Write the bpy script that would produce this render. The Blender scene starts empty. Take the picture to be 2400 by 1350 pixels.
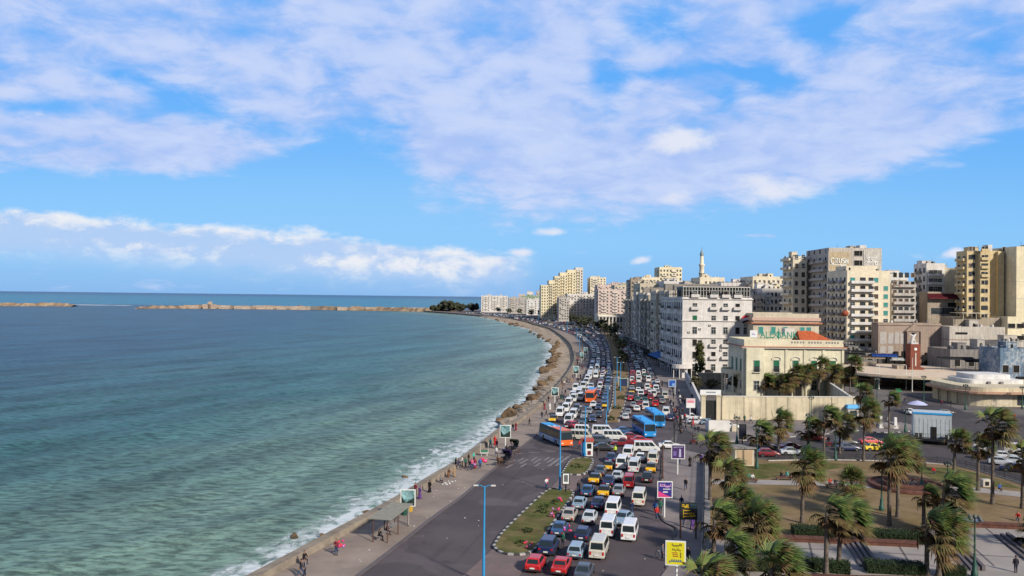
import bpy, bmesh, math, random
import numpy as np
from mathutils import Vector, Matrix
random.seed(7); rng = random.Random(11)
PI = math.pi; R = math.radians
scene = bpy.context.scene
C = scene.collection

# ------------------------------------------------------------------ survey: where things stand on the ground, in metres
FOC, EYE = 1937.0, 28.0
ROLL, PITCH = math.atan(.0118), math.atan(21 / 1937.)
def ray(px, py):
    u = (px - 1200) / FOC; v = (675 - py) / FOC
    a = u * math.cos(ROLL) - v * math.sin(ROLL); b = u * math.sin(ROLL) + v * math.cos(ROLL)
    return Vector((a, math.cos(PITCH) - b * math.sin(PITCH), math.sin(PITCH) + b * math.cos(PITCH)))
def G(px, py, z=0.0):
    d = ray(px, py); t = (z - EYE) / d.z
    return Vector((d.x * t, d.y * t, z))
def at(px, py, Y):
    d = ray(px, py); t = Y / d.y
    return Vector((d.x * t, Y, EYE + d.z * t))
def height_over(base, px, py):
    return at(px, py, base.y).z - base.z

# ------------------------------------------------------------------ camera
cam = bpy.data.cameras.new('camera'); camo = bpy.data.objects.new('camera', cam); C.objects.link(camo)
U = Vector((0, -math.sin(PITCH), math.cos(PITCH))); X = Vector((1, 0, 0)); FW = Vector((0, math.cos(PITCH), math.sin(PITCH)))
rt = X * math.cos(ROLL) + U * math.sin(ROLL); up = U * math.cos(ROLL) - X * math.sin(ROLL)
M = Matrix((rt, up, -FW)).transposed().to_4x4(); M.translation = Vector((0, 0, EYE)); camo.matrix_world = M
cam.sensor_width = 36; cam.lens = 36 * FOC / 2400; cam.clip_start = 1; cam.clip_end = 300000
scene.camera = camo
scene.view_settings.view_transform = 'Standard'; scene.view_settings.look = 'None'
scene.view_settings.exposure = 0; scene.view_settings.gamma = 1
scene.cycles.max_bounces = 5; scene.cycles.diffuse_bounces = 3; scene.cycles.glossy_bounces = 2
scene.cycles.transparent_max_bounces = 4; scene.cycles.caustics_reflective = False; scene.cycles.caustics_refractive = False

# ------------------------------------------------------------------ node expression helper
class NT:
    def __init__(s, tree): s.t = tree; s.n = tree.nodes; s.l = tree.links
    def node(s, typ, **kw):
        n = s.n.new(typ)
        for k, v in kw.items(): setattr(n, k, v)
        return n
    def put(s, sock, v):
        if isinstance(v, E): v = v.s
        if hasattr(v, 'is_output'): s.l.new(v, sock)
        elif v is not None:
            try: sock.default_value = v
            except Exception: sock.default_value = (*v, 1)
    def math(s, op, a, b=None, c=None, clamp=False):
        n = s.node('ShaderNodeMath', operation=op, use_clamp=clamp)
        s.put(n.inputs[0], a)
        if b is not None: s.put(n.inputs[1], b)
        if c is not None: s.put(n.inputs[2], c)
        return E(s, n.outputs[0])
    def smooth(s, x, lo, hi, a=0., b=1.):
        n = s.node('ShaderNodeMapRange', interpolation_type='SMOOTHSTEP')
        for i, v in enumerate((x, lo, hi, a, b)): s.put(n.inputs[i], v)
        return E(s, n.outputs[0])
    def noise(s, vec, scale, detail=4, rough=.55, dist=0., dims='3D'):
        n = s.node('ShaderNodeTexNoise', noise_dimensions=dims)
        if vec is not None: s.put(n.inputs['Vector'], vec)
        n.inputs['Scale'].default_value = scale; n.inputs['Detail'].default_value = detail
        n.inputs['Roughness'].default_value = rough; n.inputs['Distortion'].default_value = dist
        return E(s, n.outputs['Fac'])
    def mix(s, f, a, b, blend='MIX'):
        n = s.node('ShaderNodeMix', data_type='RGBA', blend_type=blend)
        s.put(n.inputs[0], f); s.put(n.inputs[6], a); s.put(n.inputs[7], b)
        return n.outputs[2]
    def xyz(s, v):
        n = s.node('ShaderNodeSeparateXYZ'); s.put(n.inputs[0], v); return [E(s, o) for o in n.outputs]
    def vec(s, x, y, z):
        n = s.node('ShaderNodeCombineXYZ')
        for i, v in enumerate((x, y, z)): s.put(n.inputs[i], v)
        return n.outputs[0]
    def mapping(s, v, scale):
        n = s.node('ShaderNodeMapping'); s.put(n.inputs['Vector'], v); n.inputs['Scale'].default_value = scale; return n.outputs[0]
class E:
    def __init__(s, nt, sock): s.nt = nt; s.s = sock
    def __add__(s, o): return s.nt.math('ADD', s, o)
    __radd__ = __add__
    def __mul__(s, o): return s.nt.math('MULTIPLY', s, o)
    __rmul__ = __mul__
    def __sub__(s, o): return s.nt.math('SUBTRACT', s, o)
    def __rsub__(s, o): return s.nt.math('SUBTRACT', o, s)
    def __truediv__(s, o): return s.nt.math('DIVIDE', s, o)
    def __pow__(s, o): return s.nt.math('POWER', s, o)

# ------------------------------------------------------------------ sky and sun
SUN_EL, SUN_AZ = R(31), math.atan2(.62, -.78)     # from the right and behind the camera
w = bpy.data.worlds.new('World'); scene.world = w; w.use_nodes = True
n = NT(w.node_tree); n.n.clear()
sky = n.node('ShaderNodeTexSky', sky_type='NISHITA'); sky.sun_disc = False
sky.sun_elevation = SUN_EL; sky.sun_rotation = SUN_AZ; sky.altitude = 30; sky.air_density = 1.0; sky.dust_density = .25; sky.ozone_density = 2.5
tc = n.node('ShaderNodeTexCoord')
dx, dy, dz = n.xyz(tc.outputs['Generated'])
ay = n.math('MAXIMUM', n.math('ABSOLUTE', dy), .15)
a = dx / ay; e = dz / ay
zc = n.math('MAXIMUM', dz, 0.) + .22
pv = n.vec(dx / zc, dy / zc, 0.)
n1 = n.noise(pv, .9, 9, .6, .3)
n2 = n.noise(pv, 3.2, 7, .58, .35)
n2b = n.noise(pv, 8., 6, .58, .4)
nl = n.noise(n.vec(a * 1.0, e * 2.2, 0.), 9., 8, .6, .2)
nd = n.noise(n.vec(a * 1.0, e * 1.8, 4.), 22., 6, .62, .3)
def blob(px, py, sx, sy, amp, tilt=0.):
    a0 = (px - 1200) / FOC; e0 = (696 - py) / FOC
    da = a - a0; de = e - e0 - tilt * (a - a0)
    q = (da * (FOC / sx)) ** 2 + (de * (FOC / sy)) ** 2
    return n.math('EXPONENT', q * -1.) * amp
# high stratocumulus sheet: coverage as a field over the sky, broken by noise
cov = n.smooth(e, .095, .20) * .60 - .37
for bl in ((780, 400, 170, 90, -.75, .25), (200, 470, 480, 45, -.6, 0), (330, 205, 170, 24, -.42, -.25), (90, 265, 130, 20, -.32, 0), (450, 265, 90, 24, -.4, -.1),
           (1520, 55, 80, 45, -.62, 0), (1420, 180, 50, 70, -.42, 0), (1540, 165, 120, 16, -.40, .1), (1760, 165, 110, 15, -.40, -.15), (1700, 215, 30, 30, -.3, 0), (1930, 60, 90, 50, -.6, 0), (1800, 185, 80, 40, -.35, 0), (620, 310, 260, 16, -.15, -.1),
           (1250, 410, 300, 95, .42, 0), (1650, 420, 330, 85, .50, .05), (2290, 400, 270, 95, -.6, .38), (2120, 480, 240, 40, -.35, .1), (1700, 200, 600, 120, .1, 0),
           (350, 385, 330, 32, .32, .0), (300, 330, 300, 40, .15, 0), (1020, 340, 110, 60, .3, 0), (2000, 300, 250, 60, .22, .2), (1200, 500, 260, 30, .16, 0), (1800, 545, 100, 7, .55, -.02), (2250, 520, 250, 22, .2, .05)):
    cov = cov + blob(*bl)
d = cov + (n1 - .5) * 1.0 + (n2 - .5) * 1.05 + (n2b - .5) * .85
m_hi = n.smooth(d, -.22, .34)
shade = n.smooth((n2 - .5) * 1.3 + (n2b - .5) * .9 + (n1 - .5) * .5, -.3, .3)
hi_col = n.mix(shade, (4.2, 5.55, 9.2, 1), (6.0, 6.95, 9.5, 1))
# cumulus heads inside the sheet and a bank of cumulus low over the sea
heads = None
for bl in ((1590, 325, 95, 40, 1.1, .1), (1830, 445, 130, 40, .75, .08), (1760, 410, 60, 30, .55, 0), (1580, 460, 60, 20, .7, 0), (1335, 465, 35, 14, .7, 0), (2240, 580, 30, 16, 1.1, 0), (1500, 607, 32, 12, .9, .2), (1290, 543, 50, 12, .9, 0), (1220, 592, 45, 12, .9, 0), (2170, 590, 60, 14, .5, 0), (2000, 330, 200, 60, .25, .1), (1250, 120, 200, 70, .18, 0)):
    heads = blob(*bl) if heads is None else heads + blob(*bl)
m_head = n.smooth(heads + (nd - .5) * 1.3 + (nl - .5) * .5, .30, 1.05)
topline = .0535 - a * .075 + (nl - .5) * .055 + (nd - .5) * .012        # crest of the low bank falls to the right
bank_in = n.smooth(topline - e, -.005, .009) * n.smooth(a, -.02, .04, 1., 0.)
base_fade = n.smooth(e - topline, -.075, -.030)
m_bank = bank_in * base_fade * n.smooth((nl - .5) * .8 + (nd - .5) * .7 + blob(300, 575, 620, 60, .42) + blob(820, 612, 150, 30, .42) + blob(1090, 622, 170, 34, .55), -.22, .26) * .95
bank_rim = n.smooth(e - topline, -.020, -.002)
bank_col = n.mix(n.smooth((nd - .5) * 1.1 + (nl - .5) * .8 + bank_rim * .22 + blob(340, 590, 160, 30, .16) + blob(1090, 625, 140, 34, .2) + blob(820, 620, 100, 30, .15), .03, .34), (4.5, 6.2, 9.1, 1), (8.7, 8.8, 9.2, 1))
# sky colour: the physical sky, held to the hue of the photograph's clear air
air = n.mix(n.smooth(e, .0, .30), (2.6, 6.0, 9.9, 1), (1.2, 4.3, 9.9, 1))
air = n.mix(n.smooth(e, -.01, .075), (2.05, 4.65, 8.7, 1), air)
air = n.mix(blob(1000, 500, 1300, 90, .55), air, (2.8, 5.9, 9.8, 1))
base = n.mix(.92, sky.outputs[0], air)
base = n.mix(m_hi * .92, base, hi_col)
base = n.mix(m_bank, base, bank_col)
base = n.mix(m_head, base, (7.6, 8.0, 9.3, 1))
below = n.smooth(dz, -.02, 0.)
base = n.mix(below, (1.0, 1.5, 2.0, 1), base)
dim = n.smooth(dy, -.35, .15, .5, 1.) * n.smooth(dz, .42, .9, 1., .6)     # unseen sky overhead and behind the viewpoint dimmed to lower ambient light
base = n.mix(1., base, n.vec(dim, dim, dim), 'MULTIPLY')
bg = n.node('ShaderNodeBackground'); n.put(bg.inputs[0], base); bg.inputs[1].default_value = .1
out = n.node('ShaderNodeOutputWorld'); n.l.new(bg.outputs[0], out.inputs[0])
w.cycles.sampling_method = 'MANUAL'; w.cycles.sample_map_resolution = 512

sl = bpy.data.lights.new('sun', 'SUN'); sl.energy = 5.5; sl.angle = R(5); sl.color = (1, .92, .80)
so = bpy.data.objects.new('sun', sl); C.objects.link(so)
sd = Vector((math.sin(SUN_AZ) * math.cos(SUN_EL), math.cos(SUN_AZ) * math.cos(SUN_EL), math.sin(SUN_EL)))
so.rotation_euler = sd.to_track_quat('Z', 'Y').to_euler(); so.location = (0, 0, 200)

# ------------------------------------------------------------------ materials
MATS = {}
def mat(name, col, rough=.8, var=.12, scale=2., spec=.3, metal=0., objcol=False, streak=0., bump=0., coat=0., emit=0., col2=None, detail=4, world=False, alpha=None):
    if name in MATS: return MATS[name]
    m = bpy.data.materials.new(name); m.use_nodes = True
    t = NT(m.node_tree); b = t.n['Principled BSDF']
    tcn = t.node('ShaderNodeTexCoord')
    if world:
        g = t.node('ShaderNodeNewGeometry'); vec = g.outputs['Position']
    else: vec = tcn.outputs['Object']
    if objcol:
        oi = t.node('ShaderNodeObjectInfo'); base = oi.outputs['Color']
        if col2 is not None: base = t.mix(1., base, col2, 'MULTIPLY')
    else: base = (*col, 1)
    if var or col2 is not None:
        nz = t.noise(vec, scale, detail, .6)
        if col2 is not None and not objcol: base = t.mix(t.smooth(nz, .36, .64), base, (*col2, 1))
        if name.startswith('wall_'):
            base = t.mix(t.smooth(t.noise(vec, .16, 3, .5), .46, .56), base, tuple(q * .86 for q in col) + (1,)); base = t.mix(t.smooth(t.noise(vec, .9, 6, .7), .60, .70, 0., .5), base, tuple(q * .6 for q in col) + (1,))
        if name in ('asphalt', 'side_asphalt'):
            sx, sy, sz = t.xyz(vec); tr = t.noise(t.vec((sx * .974 - sy * .224) * .9, (sx * .224 + sy * .974) * .03, 0.), 1., 4, .6)
            base = t.mix(t.smooth(tr, .52, .66, 0., .55), base, tuple(q * .68 for q in col) + (1,)); base = t.mix(t.smooth(t.noise(vec, .35, 5, .65), .60, .66, 0., .6), base, tuple(q * .62 for q in col) + (1,)); base = t.mix(t.smooth(t.noise(vec, .11, 2, .4), .56, .575, 0., .5), base, tuple(q * 1.35 for q in col) + (1,))
        if var:
            f = t.smooth(t.noise(vec, scale * 2.3, 5, .65), .25, .75, 1 - var, 1 + var * .6)
            if streak:
                f = f * t.smooth(t.noise(t.mapping(vec, (1.6, 1.6, .12)), 1.0, 4, .6), .3, .62, 1 - streak, 1.)
            base = t.mix(1., base, t.vec(f, f, f), 'MULTIPLY')
    t.put(b.inputs['Base Color'], base)
    b.inputs['Roughness'].default_value = rough; b.inputs['Metallic'].default_value = metal
    b.inputs['Specular IOR Level'].default_value = spec
    if coat: b.inputs['Coat Weight'].default_value = coat
    if bump:
        bn = t.node('ShaderNodeBump'); bn.inputs['Strength'].default_value = bump; bn.inputs['Distance'].default_value = .1
        t.put(bn.inputs['Height'], t.noise(vec, scale * 4, 5, .7)); t.l.new(bn.outputs[0], b.inputs['Normal'])
    if emit: t.put(b.inputs['Emission Color'], base); b.inputs['Emission Strength'].default_value = emit
    MATS[name] = m; return m

glass = mat('window_glass', (.035, .045, .05), .18, .5, .35, .6)
glassb = mat('car_glass', (.018, .026, .030), .08, 0, 1, .6)
rubber = mat('tyre_rubber', (.018, .018, .019), .9, .1, 5)
chrome = mat('chrome', (.6, .6, .6), .25, 0, 1, .5, 1.)
paint = mat('car_paint', (1, 1, 1), .34, .20, 1.1, .5, 0, True, coat=.4)
blackpaint = mat('black_paint', (.015, .016, .022), .3, .05, 1.5, .5, coat=.4)
yellowpaint = mat('yellow_paint', (.78, .46, .012), .35, .05, 1.5, .5, coat=.3)
darkplastic = mat('dark_plastic', (.025, .025, .027), .6, .1, 3)
redlens = mat('red_lens', (.45, .012, .012), .25, 0)
clearlens = mat('clear_lens', (.65, .65, .62), .15, 0)
white_p = mat('white_paint', (.68, .68, .66), .5, .08, 2)
orange_p = mat('orange_paint', (.72, .16, .03), .4, .06, 2)
steelblue = mat('blue_post_paint', (.03, .25, .50), .45, .12, 1.5)
iron = mat('black_iron', (.02, .022, .022), .5, .1, 3)
greeniron = mat('green_iron', (.02, .075, .055), .5, .1, 3)
rust = mat('brown_post_paint', (.10, .05, .035), .6, .2, 3)
whitepost = mat('white_post_paint', (.66, .66, .63), .5, .12, 2)
cloth = mat('cloth', (1, 1, 1), .9, .18, 7, .1, 0, True)
cloth2 = mat('trouser_cloth', (.035, .038, .055), .9, .2, 7, .1)
jeans = mat('denim', (.04, .06, .12), .9, .2, 7, .1)
skin = mat('skin', (.36, .20, .13), .6, .1, 9, .3)
hairm = mat('black_hair', (.012, .010, .009), .7, .2, 20, .3)
shoe = mat('shoe_leather', (.02, .017, .015), .6, .1, 9)

# ------------------------------------------------------------------ mesh building
class MB:
    def __init__(s): s.v = []; s.f = []; s.m = []; s.sm = []
    def add(s, vs, fs, mi=0, smooth=False):
        o = len(s.v); s.v.extend([tuple(v) for v in vs])
        for f in fs: s.f.append([i + o for i in f]); s.m.append(mi); s.sm.append(smooth)
    def box(s, c, d, mi=0, rz=0., top=None):
        x, y, z = [q / 2 for q in d]; t = top or (1, 1)
        vs = [(-x, -y, -z), (x, -y, -z), (x, y, -z), (-x, y, -z), (-x * t[0], -y * t[1], z), (x * t[0], -y * t[1], z), (x * t[0], y * t[1], z), (-x * t[0], y * t[1], z)]
        cs, sn = math.cos(rz), math.sin(rz)
        vs = [(c[0] + p[0] * cs - p[1] * sn, c[1] + p[0] * sn + p[1] * cs, c[2] + p[2]) for p in vs]
        s.add(vs, [(0, 3, 2, 1), (4, 5, 6, 7), (0, 1, 5, 4), (1, 2, 6, 5), (2, 3, 7, 6), (3, 0, 4, 7)], mi)
    def b2(s, x0, x1, y0, y1, z0, z1, mi=0): s.box(((x0 + x1) / 2, (y0 + y1) / 2, (z0 + z1) / 2), (x1 - x0, y1 - y0, z1 - z0), mi)
    def tube(s, p0, p1, r0, r1=None, n=8, mi=0, smooth=True, cap=True):
        p0, p1 = Vector(p0), Vector(p1); r1 = r0 if r1 is None else r1
        d = (p1 - p0)
        if d.length < 1e-6: return
        d.normalize(); a_ = d.orthogonal().normalized(); b_ = d.cross(a_)
        vs = []
        for p, r in ((p0, r0), (p1, r1)):
            for i in range(n):
                t = 2 * PI * i / n; vs.append(p + (a_ * math.cos(t) + b_ * math.sin(t)) * r)
        s.add(vs, [(i, (i + 1) % n, n + (i + 1) % n, n + i) for i in range(n)], mi, smooth)
        if cap: s.add(vs[:n], [tuple(reversed(range(n)))], mi); s.add(vs[n:], [tuple(range(n))], mi)
    def path(s, pts, rs, n=8, mi=0, cap=True):
        pts = [Vector(p) for p in pts]; vs = []; k = len(pts)
        ref = None
        for i, p in enumerate(pts):
            d = (pts[min(i + 1, k - 1)] - pts[max(i - 1, 0)]).normalized()
            if ref is None: ref = d.orthogonal().normalized()
            a_ = (ref - d * ref.dot(d)).normalized(); ref = a_; b_ = d.cross(a_)
            r = rs[i] if isinstance(rs, (list, tuple)) else rs
            for j in range(n):
                t = 2 * PI * j / n; vs.append(p + (a_ * math.cos(t) + b_ * math.sin(t)) * r)
        s.add(vs, [(i * n + j, i * n + (j + 1) % n, (i + 1) * n + (j + 1) % n, (i + 1) * n + j) for i in range(k - 1) for j in range(n)], mi, True)
        if cap: s.add(vs[:n], [tuple(reversed(range(n)))], mi); s.add(vs[-n:], [tuple(range(n))], mi)
    def lathe(s, prof, n=12, c=(0, 0, 0), mi=0, sx=1., sy=1.):
        vs = [(c[0] + r * math.cos(2 * PI * j / n) * sx, c[1] + r * math.sin(2 * PI * j / n) * sy, c[2] + z) for r, z in prof for j in range(n)]
        s.add(vs, [(i * n + j, i * n + (j + 1) % n, (i + 1) * n + (j + 1) % n, (i + 1) * n + j) for i in range(len(prof) - 1) for j in range(n)], mi, True)
        s.add(vs[-n:], [tuple(range(n))], mi); s.add(vs[:n], [tuple(reversed(range(n)))], mi)
    def ell(s, c, r, nu=8, nv=6, mi=0):
        prof = [(math.sin(PI * i / nv) + 1e-4, -math.cos(PI * i / nv)) for i in range(nv + 1)]
        vs = [(c[0] + q * math.cos(2 * PI * j / nu) * r[0], c[1] + q * math.sin(2 * PI * j / nu) * r[1], c[2] + z * r[2]) for q, z in prof for j in range(nu)]
        s.add(vs, [(i * nu + j, i * nu + (j + 1) % nu, (i + 1) * nu + (j + 1) % nu, (i + 1) * nu + j) for i in range(nv) for j in range(nu)], mi, True)
    def prism(s, poly, z0, z1, mi=0, side=None, bottom=False):
        k = len(poly); vs = [(p[0], p[1], z0) for p in poly] + [(p[0], p[1], z1) for p in poly]
        s.add(vs, [tuple(range(k, 2 * k))], mi)
        s.add(vs, [(i, (i + 1) % k, k + (i + 1) % k, k + i) for i in range(k)], mi if side is None else side)
        if bottom: s.add(vs, [tuple(reversed(range(k)))], mi)
    def quad(s, a_, b_, c_, d_, mi=0): s.add([a_, b_, c_, d_], [(0, 1, 2, 3)], mi)
    def mesh(s, name, mats):
        me = bpy.data.meshes.new(name); me.from_pydata(s.v, [], s.f)
        for m_ in (mats if isinstance(mats, (list, tuple)) else [mats]): me.materials.append(m_)
        me.polygons.foreach_set('material_index', s.m); me.polygons.foreach_set('use_smooth', s.sm); me.update()
        return me
    def build(s, name, mats, parent=None, loc=None, rz=0.):
        return obj(name, s.mesh(name, mats), parent, loc, rz)
def obj(name, me, parent=None, loc=None, rz=0., color=None):
    o = bpy.data.objects.new(name, me); C.objects.link(o)
    if parent: o.parent = parent
    if loc is not None: o.location = loc
    if rz: o.rotation_euler = (0, 0, rz)
    if color: o.color = (*color, 1)
    return o
def tag(o, label=None, cat=None, group=None, kind=None):
    if label: o['label'] = label
    if cat: o['category'] = cat
    if group: o['group'] = group
    if kind: o['kind'] = kind
    return o
def thing(name, label, cat, loc=(0, 0, 0), rz=0., group=None):
    o = bpy.data.objects.new(name, None); C.objects.link(o); o.location = loc; o.rotation_euler = (0, 0, rz); o.empty_display_size = .3
    return tag(o, label, cat, group)
KIDS = {}
def copy_tree(o, parent=None):
    c = o.copy(); C.objects.link(c); c.parent = parent
    for ch in o.children: copy_tree(ch, c)
    return c
def struct(name, mb, mats, **k): return tag(mb.build(name, mats, **k), kind='structure')
def fillpoly(pts, z, name, m, kind='structure', skirt=0., side=None):
    bm = bmesh.new(); vs = [bm.verts.new((p[0], p[1], z)) for p in pts]
    es = [bm.edges.new((vs[i], vs[(i + 1) % len(vs)])) for i in range(len(vs))]
    bmesh.ops.triangle_fill(bm, use_beauty=True, use_dissolve=False, edges=es)
    for f in bm.faces:
        if f.normal.z < 0: f.normal_flip()
    if skirt:
        lo = [bm.verts.new((p[0], p[1], z - skirt)) for p in pts]
        for i in range(len(vs)):
            j = (i + 1) % len(vs); f = bm.faces.new((vs[i], lo[i], lo[j], vs[j]))
            if side is not None: f.material_index = 1
    me = bpy.data.meshes.new(name); bm.to_mesh(me); bm.free(); me.materials.append(m)
    if side is not None: me.materials.append(side)
    o = obj(name, me)
    if kind: o['kind'] = kind
    return o
def resample(pts, step):
    pts = [Vector((p[0], p[1], 0)) for p in pts]; outp = [pts[0]]
    # Catmull-Rom through the survey points, then even steps
    dense = []
    for i in range(len(pts) - 1):
        p0, p1, p2, p3 = pts[max(i - 1, 0)], pts[i], pts[i + 1], pts[min(i + 2, len(pts) - 1)]
        for k in range(24):
            t = k / 24; dense.append(.5 * ((2 * p1) + (p2 - p0) * t + (2 * p0 - 5 * p1 + 4 * p2 - p3) * t * t + (3 * p1 - p0 - 3 * p2 + p3) * t ** 3))
    dense.append(pts[-1]); acc = 0
    for i in range(1, len(dense)):
        acc += (dense[i] - dense[i - 1]).length
        if acc >= step: outp.append(dense[i]); acc = 0
    if (outp[-1] - pts[-1]).length > step * .4: outp.append(pts[-1])
    return outp
def normals(pts):
    r = []
    for i in range(len(pts)):
        d = pts[min(i + 1, len(pts) - 1)] - pts[max(i - 1, 0)]; d.normalize(); r.append(Vector((d.y, -d.x, 0)))   # to the right of travel
    return r
def at_y(line, y):
    for i in range(len(line) - 1):
        if line[i].y <= y <= line[i + 1].y: 
            t = (y - line[i].y) / max(1e-6, line[i + 1].y - line[i].y); return line[i].x + (line[i + 1].x - line[i].x) * t
    return line[0].x if y < line[0].y else line[-1].x
# ================================================================== THE SETTING
def GL(l, z=0.): return [G(x, y, z) for x, y in l]
wall_px = [(610,1350),(787,1253),(867,1210),(933,1173),(1000,1130),(1067,1090),(1120,1050),(1167,1013),(1217,983),(1283,930),(1328,879),(1344,847),(1342,825),(1334,806),(1312,786),(1286,770),(1250,760),(1222,751),(1150,741),(1060,733),(1000,729)]
WALL = resample([(-48, 22), (-34, 54)] + [tuple(p.xy) for p in GL(wall_px)], 3.0)
kerb_px = [(840,1350),(1020,1210),(1080,1167),(1150,1107),(1217,1053),(1268,1010),(1300,971),(1337,928),(1360,900),(1373,868),(1381,840),(1378,820),(1360,800),(1335,783)]
KERB = resample([(-32, 22), (-22, 58)] + [tuple(p.xy) for p in GL(kerb_px)] + [(36, 745), (25, 840), (10, 990), (-24, 1190), (-92, 1412), (-140, 1530)], 3.0)
rk_px = [(1550,1350),(1563,1333),(1583,1260),(1550,1217),(1540,1167),(1550,1117),(1553,1060),(1590,1000),(1578,960),(1566,934),(1550,911),(1542,888),(1524,854),(1508,825),(1490,808),(1463,783)]
RK_FAR = [(86, 745), (76, 850), (50, 1000), (12, 1210), (-58, 1440), (-110, 1560)]
RKERB = resample([(3, 22), (11, 58)] + [tuple(p.xy) for p in GL(rk_px)] + RK_FAR, 3.0)
MEDL = resample([tuple(p.xy) for p in GL([(1420,990),(1432,955),(1437,930),(1438,900),(1438,865),(1430,820),(1422,797),(1408,780)])] + [(66, 745), (52, 850), (32, 1000), (-4, 1200), (-74, 1425)], 3.)
MEDR = resample([tuple(p.xy) for p in GL([(1450,990),(1462,955),(1468,930),(1472,900),(1472,865),(1457,820),(1443,797),(1425,780)])] + [(70, 745), (56, 850), (36, 1000), (0, 1205), (-70, 1430)], 3.)

# ---- sea: one sheet from under the camera to the horizon
beach_out = GL([(1165, 985), (1205, 958), (1250,928),(1261,893),(1280,864),(1294,847),(1298,816),(1286,799),(1250,774),(1207,762),(1169,751),(1124,742)], -2.2)
_n = normals(WALL); shore_near = [p - q * 5.5 for p, q in zip(WALL, _n) if p.y < 178]
SHORE = np.array([(p.x, p.y) for p in shore_near] + [(p.x, p.y) for p in beach_out] + [(p.x, p.y) for p in WALL if p.y > 1200])
def shore_dist(px, py):
    d = np.full(px.shape, 1e9)
    for i in range(len(SHORE) - 1):
        a_, b_ = SHORE[i], SHORE[i + 1]; ab = b_ - a_; L2 = ab @ ab + 1e-9
        t = np.clip(((px - a_[0]) * ab[0] + (py - a_[1]) * ab[1]) / L2, 0, 1)
        d = np.minimum(d, np.hypot(px - a_[0] - t * ab[0], py - a_[1] - t * ab[1]))
    return d
SEA_Z = -2.4
def make_sea():
    nr, na = 620, 240
    rr = 36 * (130000 / 36.) ** (np.linspace(0, 1, nr) ** 1.12); aa = np.radians(np.linspace(-75, 42, na))
    Rr, A = np.meshgrid(rr, aa, indexing='ij'); x = Rr * np.sin(A); y = Rr * np.cos(A)
    near = Rr < 2600; d = np.full(Rr.shape, 5000.); d[near] = shore_dist(x[near], y[near])
    amp = np.clip(1 - (Rr - 250) / 700, 0, 1)
    z = np.zeros_like(x); rs = np.random.RandomState(3)
    for lam, am in ((46, .20), (31, .16), (22, .13), (14, .09), (9.5, .07), (6.5, .05), (5, .04)):
        for q in range(2):
            th = math.radians(-28 + rs.uniform(-32, 32)); k = 2 * PI / lam
            z += am * .6 * (1 - np.abs(np.sin(.5 * k * (x * math.cos(th) + y * math.sin(th)) + rs.uniform(0, 6) + .6 * np.sin(y / (lam * 2.3) + q))) * 2 + .2)
    z *= amp * np.clip(d / 12, .25, 1); z = np.clip(z, -1, 1)
    me = bpy.data.meshes.new('sea'); nv = nr * na
    co = np.stack([x, y, z + SEA_Z], -1).reshape(-1)
    i, j = np.meshgrid(np.arange(nr - 1), np.arange(na - 1), indexing='ij'); b_ = (i * na + j).reshape(-1)
    q = np.stack([b_, b_ + na, b_ + na + 1, b_ + 1], -1).astype(np.int32)   # facing up
    me.vertices.add(nv); me.vertices.foreach_set('co', co.astype(np.float32))
    me.loops.add(q.size); me.loops.foreach_set('vertex_index', q.reshape(-1))
    me.polygons.add(len(q)); me.polygons.foreach_set('loop_start', np.arange(0, q.size, 4, dtype=np.int32))
    me.update(calc_edges=True); me.polygons.foreach_set('use_smooth', np.ones(len(q), dtype=bool))
    at_ = me.attributes.new('shore', 'FLOAT', 'POINT'); at_.data.foreach_set('value', d.reshape(-1).astype(np.float32))
    # white water breaking on the gap of the breakwater
    sf = np.zeros_like(x)
    for (px_, py_, sx, sy) in ((225, 715, 45, 60), (290, 716, 25, 40), (185, 714, 20, 30)):
        g_ = G(px_, py_, SEA_Z); sf += np.exp(-((x - g_.x) / sx) ** 2 - ((y - g_.y) / sy) ** 2)
    a2 = me.attributes.new('surf', 'FLOAT', 'POINT'); a2.data.foreach_set('value', sf.reshape(-1).astype(np.float32))
    m = bpy.data.materials.new('sea_water'); m.use_nodes = True; t = NT(m.node_tree); b = t.n['Principled BSDF']
    g = t.node('ShaderNodeNewGeometry'); pos = g.outputs['Position']
    sh = E(t, t.node('ShaderNodeAttribute', attribute_name='shore').outputs['Fac']); sf_ = E(t, t.node('ShaderNodeAttribute', attribute_name='surf').outputs['Fac'])
    big = t.noise(t.mapping(pos, (.006, .014, .01)), 1., 4, .6); px0, py0, _ = t.xyz(pos); band = t.noise(t.vec((px0 * .94 - py0 * .34) * .055, (px0 * .34 + py0 * .94) * .010, 0.), 1., 5, .6, .5)
    fine = t.noise(t.mapping(pos, (.42, .95, .5)), 1., 6, .70, .0)
    col = t.mix(t.smooth(sh + (big - .5) * 60., 0., 85.), (.138, .212, .165, 1), (.040, .116, .114, 1))
    col = t.mix(t.smooth(sh + (big - .5) * 160., 50., 280.), col, (.019, .066, .108, 1))
    px_, py_, pz_ = t.xyz(pos)
    outer = t.smooth(py_ + px_ * -.05, 1950., 2300.)
    col = t.mix(outer, col, t.mix(t.smooth(py_, 2200., 16000.), (.020, .160, .250, 1), (.006, .060, .150, 1)))
    f = t.smooth(band, .34, .64, .64, 1.18) * t.smooth(fine, .36, .62, .48, 1.42) * t.smooth(big, .3, .7, .86, 1.1)  # swell and ripple shading put into the water colour as dark bands
    col = t.mix(1., col, t.vec(f, f, f), 'MULTIPLY')
    fo = t.noise(t.mapping(pos, (.55, .32, .4)), 1., 8, .68, .8); fo2 = t.noise(t.mapping(pos, (.11, .06, .1)), 1., 4, .55)
    foam = t.smooth(fo * .66 + fo2 * .42 - (sh * .021), .455, .57)
    wash = t.smooth(sh, .3, 5.5, .9, 0.) * t.smooth(fo, .34, .56)
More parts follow.
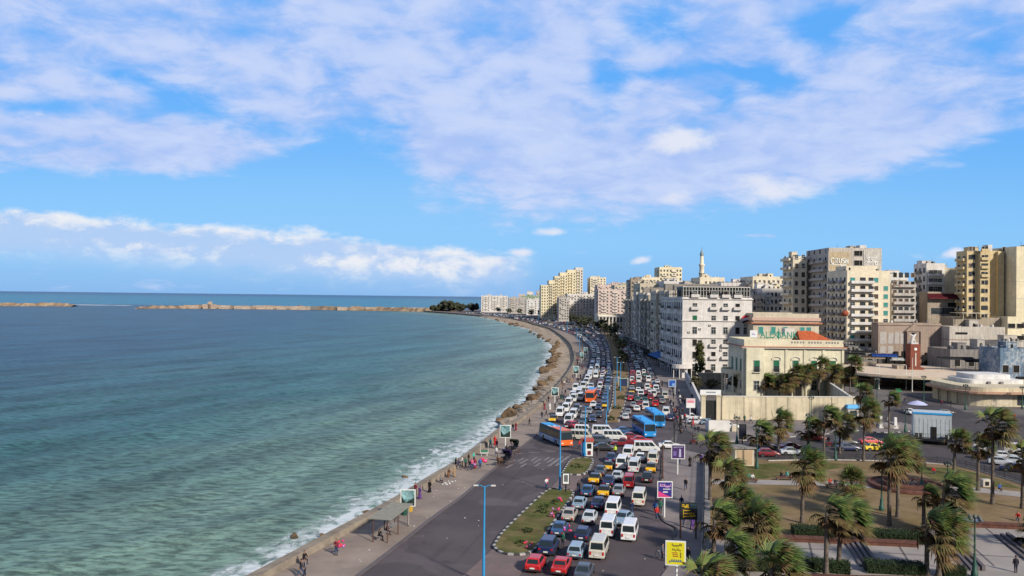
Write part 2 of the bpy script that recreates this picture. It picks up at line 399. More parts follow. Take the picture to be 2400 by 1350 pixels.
    caps = t.smooth(t.noise(t.mapping(pos, (.20, .42, .4)), 1., 5, .7, .5), .765, .82) * .4
    surf = t.smooth(sf_ + (fo - .5) * .5, .45, .85)
    foam = t.math('MAXIMUM', t.math('MAXIMUM', t.math('MAXIMUM', foam * .85, wash), caps), surf)
    t.put(b.inputs['Base Color'], t.mix(foam, col, (.62, .66, .68, 1)))
    t.put(b.inputs['Roughness'], t.smooth(foam, 0., 1., .30, .8)); b.inputs['IOR'].default_value = 1.33; b.inputs['Specular IOR Level'].default_value = .07
    bn = t.node('ShaderNodeBump'); bn.inputs['Strength'].default_value = .85; bn.inputs['Distance'].default_value = .55
    t.put(bn.inputs['Height'], fine * .8 + t.noise(t.mapping(pos, (.16, .30, .2)), 1., 4, .6) * .9); t.l.new(bn.outputs[0], b.inputs['Normal'])
    me.materials.append(m); o = obj('sea', me); o['kind'] = 'structure'
make_sea()

# ---- land, beach, promenade, carriageways
m_ground = mat('dusty_ground', (.155, .140, .132), .95, .16, .05, .15, col2=(.115, .103, .10), world=True)
m_asph = mat('asphalt', (.088, .071, .075), .9, .16, .06, .25, col2=(.072, .058, .062), world=True, detail=8, bump=.1)
m_side = mat('side_asphalt', (.070, .060, .062), .9, .16, .06, .2, col2=(.056, .049, .050), world=True, detail=8)
m_prom = mat('promenade_paving', (.285, .228, .186), .9, .14, .12, .15, col2=(.215, .172, .145), world=True, detail=8)
m_pave = mat('pavement_slabs', (.235, .198, .183), .9, .14, .12, .15, col2=(.165, .142, .14), world=True, detail=8)
m_red = mat('reddish_paving', (.175, .125, .118), .9, .14, .3, .15, col2=(.15, .118, .113), world=True, detail=8)
m_stonew = mat('sea_wall_stone', (.26, .215, .165), .9, .22, .35, .15, col2=(.20, .165, .13), world=True, detail=8, bump=.2)
m_beach = mat('beach_rock', (.43, .345, .255), .95, .25, .2, .1, col2=(.30, .225, .155), world=True, detail=8, bump=.5)
m_rock = mat('boulder', (.19, .125, .07), .95, .35, .5, .15, col2=(.065, .05, .038), detail=8, bump=.6)
m_lawn = mat('dry_lawn', (.185, .135, .066), .98, .22, .16, .05, col2=(.225, .155, .095), world=True, detail=9, bump=.3)
m_lawn2 = mat('green_lawn', (.082, .098, .028), .98, .35, .22, .05, col2=(.150, .118, .055), world=True, detail=9, bump=.4)
m_plaza = mat('plaza_slabs', (.32, .285, .26), .85, .10, .15, .2, col2=(.27, .24, .22), world=True, detail=6)
m_kw = mat('kerb_white', (.36, .345, .32), .8, .2, 1.2, .2); m_kb = mat('kerb_black', (.055, .052, .05), .8, .2, 1.2, .2)
m_brick = mat('red_brown_brick', (.135, .06, .045), .9, .25, 1.0, .15, col2=(.10, .048, .038), detail=8)
m_darkstep = mat('dark_step_stone', (.115, .10, .105), .8, .12, .8, .2)
m_mark = mat('road_marking', (.21, .20, .20), .9, .55, 1.6, .2, world=True)
land = [tuple(p.xy) for p in WALL] + [(-172, 1600), (-150, 1720), (-30, 1800), (400, 2100), (4200, 3400), (4200, 10), (0, -60), (-60, -60)]
fillpoly(land, 0., 'ground', m_ground, skirt=3.4, side=m_stonew)
for nm, L_, R_, m_, z_ in (('road', KERB, RKERB, m_asph, .02),):
    fillpoly([tuple(p.xy) for p in L_] + [tuple(p.xy) for p in reversed(R_)], z_, nm, m_)
prom = MB(); W2 = WALL
pk = [tuple(p.xy) for p in KERB]; pw = [tuple(p.xy) for p in WALL if p.y < 1530]
fillpoly(pw + list(reversed(pk)), .15, 'promenade', m_prom, skirt=.15)
kb = MB()
def kerb_run(mbx, line, h=.17, wd=.3, step=1, z0=0., alt=True):
    nn = normals(line)
    for i in range(len(line) - 1):
        a_, b_ = line[i], line[i + 1]; mi = (i // step) % 2 if alt else 0
        n0, n1_ = nn[i] * wd / 2, nn[i + 1] * wd / 2
        q = [a_ - n0, b_ - n1_, b_ + n1_, a_ + n0]
        vs = [(p.x, p.y, z0) for p in q] + [(p.x, p.y, z0 + h) for p in q]
        mbx.add(vs, [(4, 7, 6, 5), (0, 4, 5, 1), (1, 5, 6, 2), (2, 6, 7, 3), (3, 7, 4, 0)], mi)
kerb_run(kb, [p for p in KERB if p.y < 900], .19, .35, alt=False)
struct('kerb', kb, [m_darkstep])
# low sea wall along the promenade edge
sw = MB(); wl = [p for p in WALL if p.y < 1000]; nn = normals(wl)
for i in range(len(wl) - 1):
    def rib(p, q): return [(p + q * .05).to_tuple()[:2] + (-3.0,), (p + q * .12).to_tuple()[:2] + (.86,), (p + q * 1.25).to_tuple()[:2] + (.86,), (p + q * 1.40).to_tuple()[:2] + (.10,)]
    r0, r1 = rib(wl[i], nn[i]), rib(wl[i + 1], nn[i + 1])
    sw.add(r0 + r1, [(0, 4, 5, 1), (1, 5, 6, 2), (2, 6, 7, 3)])
o = sw.build('sea_wall', m_stonew); tag(o, 'low pale stone sea wall running along the whole promenade', 'sea wall')
# beach of pale rock below the wall in the bend of the bay
bo = resample([tuple(p.xy) for p in beach_out], 4.); bw = [p for p in WALL if 176 < p.y < 1270]
be = MB(); nb = 240
def interp(line, t):
    q = t * (len(line) - 1); i = min(int(q), len(line) - 2); return line[i].lerp(line[i + 1], q - i)
rows = []
for k in range(nb + 1):
    t = k / nb; a_, b_ = interp(bw, t), None
    # nearest outer point at the same travel
    b_ = interp(bo, t); row = []
    for s_ in range(7):
        u = s_ / 6; p = a_.lerp(b_, u * 1.12); zz = -.55 - 1.9 * u ** 1.3 + (rng.uniform(-.22, .22) if 0 < s_ < 6 else 0)
        if s_ == 0: zz = -.4
        row.append((p.x + (rng.uniform(-.8, .8) if s_ > 2 else .5), p.y + rng.uniform(-.5, .5), zz))
    rows.append(row)
vs = [p for r_ in rows for p in r_]
be.add(vs, [(i * 7 + j, i * 7 + j + 1, (i + 1) * 7 + j + 1, (i + 1) * 7 + j) for i in range(nb) for j in range(6)])
struct('beach', be, m_beach)
# boulders
BOULD = []
for k in range(5):
    bm = bmesh.new(); bmesh.ops.create_icosphere(bm, subdivisions=3, radius=1.15)
    rs = random.Random(40 + k); pl = [(Vector((rs.uniform(-1, 1), rs.uniform(-1, 1), rs.uniform(-.4, 1))).normalized(), rs.uniform(.45, .85)) for _ in range(16)]
    for v in bm.verts:
        for nrm, dd in pl:
            q = v.co.dot(nrm)
            if q > dd: v.co -= nrm * (q - dd)
        v.co += Vector((rs.uniform(-.05, .05), rs.uniform(-.05, .05), rs.uniform(-.05, .05)))
    me = bpy.data.meshes.new('boulder'); bm.to_mesh(me); bm.free(); me.materials.append(m_rock); BOULD.append(me)
def boulder(px, py, s, flat=.6, label=None, grp='boulders along the rocky shore', z=-2.1):
    p = G(px, py, z); o = obj('boulder', rng.choice(BOULD), loc=(p.x, p.y, z + s * .15)); o.scale = (s * rng.uniform(.8, 1.3), s * rng.uniform(.8, 1.2), s * flat); o.rotation_euler = (0, 0, rng.uniform(0, 6))
    tag(o, label or 'brown boulder among others heaped below the sea wall at the bend of the bay', 'boulder', grp); return o
boulder(1196, 978, 3.0, .75, 'largest ochre boulder at the foot of the sea wall beside the tourist photo board'); boulder(1172, 986, 1.5, .5, 'low brown rock in the surf just seaward of the largest ochre boulder')
boulder(1213, 960, 2.0, .6, 'pale boulder on the far side of the largest ochre boulder'); boulder(1232, 952, 1.7, .5, 'rock between the pale boulder and the rocky beach')
boulder(1222, 968, 1.2, .5, 'small rock tucked against the sea wall behind the largest ochre boulder')
for (x0, y0, x1, y1, k, s0, s1) in ((1240, 944, 1262, 925, 7, 1.2, 2.2), (1258, 912, 1292, 893, 12, 1.2, 2.4), (1275, 872, 1300, 858, 22, .9, 2.7), (1290, 853, 1308, 832, 22, .9, 2.7), (1296, 826, 1308, 808, 18, .9, 2.7), (1240, 778, 1290, 800, 14, .9, 2.4), (1150, 748, 1230, 768, 12, 1.2, 3.)):
    for _ in range(k):
        t = rng.random(); boulder(x0 + (x1 - x0) * t + rng.uniform(-6, 8), y0 + (y1 - y0) * t + rng.uniform(-3, 3), rng.uniform(s0, s1), rng.uniform(.45, .8))
for (px, py, s) in ((690, 1258, .8), (757, 1258, .7), (860, 1200, .6), (948, 1118, .7)):
    boulder(px, py, s, .4, {690: 'small dark rock awash in the foam at the near end of the wall', 757: 'small wet rock touching the foot of the sea wall near the walker with balloons', 860: 'small wet rock at the sea wall behind the bus shelter', 948: 'dark rock showing through the foam off the framed photo board'}[px], None, -2.3)

# ---- medians, islands, crossing
def poly(l, z=0.): return [tuple(G(x, y).xy) for x, y in l]
fillpoly(poly([(1062,1372),(1157,1287),(1290,1147),(1318,1113),(1366,1116),(1343,1156),(1240,1312),(1205,1372)]), .10, 'median_paving', m_red, skirt=.1)
def island(px_pts, nm, lab, m_, z=.30):
    p = [tuple(q.xy) for q in resample([tuple(G(*a_).xy) for a_ in px_pts + px_pts[:1]], .62)]
    fillpoly(p[:-1], z - .03, nm, m_, skirt=z)
    k = MB(); kerb_run(k, [Vector((q[0], q[1], 0)) for q in p], z, .3); o = k.build('kerb', [m_kw, m_kb]); o['kind'] = 'structure'
island([(1157,1285),(1178,1252),(1230,1200),(1283,1153),(1310,1149),(1335,1152),(1342,1163),(1300,1224),(1262,1280),(1243,1298),(1212,1304),(1175,1299)], 'median_island', '', m_lawn2)
island([(1318,1112),(1328,1095),(1338,1082),(1355,1077),(1388,1079),(1384,1096),(1376,1108),(1362,1115),(1340,1115)], 'median_island', '', m_lawn2)
ml = [p for p in MEDL if p.y < 1420]; mr = [p for p in MEDR if p.y < 1420]
fillpoly([tuple(p.xy) for p in ml] + [tuple(p.xy) for p in reversed(mr)], .20, 'median', m_lawn, skirt=.2)
k = MB(); kerb_run(k, [p for p in ml if p.y < 800], .24, .3, alt=True); kerb_run(k, [p for p in mr if p.y < 800], .24, .3, alt=True)
struct('kerb', k, [m_kw, m_kb])
cw = MB()
for i in range(9):
    a_ = G(1333 - i * 15, 1070 + i * .5); b_ = G(1303 - i * 17, 1092 + i * .9)
    for q0, q1 in (((0, 1),) if i < 2 else ((.0, .35), (.62, .95)) if i % 2 else ((.15, .6),)):
        p, q = a_.lerp(b_, q0), a_.lerp(b_, q1); wq = .28 if i < 2 else .2
        cw.quad((p.x - wq, p.y, .032), (q.x - wq, q.y, .032), (q.x + wq, q.y, .032), (p.x + wq, p.y, .032))
for i in range(6): 
    a_ = G(1290 - i * 38, 1058 + i * 2.5); cw.quad((a_.x - 1., a_.y - .25, .032), (a_.x + .9, a_.y - .25, .032), (a_.x + 1., a_.y + .2, .032), (a_.x - .9, a_.y + .2, .032))
struct('crosswalk', cw, m_mark)
# right-hand pavements
fillpoly(poly([(1536,1372),(1563,1334),(1583,1262),(1585,1240),(1551,1218),(1541,1167),(1550,1117),(1554,1062),(1580,1052),(1650,1066),(1646,1372)]), .14, 'pavement', m_pave, skirt=.14)
k = MB(); kerb_run(k, resample(poly([(1563,1333),(1583,1262),(1585,1240),(1551,1217),(1541,1167),(1550,1117),(1553,1062)]), .9), .165, .28, alt=True, step=2); struct('kerb', k, [m_darkstep, m_kb])
up = [p for p in RKERB if 182 < p.y < 700]
fillpoly([tuple(p.xy) for p in up] + [(90, 700), (80.5, 545), (62.5, 300), (61, 291), (49.5, 192), (43, 178)], .14, 'pavement', m_pave, skirt=.14)
k = MB(); kerb_run(k, up, .165, .28, alt=True, step=1); struct('kerb', k, [m_kw, m_kb])
fillpoly(poly([(1668,1000),(1690,985),(2005,984),(2012,1010),(1900,1021),(1780,1030),(1690,1036),(1660,1022)]), .145, 'pavement', m_pave, skirt=.14)
k = MB(); kerb_run(k, resample(poly([(1660,1022),(1690,1036),(1780,1030),(1900,1021),(2012,1010)]), 1.3), .17, .3); struct('kerb', k, [m_kw, m_kb])
fillpoly(poly([(1556,1061),(1582,1051),(1592,1006),(1655,1023),(1690,1037),(1780,1031),(1960,1018),(2013,1011),(2007,985),(2095,955),(2130,925),(2200,942),(2262,966),(2420,976),(2700,990),(2700,1240),(2420,1137),(2330,1110),(2240,1088),(2130,1080),(1800,1075),(1652,1065)]), .03, 'side_street', m_side)
island([(2018,1003),(2050,993),(2100,991),(2138,998),(2145,1008),(2110,1014),(2050,1014)], 'traffic_island', '', m_pave, .22)
# ---- park
fillpoly(poly([(1648,1372),(1652,1068),(1800,1079),(2130,1084),(2240,1092),(2330,1114),(2420,1141),(2700,1260),(2900,1372)]), .12, 'park_lawn', m_lawn, skirt=.12)
fillpoly(poly([(1700,1120),(1720,1094),(1800,1088),(1900,1084),(2000,1090),(1960,1100),(1850,1112),(1790,1124)]), .135, 'park_lawn', m_lawn2)
fillpoly(poly([(2140,1098),(2240,1098),(2330,1122),(2400,1148),(2300,1138),(2190,1128)]), .135, 'park_lawn', m_lawn2)
fillpoly(poly([(1655,1126),(1780,1127),(1950,1130),(2110,1138),(2300,1146),(2500,1165),(2500,1180),(2300,1157),(2110,1150),(1950,1141),(1780,1138),(1655,1137)]), .15, 'path', m_plaza)
fillpoly(poly([(1648,1264),(1860,1270),(2150,1283),(2175,1236),(2420,1242),(2620,1262),(2800,1372),(1648,1372)]), .16, 'plaza', m_plaza)
jt = MB()
for (a_, b_) in (((1758,1262),(1762,1304)),((1895,1270),(1905,1312)),((2105,1280),(2130,1320)),((2230,1240),(2330,1330)),((2310,1240),(2400,1318)),((1700,1283),(1960,1292)),((2060,1298),(2180,1306)),((2200,1262),(2420,1275)),((2230,1300),(2420,1312))):
    a_, b_ = G(*a_), G(*b_); nrm = (b_ - a_).normalized(); nrm = Vector((nrm.y, -nrm.x, 0)) * .12
    jt.quad(*[(p.x, p.y, .166) for p in (a_ - nrm, a_ + nrm, b_ + nrm, b_ - nrm)])
struct('plaza_joints', jt, m_darkstep)
def steps(px_a, px_b, wpx, n_=4):
    a_, b_ = G(*px_a), G(*px_b); s_ = MB(); across = G(px_a[0] + wpx, px_a[1]) - a_
    al = (b_ - a_); 
    for i in range(n_):
        p = a_ + across * (i / n_); q = p + across * (.62 / n_)
        s_.prism([tuple(v.xy) for v in (p, p + al, q + al, q)], .14, .20 + .12 * (i + 1), 0)
    o = s_.build('stairs', m_darkstep); o['kind'] = 'structure'
steps((1975, 1268), (2015, 1332), 44); steps((2208, 1282), (2262, 1342), 48); steps((2330, 1258), (2405, 1318), 40, 3)
# ================================================================== VEHICLES
COL = dict(white=(.66, .66, .65), cream=(.58, .55, .47), silver=(.48, .50, .52), grey=(.22, .23, .24), beige=(.42, .38, .33), black=(.018, .018, .022), navy=(.018, .03, .09), blue=(.028, .085, .20),
           paleblue=(.24, .33, .42), red=(.50, .022, .026), maroon=(.22, .02, .03), green=(.03, .10, .085), slate=(.06, .075, .10), yellow=(.80, .58, .03), orange=(.7, .2, .04), pink=(.5, .25, .27))
CN = dict(paleblue='pale blue', green='dark green', slate='slate grey', navy='navy blue')
def lerp4(q, u, v):
    a_, b_, c_, d_ = [Vector(p) for p in q]; return (a_.lerp(b_, u)).lerp(d_.lerp(c_, u), v)
def pane(mb, q, u0, u1, v0, v1, off=.014, mi=0):
    p = [lerp4(q, u0, v0), lerp4(q, u1, v0), lerp4(q, u1, v1), lerp4(q, u0, v1)]
    nrm = (p[1] - p[0]).cross(p[3] - p[0]).normalized(); p = [v + nrm * off for v in p]
    mb.quad(*p, mi)
def hull(mb, st, mf=lambda y: 0):
    rings = []
    for (y, zb, zt, wb, wt) in st:
        zm = zb + (zt - zb) * .55
        half = [(wb - .12, zb), (wb, zb + .10), (wb + .015, zm), (wt + .03, zt - .05), (wt - .06, zt)]
        rings.append([(-p[0], y, p[1]) for p in half] + [(p[0], y, p[1]) for p in reversed(half)])
    k = 10
    for i in range(len(rings) - 1):
        mi = mf((st[i][0] + st[i + 1][0]) / 2)
        mb.add(rings[i] + rings[i + 1], [(j, (j + 1) % k, k + (j + 1) % k, k + j) for j in range(k)], mi)
    mb.add(rings[0], [tuple(range(k))], mf(st[0][0])); mb.add(rings[-1], [tuple(reversed(range(k)))], mf(st[-1][0]))
def cab(mb, yb0, yb1, yt0, yt1, zb, zt, wb, wt, mi=0):
    def ring(y0, y1, w_, z): return [(-w_, y0, z), (w_, y0, z), (w_, y1, z), (-w_, y1, z)]
    r = [ring(yb0, yb1, wb, zb), ring(yt0, yt1, wt, zt - .07), ring(yt0 + .10, yt1 - .14, wt - .10, zt)]
    for i in (0, 1): mb.add(r[i] + r[i + 1], [(j, (j + 1) % 4, 4 + (j + 1) % 4, 4 + j) for j in range(4)], mi)
    mb.add(r[2], [(0, 1, 2, 3)], mi)
    b_, t_ = r[0], r[1]
    return dict(rear=[b_[0], b_[1], t_[1], t_[0]], right=[b_[1], b_[2], t_[2], t_[1]], front=[b_[2], b_[3], t_[3], t_[2]], left=[b_[3], b_[0], t_[0], t_[3]])
SPEC = {
 'sedan': dict(L=4.4, hull=[(-2.17, .38, .74, .72, .62), (-2.08, .24, .90, .80, .70), (-1.35, .20, .95, .84, .75), (.95, .20, .93, .84, .75), (1.75, .22, .82, .82, .70), (2.17, .36, .66, .72, .6)], cab=(-1.62, 1.02, -.98, .25, .92, 1.43, .76, .60), wh=(1.32, -1.30, .31)),
 'old sedan': dict(L=4.2, hull=[(-2.05, .36, .78, .74, .68), (-2.0, .26, .90, .79, .74), (-1.15, .22, .93, .80, .75), (.85, .22, .92, .80, .75), (1.95, .26, .86, .79, .72), (2.05, .36, .70, .74, .66)], cab=(-1.32, .88, -1.0, .35, .90, 1.42, .74, .62), wh=(1.25, -1.22, .30)),
 'hatchback': dict(L=3.9, hull=[(-1.92, .34, .84, .74, .70), (-1.86, .24, .93, .80, .74), (.9, .20, .94, .82, .75), (1.55, .22, .84, .80, .70), (1.92, .36, .66, .72, .6)], cab=(-1.84, 1.0, -1.45, .25, .92, 1.47, .75, .60), wh=(1.22, -1.22, .30)),
 'estate car': dict(L=4.5, hull=[(-2.2, .36, .84, .76, .70), (-2.14, .24, .95, .82, .75), (.95, .20, .95, .84, .76), (1.8, .22, .84, .82, .72), (2.2, .36, .68, .74, .62)], cab=(-2.1, 1.0, -1.78, .25, .93, 1.50, .77, .62), wh=(1.35, -1.3, .31)),
 'jeep': dict(L=4.4, hull=[(-2.1, .45, 1.0, .80, .76), (-2.05, .34, 1.10, .88, .82), (.95, .32, 1.10, .88, .82), (1.8, .34, 1.02, .87, .78), (2.15, .45, .86, .80, .70)], cab=(-2.04, .98, -1.9, .40, 1.08, 1.80, .82, .70), wh=(1.35, -1.3, .38)),
 'minibus': dict(L=4.8, hull=[(-2.38, .36, 1.02, .80, .80), (-2.34, .26, 1.08, .85, .84), (1.6, .24, 1.08, .86, .84), (2.15, .26, .98, .84, .80), (2.38, .36, .80, .78, .70)], cab=(-2.33, 2.02, -2.22, 1.18, 1.05, 2.02, .84, .74), wh=(1.5, -1.35, .33)),
 'microbus': dict(L=3.7, hull=[(-1.85, .34, .98, .70, .70), (-1.8, .26, 1.04, .74, .73), (1.4, .24, 1.04, .74, .73), (1.7, .28, .94, .72, .68), (1.85, .36, .80, .68, .62)], cab=(-1.79, 1.55, -1.68, 1.0, 1.0, 1.86, .73, .64), wh=(1.15, -1.1, .28)),
 'pickup': dict(L=4.8, hull=[(-2.35, .42, .92, .78, .78), (-2.3, .34, .96, .82, .80), (.95, .30, .96, .83, .80), (1.95, .34, .92, .82, .74), (2.35, .42, .78, .76, .66)], cab=(-.55, 1.05, -.45, .45, .94, 1.62, .78, .66), wh=(1.45, -1.35, .36)),
}
SPEC['taxi'] = dict(SPEC['old sedan'])
def car_parts(kind):
    sp = SPEC[kind]; L = sp['L']; P_ = []
    body = MB(); taxi = kind == 'taxi'
    mf = (lambda y: 1 if (y < -.95 or y > 1.05) else 2) if taxi else (lambda y: 0)
    hull(body, sp['hull'], mf); q = cab(body, *sp['cab'], mi=2 if taxi else 0)
    big = kind in ('minibus', 'microbus'); bm_ = [paint, yellowpaint, blackpaint, darkplastic]
    wy = sp['wh']; hw = max(s_[3] for s_ in sp['hull'])
    for y in wy[:2]:
        for s_ in (-1, 1): body.tube((s_ * (hw - .20), y, wy[2] + .03), (s_ * (hw + .018), y, wy[2] + .03), wy[2] + .06, n=14, mi=3)     # wheel arch
    if kind == 'pickup':
        body.b2(-.72, .72, -2.22, -.62, .965, .975, 3)
        for s_ in (-1, 1): body.b2(s_ * .78 - .04, s_ * .78 + .04, -2.3, -.56, .95, 1.22, 0)
        body.b2(-.78, .78, -2.34, -2.26, .95, 1.22, 0)
    P_.append(('body', body, bm_))
    m = MB(); pane(m, q['front'], .07, .93, .10, .93); P_.append(('windscreen', m, [glassb]))
    m = MB(); pane(m, q['rear'], .09, .91, .16 if big else .14, .90); P_.append(('rear_window', m, [glassb]))
    for s_ in ('left', 'right'):
        m = MB(); nw = 4 if big else (3 if kind in ('estate car', 'jeep') else 2); nw = 1 if kind == 'pickup' else nw
        for k in range(nw): pane(m, q[s_], .06 + .88 * k / nw, .06 + .88 * (k + 1) / nw - .025, .14, .90)
        P_.append(('side_window', m, [glassb]))
    for y in wy[:2]:
        for s_ in (-1, 1):
            m = MB(); m.tube((s_ * (hw - .19), y, wy[2]), (s_ * (hw + .03), y, wy[2]), wy[2], n=14); P_.append(('wheel', m, [rubber]))
            m = MB(); m.tube((s_ * (hw + .02), y, wy[2]), (s_ * (hw + .04), y, wy[2]), wy[2] * .58, n=10); P_.append(('rim', m, [chrome]))
    yr, zr = sp['hull'][0][0], sp['hull'][0][2]; yf, zf = sp['hull'][-1][0], sp['hull'][-1][2]; wr = sp['hull'][0][3]; wf = sp['hull'][-1][3]
    for s_ in (-1, 1):
        m = MB(); hh = .30 if big else .15; m.b2(s_ * (wr - .12) - .10, s_ * (wr - .12) + .10, yr - .025, yr + .08, zr - .10 - hh, zr - .06); P_.append(('tail_light', m, [redlens]))
        m = MB(); m.b2(s_ * (wf - .13) - .13, s_ * (wf - .13) + .13, yf - .08, yf + .025, zf - .17, zf - .04); P_.append(('headlight', m, [clearlens]))
    m = MB(); m.b2(-wr - .03, wr + .03, yr - .07, yr + .05, .34, .48, 0); P_.append(('bumper', m, [darkplastic if kind not in ('minibus', 'microbus') else paint]))
    m = MB(); m.b2(-wf - .03, wf + .03, yf - .05, yf + .07, .34, .48, 0); P_.append(('bumper', m, [darkplastic if kind not in ('minibus', 'microbus') else paint]))
    m = MB(); m.b2(-.24, .24, yr - .082, yr - .05, .52, .66, 0); P_.append(('number_plate', m, [white_p]))
    return P_
PROTO, MERGED, LOWM = {}, {}, {}
ALLM = [paint, yellowpaint, blackpaint, darkplastic, glassb, rubber, chrome, redlens, clearlens, white_p]
for kd in SPEC:
    ps = car_parts(kd); PROTO[kd] = [(nm, mb.mesh(nm, ms), nm in ('body', 'bumper')) for nm, mb, ms in ps]
    mg = MB()
    for nm, mb, ms in ps:
        o_ = len(mg.v); mg.v += mb.v; mg.f += [[i + o_ for i in f] for f in mb.f]; mg.m += [ALLM.index(ms[i]) for i in mb.m]; mg.sm += mb.sm
    MERGED[kd] = mg.mesh('vehicle', ALLM); LOWM[kd] = mg
VEH = []
def road_dir(y):
    if y < 150: return Vector((.23, 1, 0)).normalized()
    if y < 185: return Vector((.20, 1, 0)).normalized()
    a_, b_ = at_y(MEDR, y - 8), at_y(MEDR, y + 8); return Vector(((b_ - a_) / 16, 1, 0)).normalized()
NAMES = {'minibus': 'minibus', 'microbus': 'small_van', 'pickup': 'pickup_truck', 'taxi': 'taxi', 'jeep': 'off_road_car', 'sedan': 'sedan_car', 'old sedan': 'sedan_car', 'hatchback': 'hatchback_car', 'estate car': 'estate_car'}
CATS = {'minibus': 'minibus', 'microbus': 'small van', 'pickup': 'pickup truck', 'taxi': 'taxi'}
SAY = {'microbus': 'small van', 'jeep': 'off road car', 'old sedan': 'boxy sedan', 'taxi': 'taxi'}
def vehicle(kind, color, pos, head, zone, label=None, near=True):
    col = COL['black' if kind == 'taxi' else color]; j = rng.uniform(.88, 1.12); col = tuple(min(.85, c * j) for c in col)
    rz = math.atan2(-head.x, head.y)
    if near:
        t = thing(NAMES[kind], label, CATS.get(kind, 'car'), pos, rz)
        for nm, me, ob in PROTO[kind]:
            if nm == 'rim': obj(nm, me, last)
            else: last = obj(nm, me, t, color=col)
    else:
        t = obj(NAMES[kind], MERGED[kind], loc=pos, rz=rz, color=col); tag(t, label, CATS.get(kind, 'car'))
    say = ('black and yellow taxi' if kind == 'taxi' else f"{CN.get(color, color)} {SAY.get(kind, kind)}")
    VEH.append(dict(o=t, say=say, p=Vector(pos), h=head.copy(), zone=zone, label=label, kind=kind, L=SPEC[kind]['L']))
    return t
ZR = .02
def put(kind, color, px, py, mode='r', ang=None, zone='outbound', label=None):
    p = G(px, py, ZR); L = SPEC[kind]['L']
    hd = road_dir(p.y) if mode in 'rf' else Vector((1, 0, 0))
    if ang is not None: hd = Vector((math.sin(R(ang)), math.cos(R(ang)), 0))
    elif mode == 'f': hd = -hd
    c = p + hd * L / 2 if mode == 'r' else p - hd * L / 2 if mode == 'f' else p + Vector((0, .85, 0))
    return vehicle(kind, color, c, hd, zone, label)
OUT = [('hatchback','red',1247,1346),('old sedan','red',1308,1353),('sedan','slate',1362,1368),('jeep','navy',1278,1307),('estate car','paleblue',1345,1315),('minibus','cream',1398,1315),
 ('sedan','blue',1305,1261),('hatchback','navy',1361,1273),('minibus','white',1421,1262),('minibus','white',1472,1272),('sedan','beige',1329,1226),('sedan','silver',1377,1232),
 ('minibus','white',1433,1214),('old sedan','paleblue',1353,1198),('sedan','navy',1398,1198),('minibus','cream',1495,1189),('old sedan','blue',1373,1167),('taxi','x',1412,1168),('sedan','grey',1447,1166),
 ('microbus','red',1472,1146),('taxi','x',1390,1137),('sedan','navy',1424,1143),('sedan','slate',1404,1118),('sedan','silver',1444,1131),('sedan','black',1515,1134),('taxi','x',1422,1106),
 ('minibus','white',1455,1102),('minibus','white',1484,1110),('taxi','x',1524,1111),('sedan','navy',1430,1086),('sedan','white',1499,1085),('minibus','cream',1529,1090),('minibus','white',1470,1077)]
for k_ in OUT: put(*k_)
put('sedan', 'paleblue', 1447, 1236, 'f', 205, 'outbound', 'silver blue sedan turned across the lanes with its windscreen towards us, between white minibuses')
J = 'junction'
put('minibus', 'white', 1516, 1061, 's', 92, J, 'long white minibus side on, nearest of the vehicles crossing the junction')
put('sedan', 'white', 1572, 1053, 's', 95, J, 'white sedan crossing just ahead of the long white minibus at the kerb')
put('sedan', 'black', 1418, 1058, 's', 90, J, 'black sedan side on behind the policeman in the bright yellow vest')
put('jeep', 'slate', 1413, 1044, 's', 90, J, 'dark off road car side on just beyond the black sedan in the junction')
put('pickup', 'maroon', 1462, 1048, 's', 275, J, 'maroon pickup truck side on between the black sedan and the long white minibus')
put('sedan', 'maroon', 1481, 1032, 's', 95, J, 'maroon sedan crossing the junction in front of the blue bus')
put('sedan', 'red', 1505, 1041, 's', 95, J, 'red sedan half hidden behind the roof of the long white minibus')
put('minibus', 'white', 1441, 1033, 's', 95, J, 'white minibus with square side windows in the middle of the junction')
put('minibus', 'white', 1415, 1021, 's', 95, J, 'white minibus farthest back in the row crossing the junction')
put('minibus', 'cream', 1364, 1033, 's', 100, J, 'cream minibus nose to tail right beside the front of the orange and blue bus')
put('microbus', 'white', 1368, 1018, 's', 100, J, 'small white van behind the cream minibus beside the orange and blue bus')
put('hatchback', 'red', 1354, 1006, 'f', 150, J, 'red hatchback with domed roof waiting behind the orange and blue bus')
put('sedan', 'blue', 1466, 1018, 's', 95, J, 'blue sedan crossing behind the maroon sedan at the far side of the junction')
IN = [('minibus','white',1310,978),('taxi','x',1293,991),('minibus','white',1330,996),('sedan','slate',1363,997),('minibus','white',1331,953),('jeep','slate',1350,968),('sedan','grey',1368,982),('sedan','navy',1389,991),('sedan','black',1402,981),
 ('minibus','white',1341,936),('minibus','white',1359,940),('sedan','white',1389,956),('taxi','x',1414,957),('sedan','navy',1402,962),('minibus','white',1348,917),('sedan','silver',1401,920),('sedan','blue',1418,936),('sedan','blue',1415,948),('minibus','white',1366,912)]
for kd, cl, px, py in IN: put(kd, cl, px, py, 'f', None, 'oncoming')
PAST = [('sedan','silver',1466,986),('sedan','white',1492,966),('minibus','white',1513,962),('minibus','white',1561,976),('sedan','navy',1572,987),('minibus','cream',1559,936),('sedan','grey',1484,957),('sedan','maroon',1501,953),('hatchback','red',1478,941),('sedan','green',1493,943),('sedan','green',1512,945),
 ('pickup','red',1536,955),('taxi','x',1480,924),('old sedan','white',1496,920),('sedan','maroon',1514,927),('minibus','white',1532,932),('hatchback','red',1484,903),('minibus','white',1497,898),('minibus','white',1520,896),('sedan','orange',1521,910),('sedan','silver',1541,900)]
for k_ in PAST: put(*k_, 'r', None, 'landward')
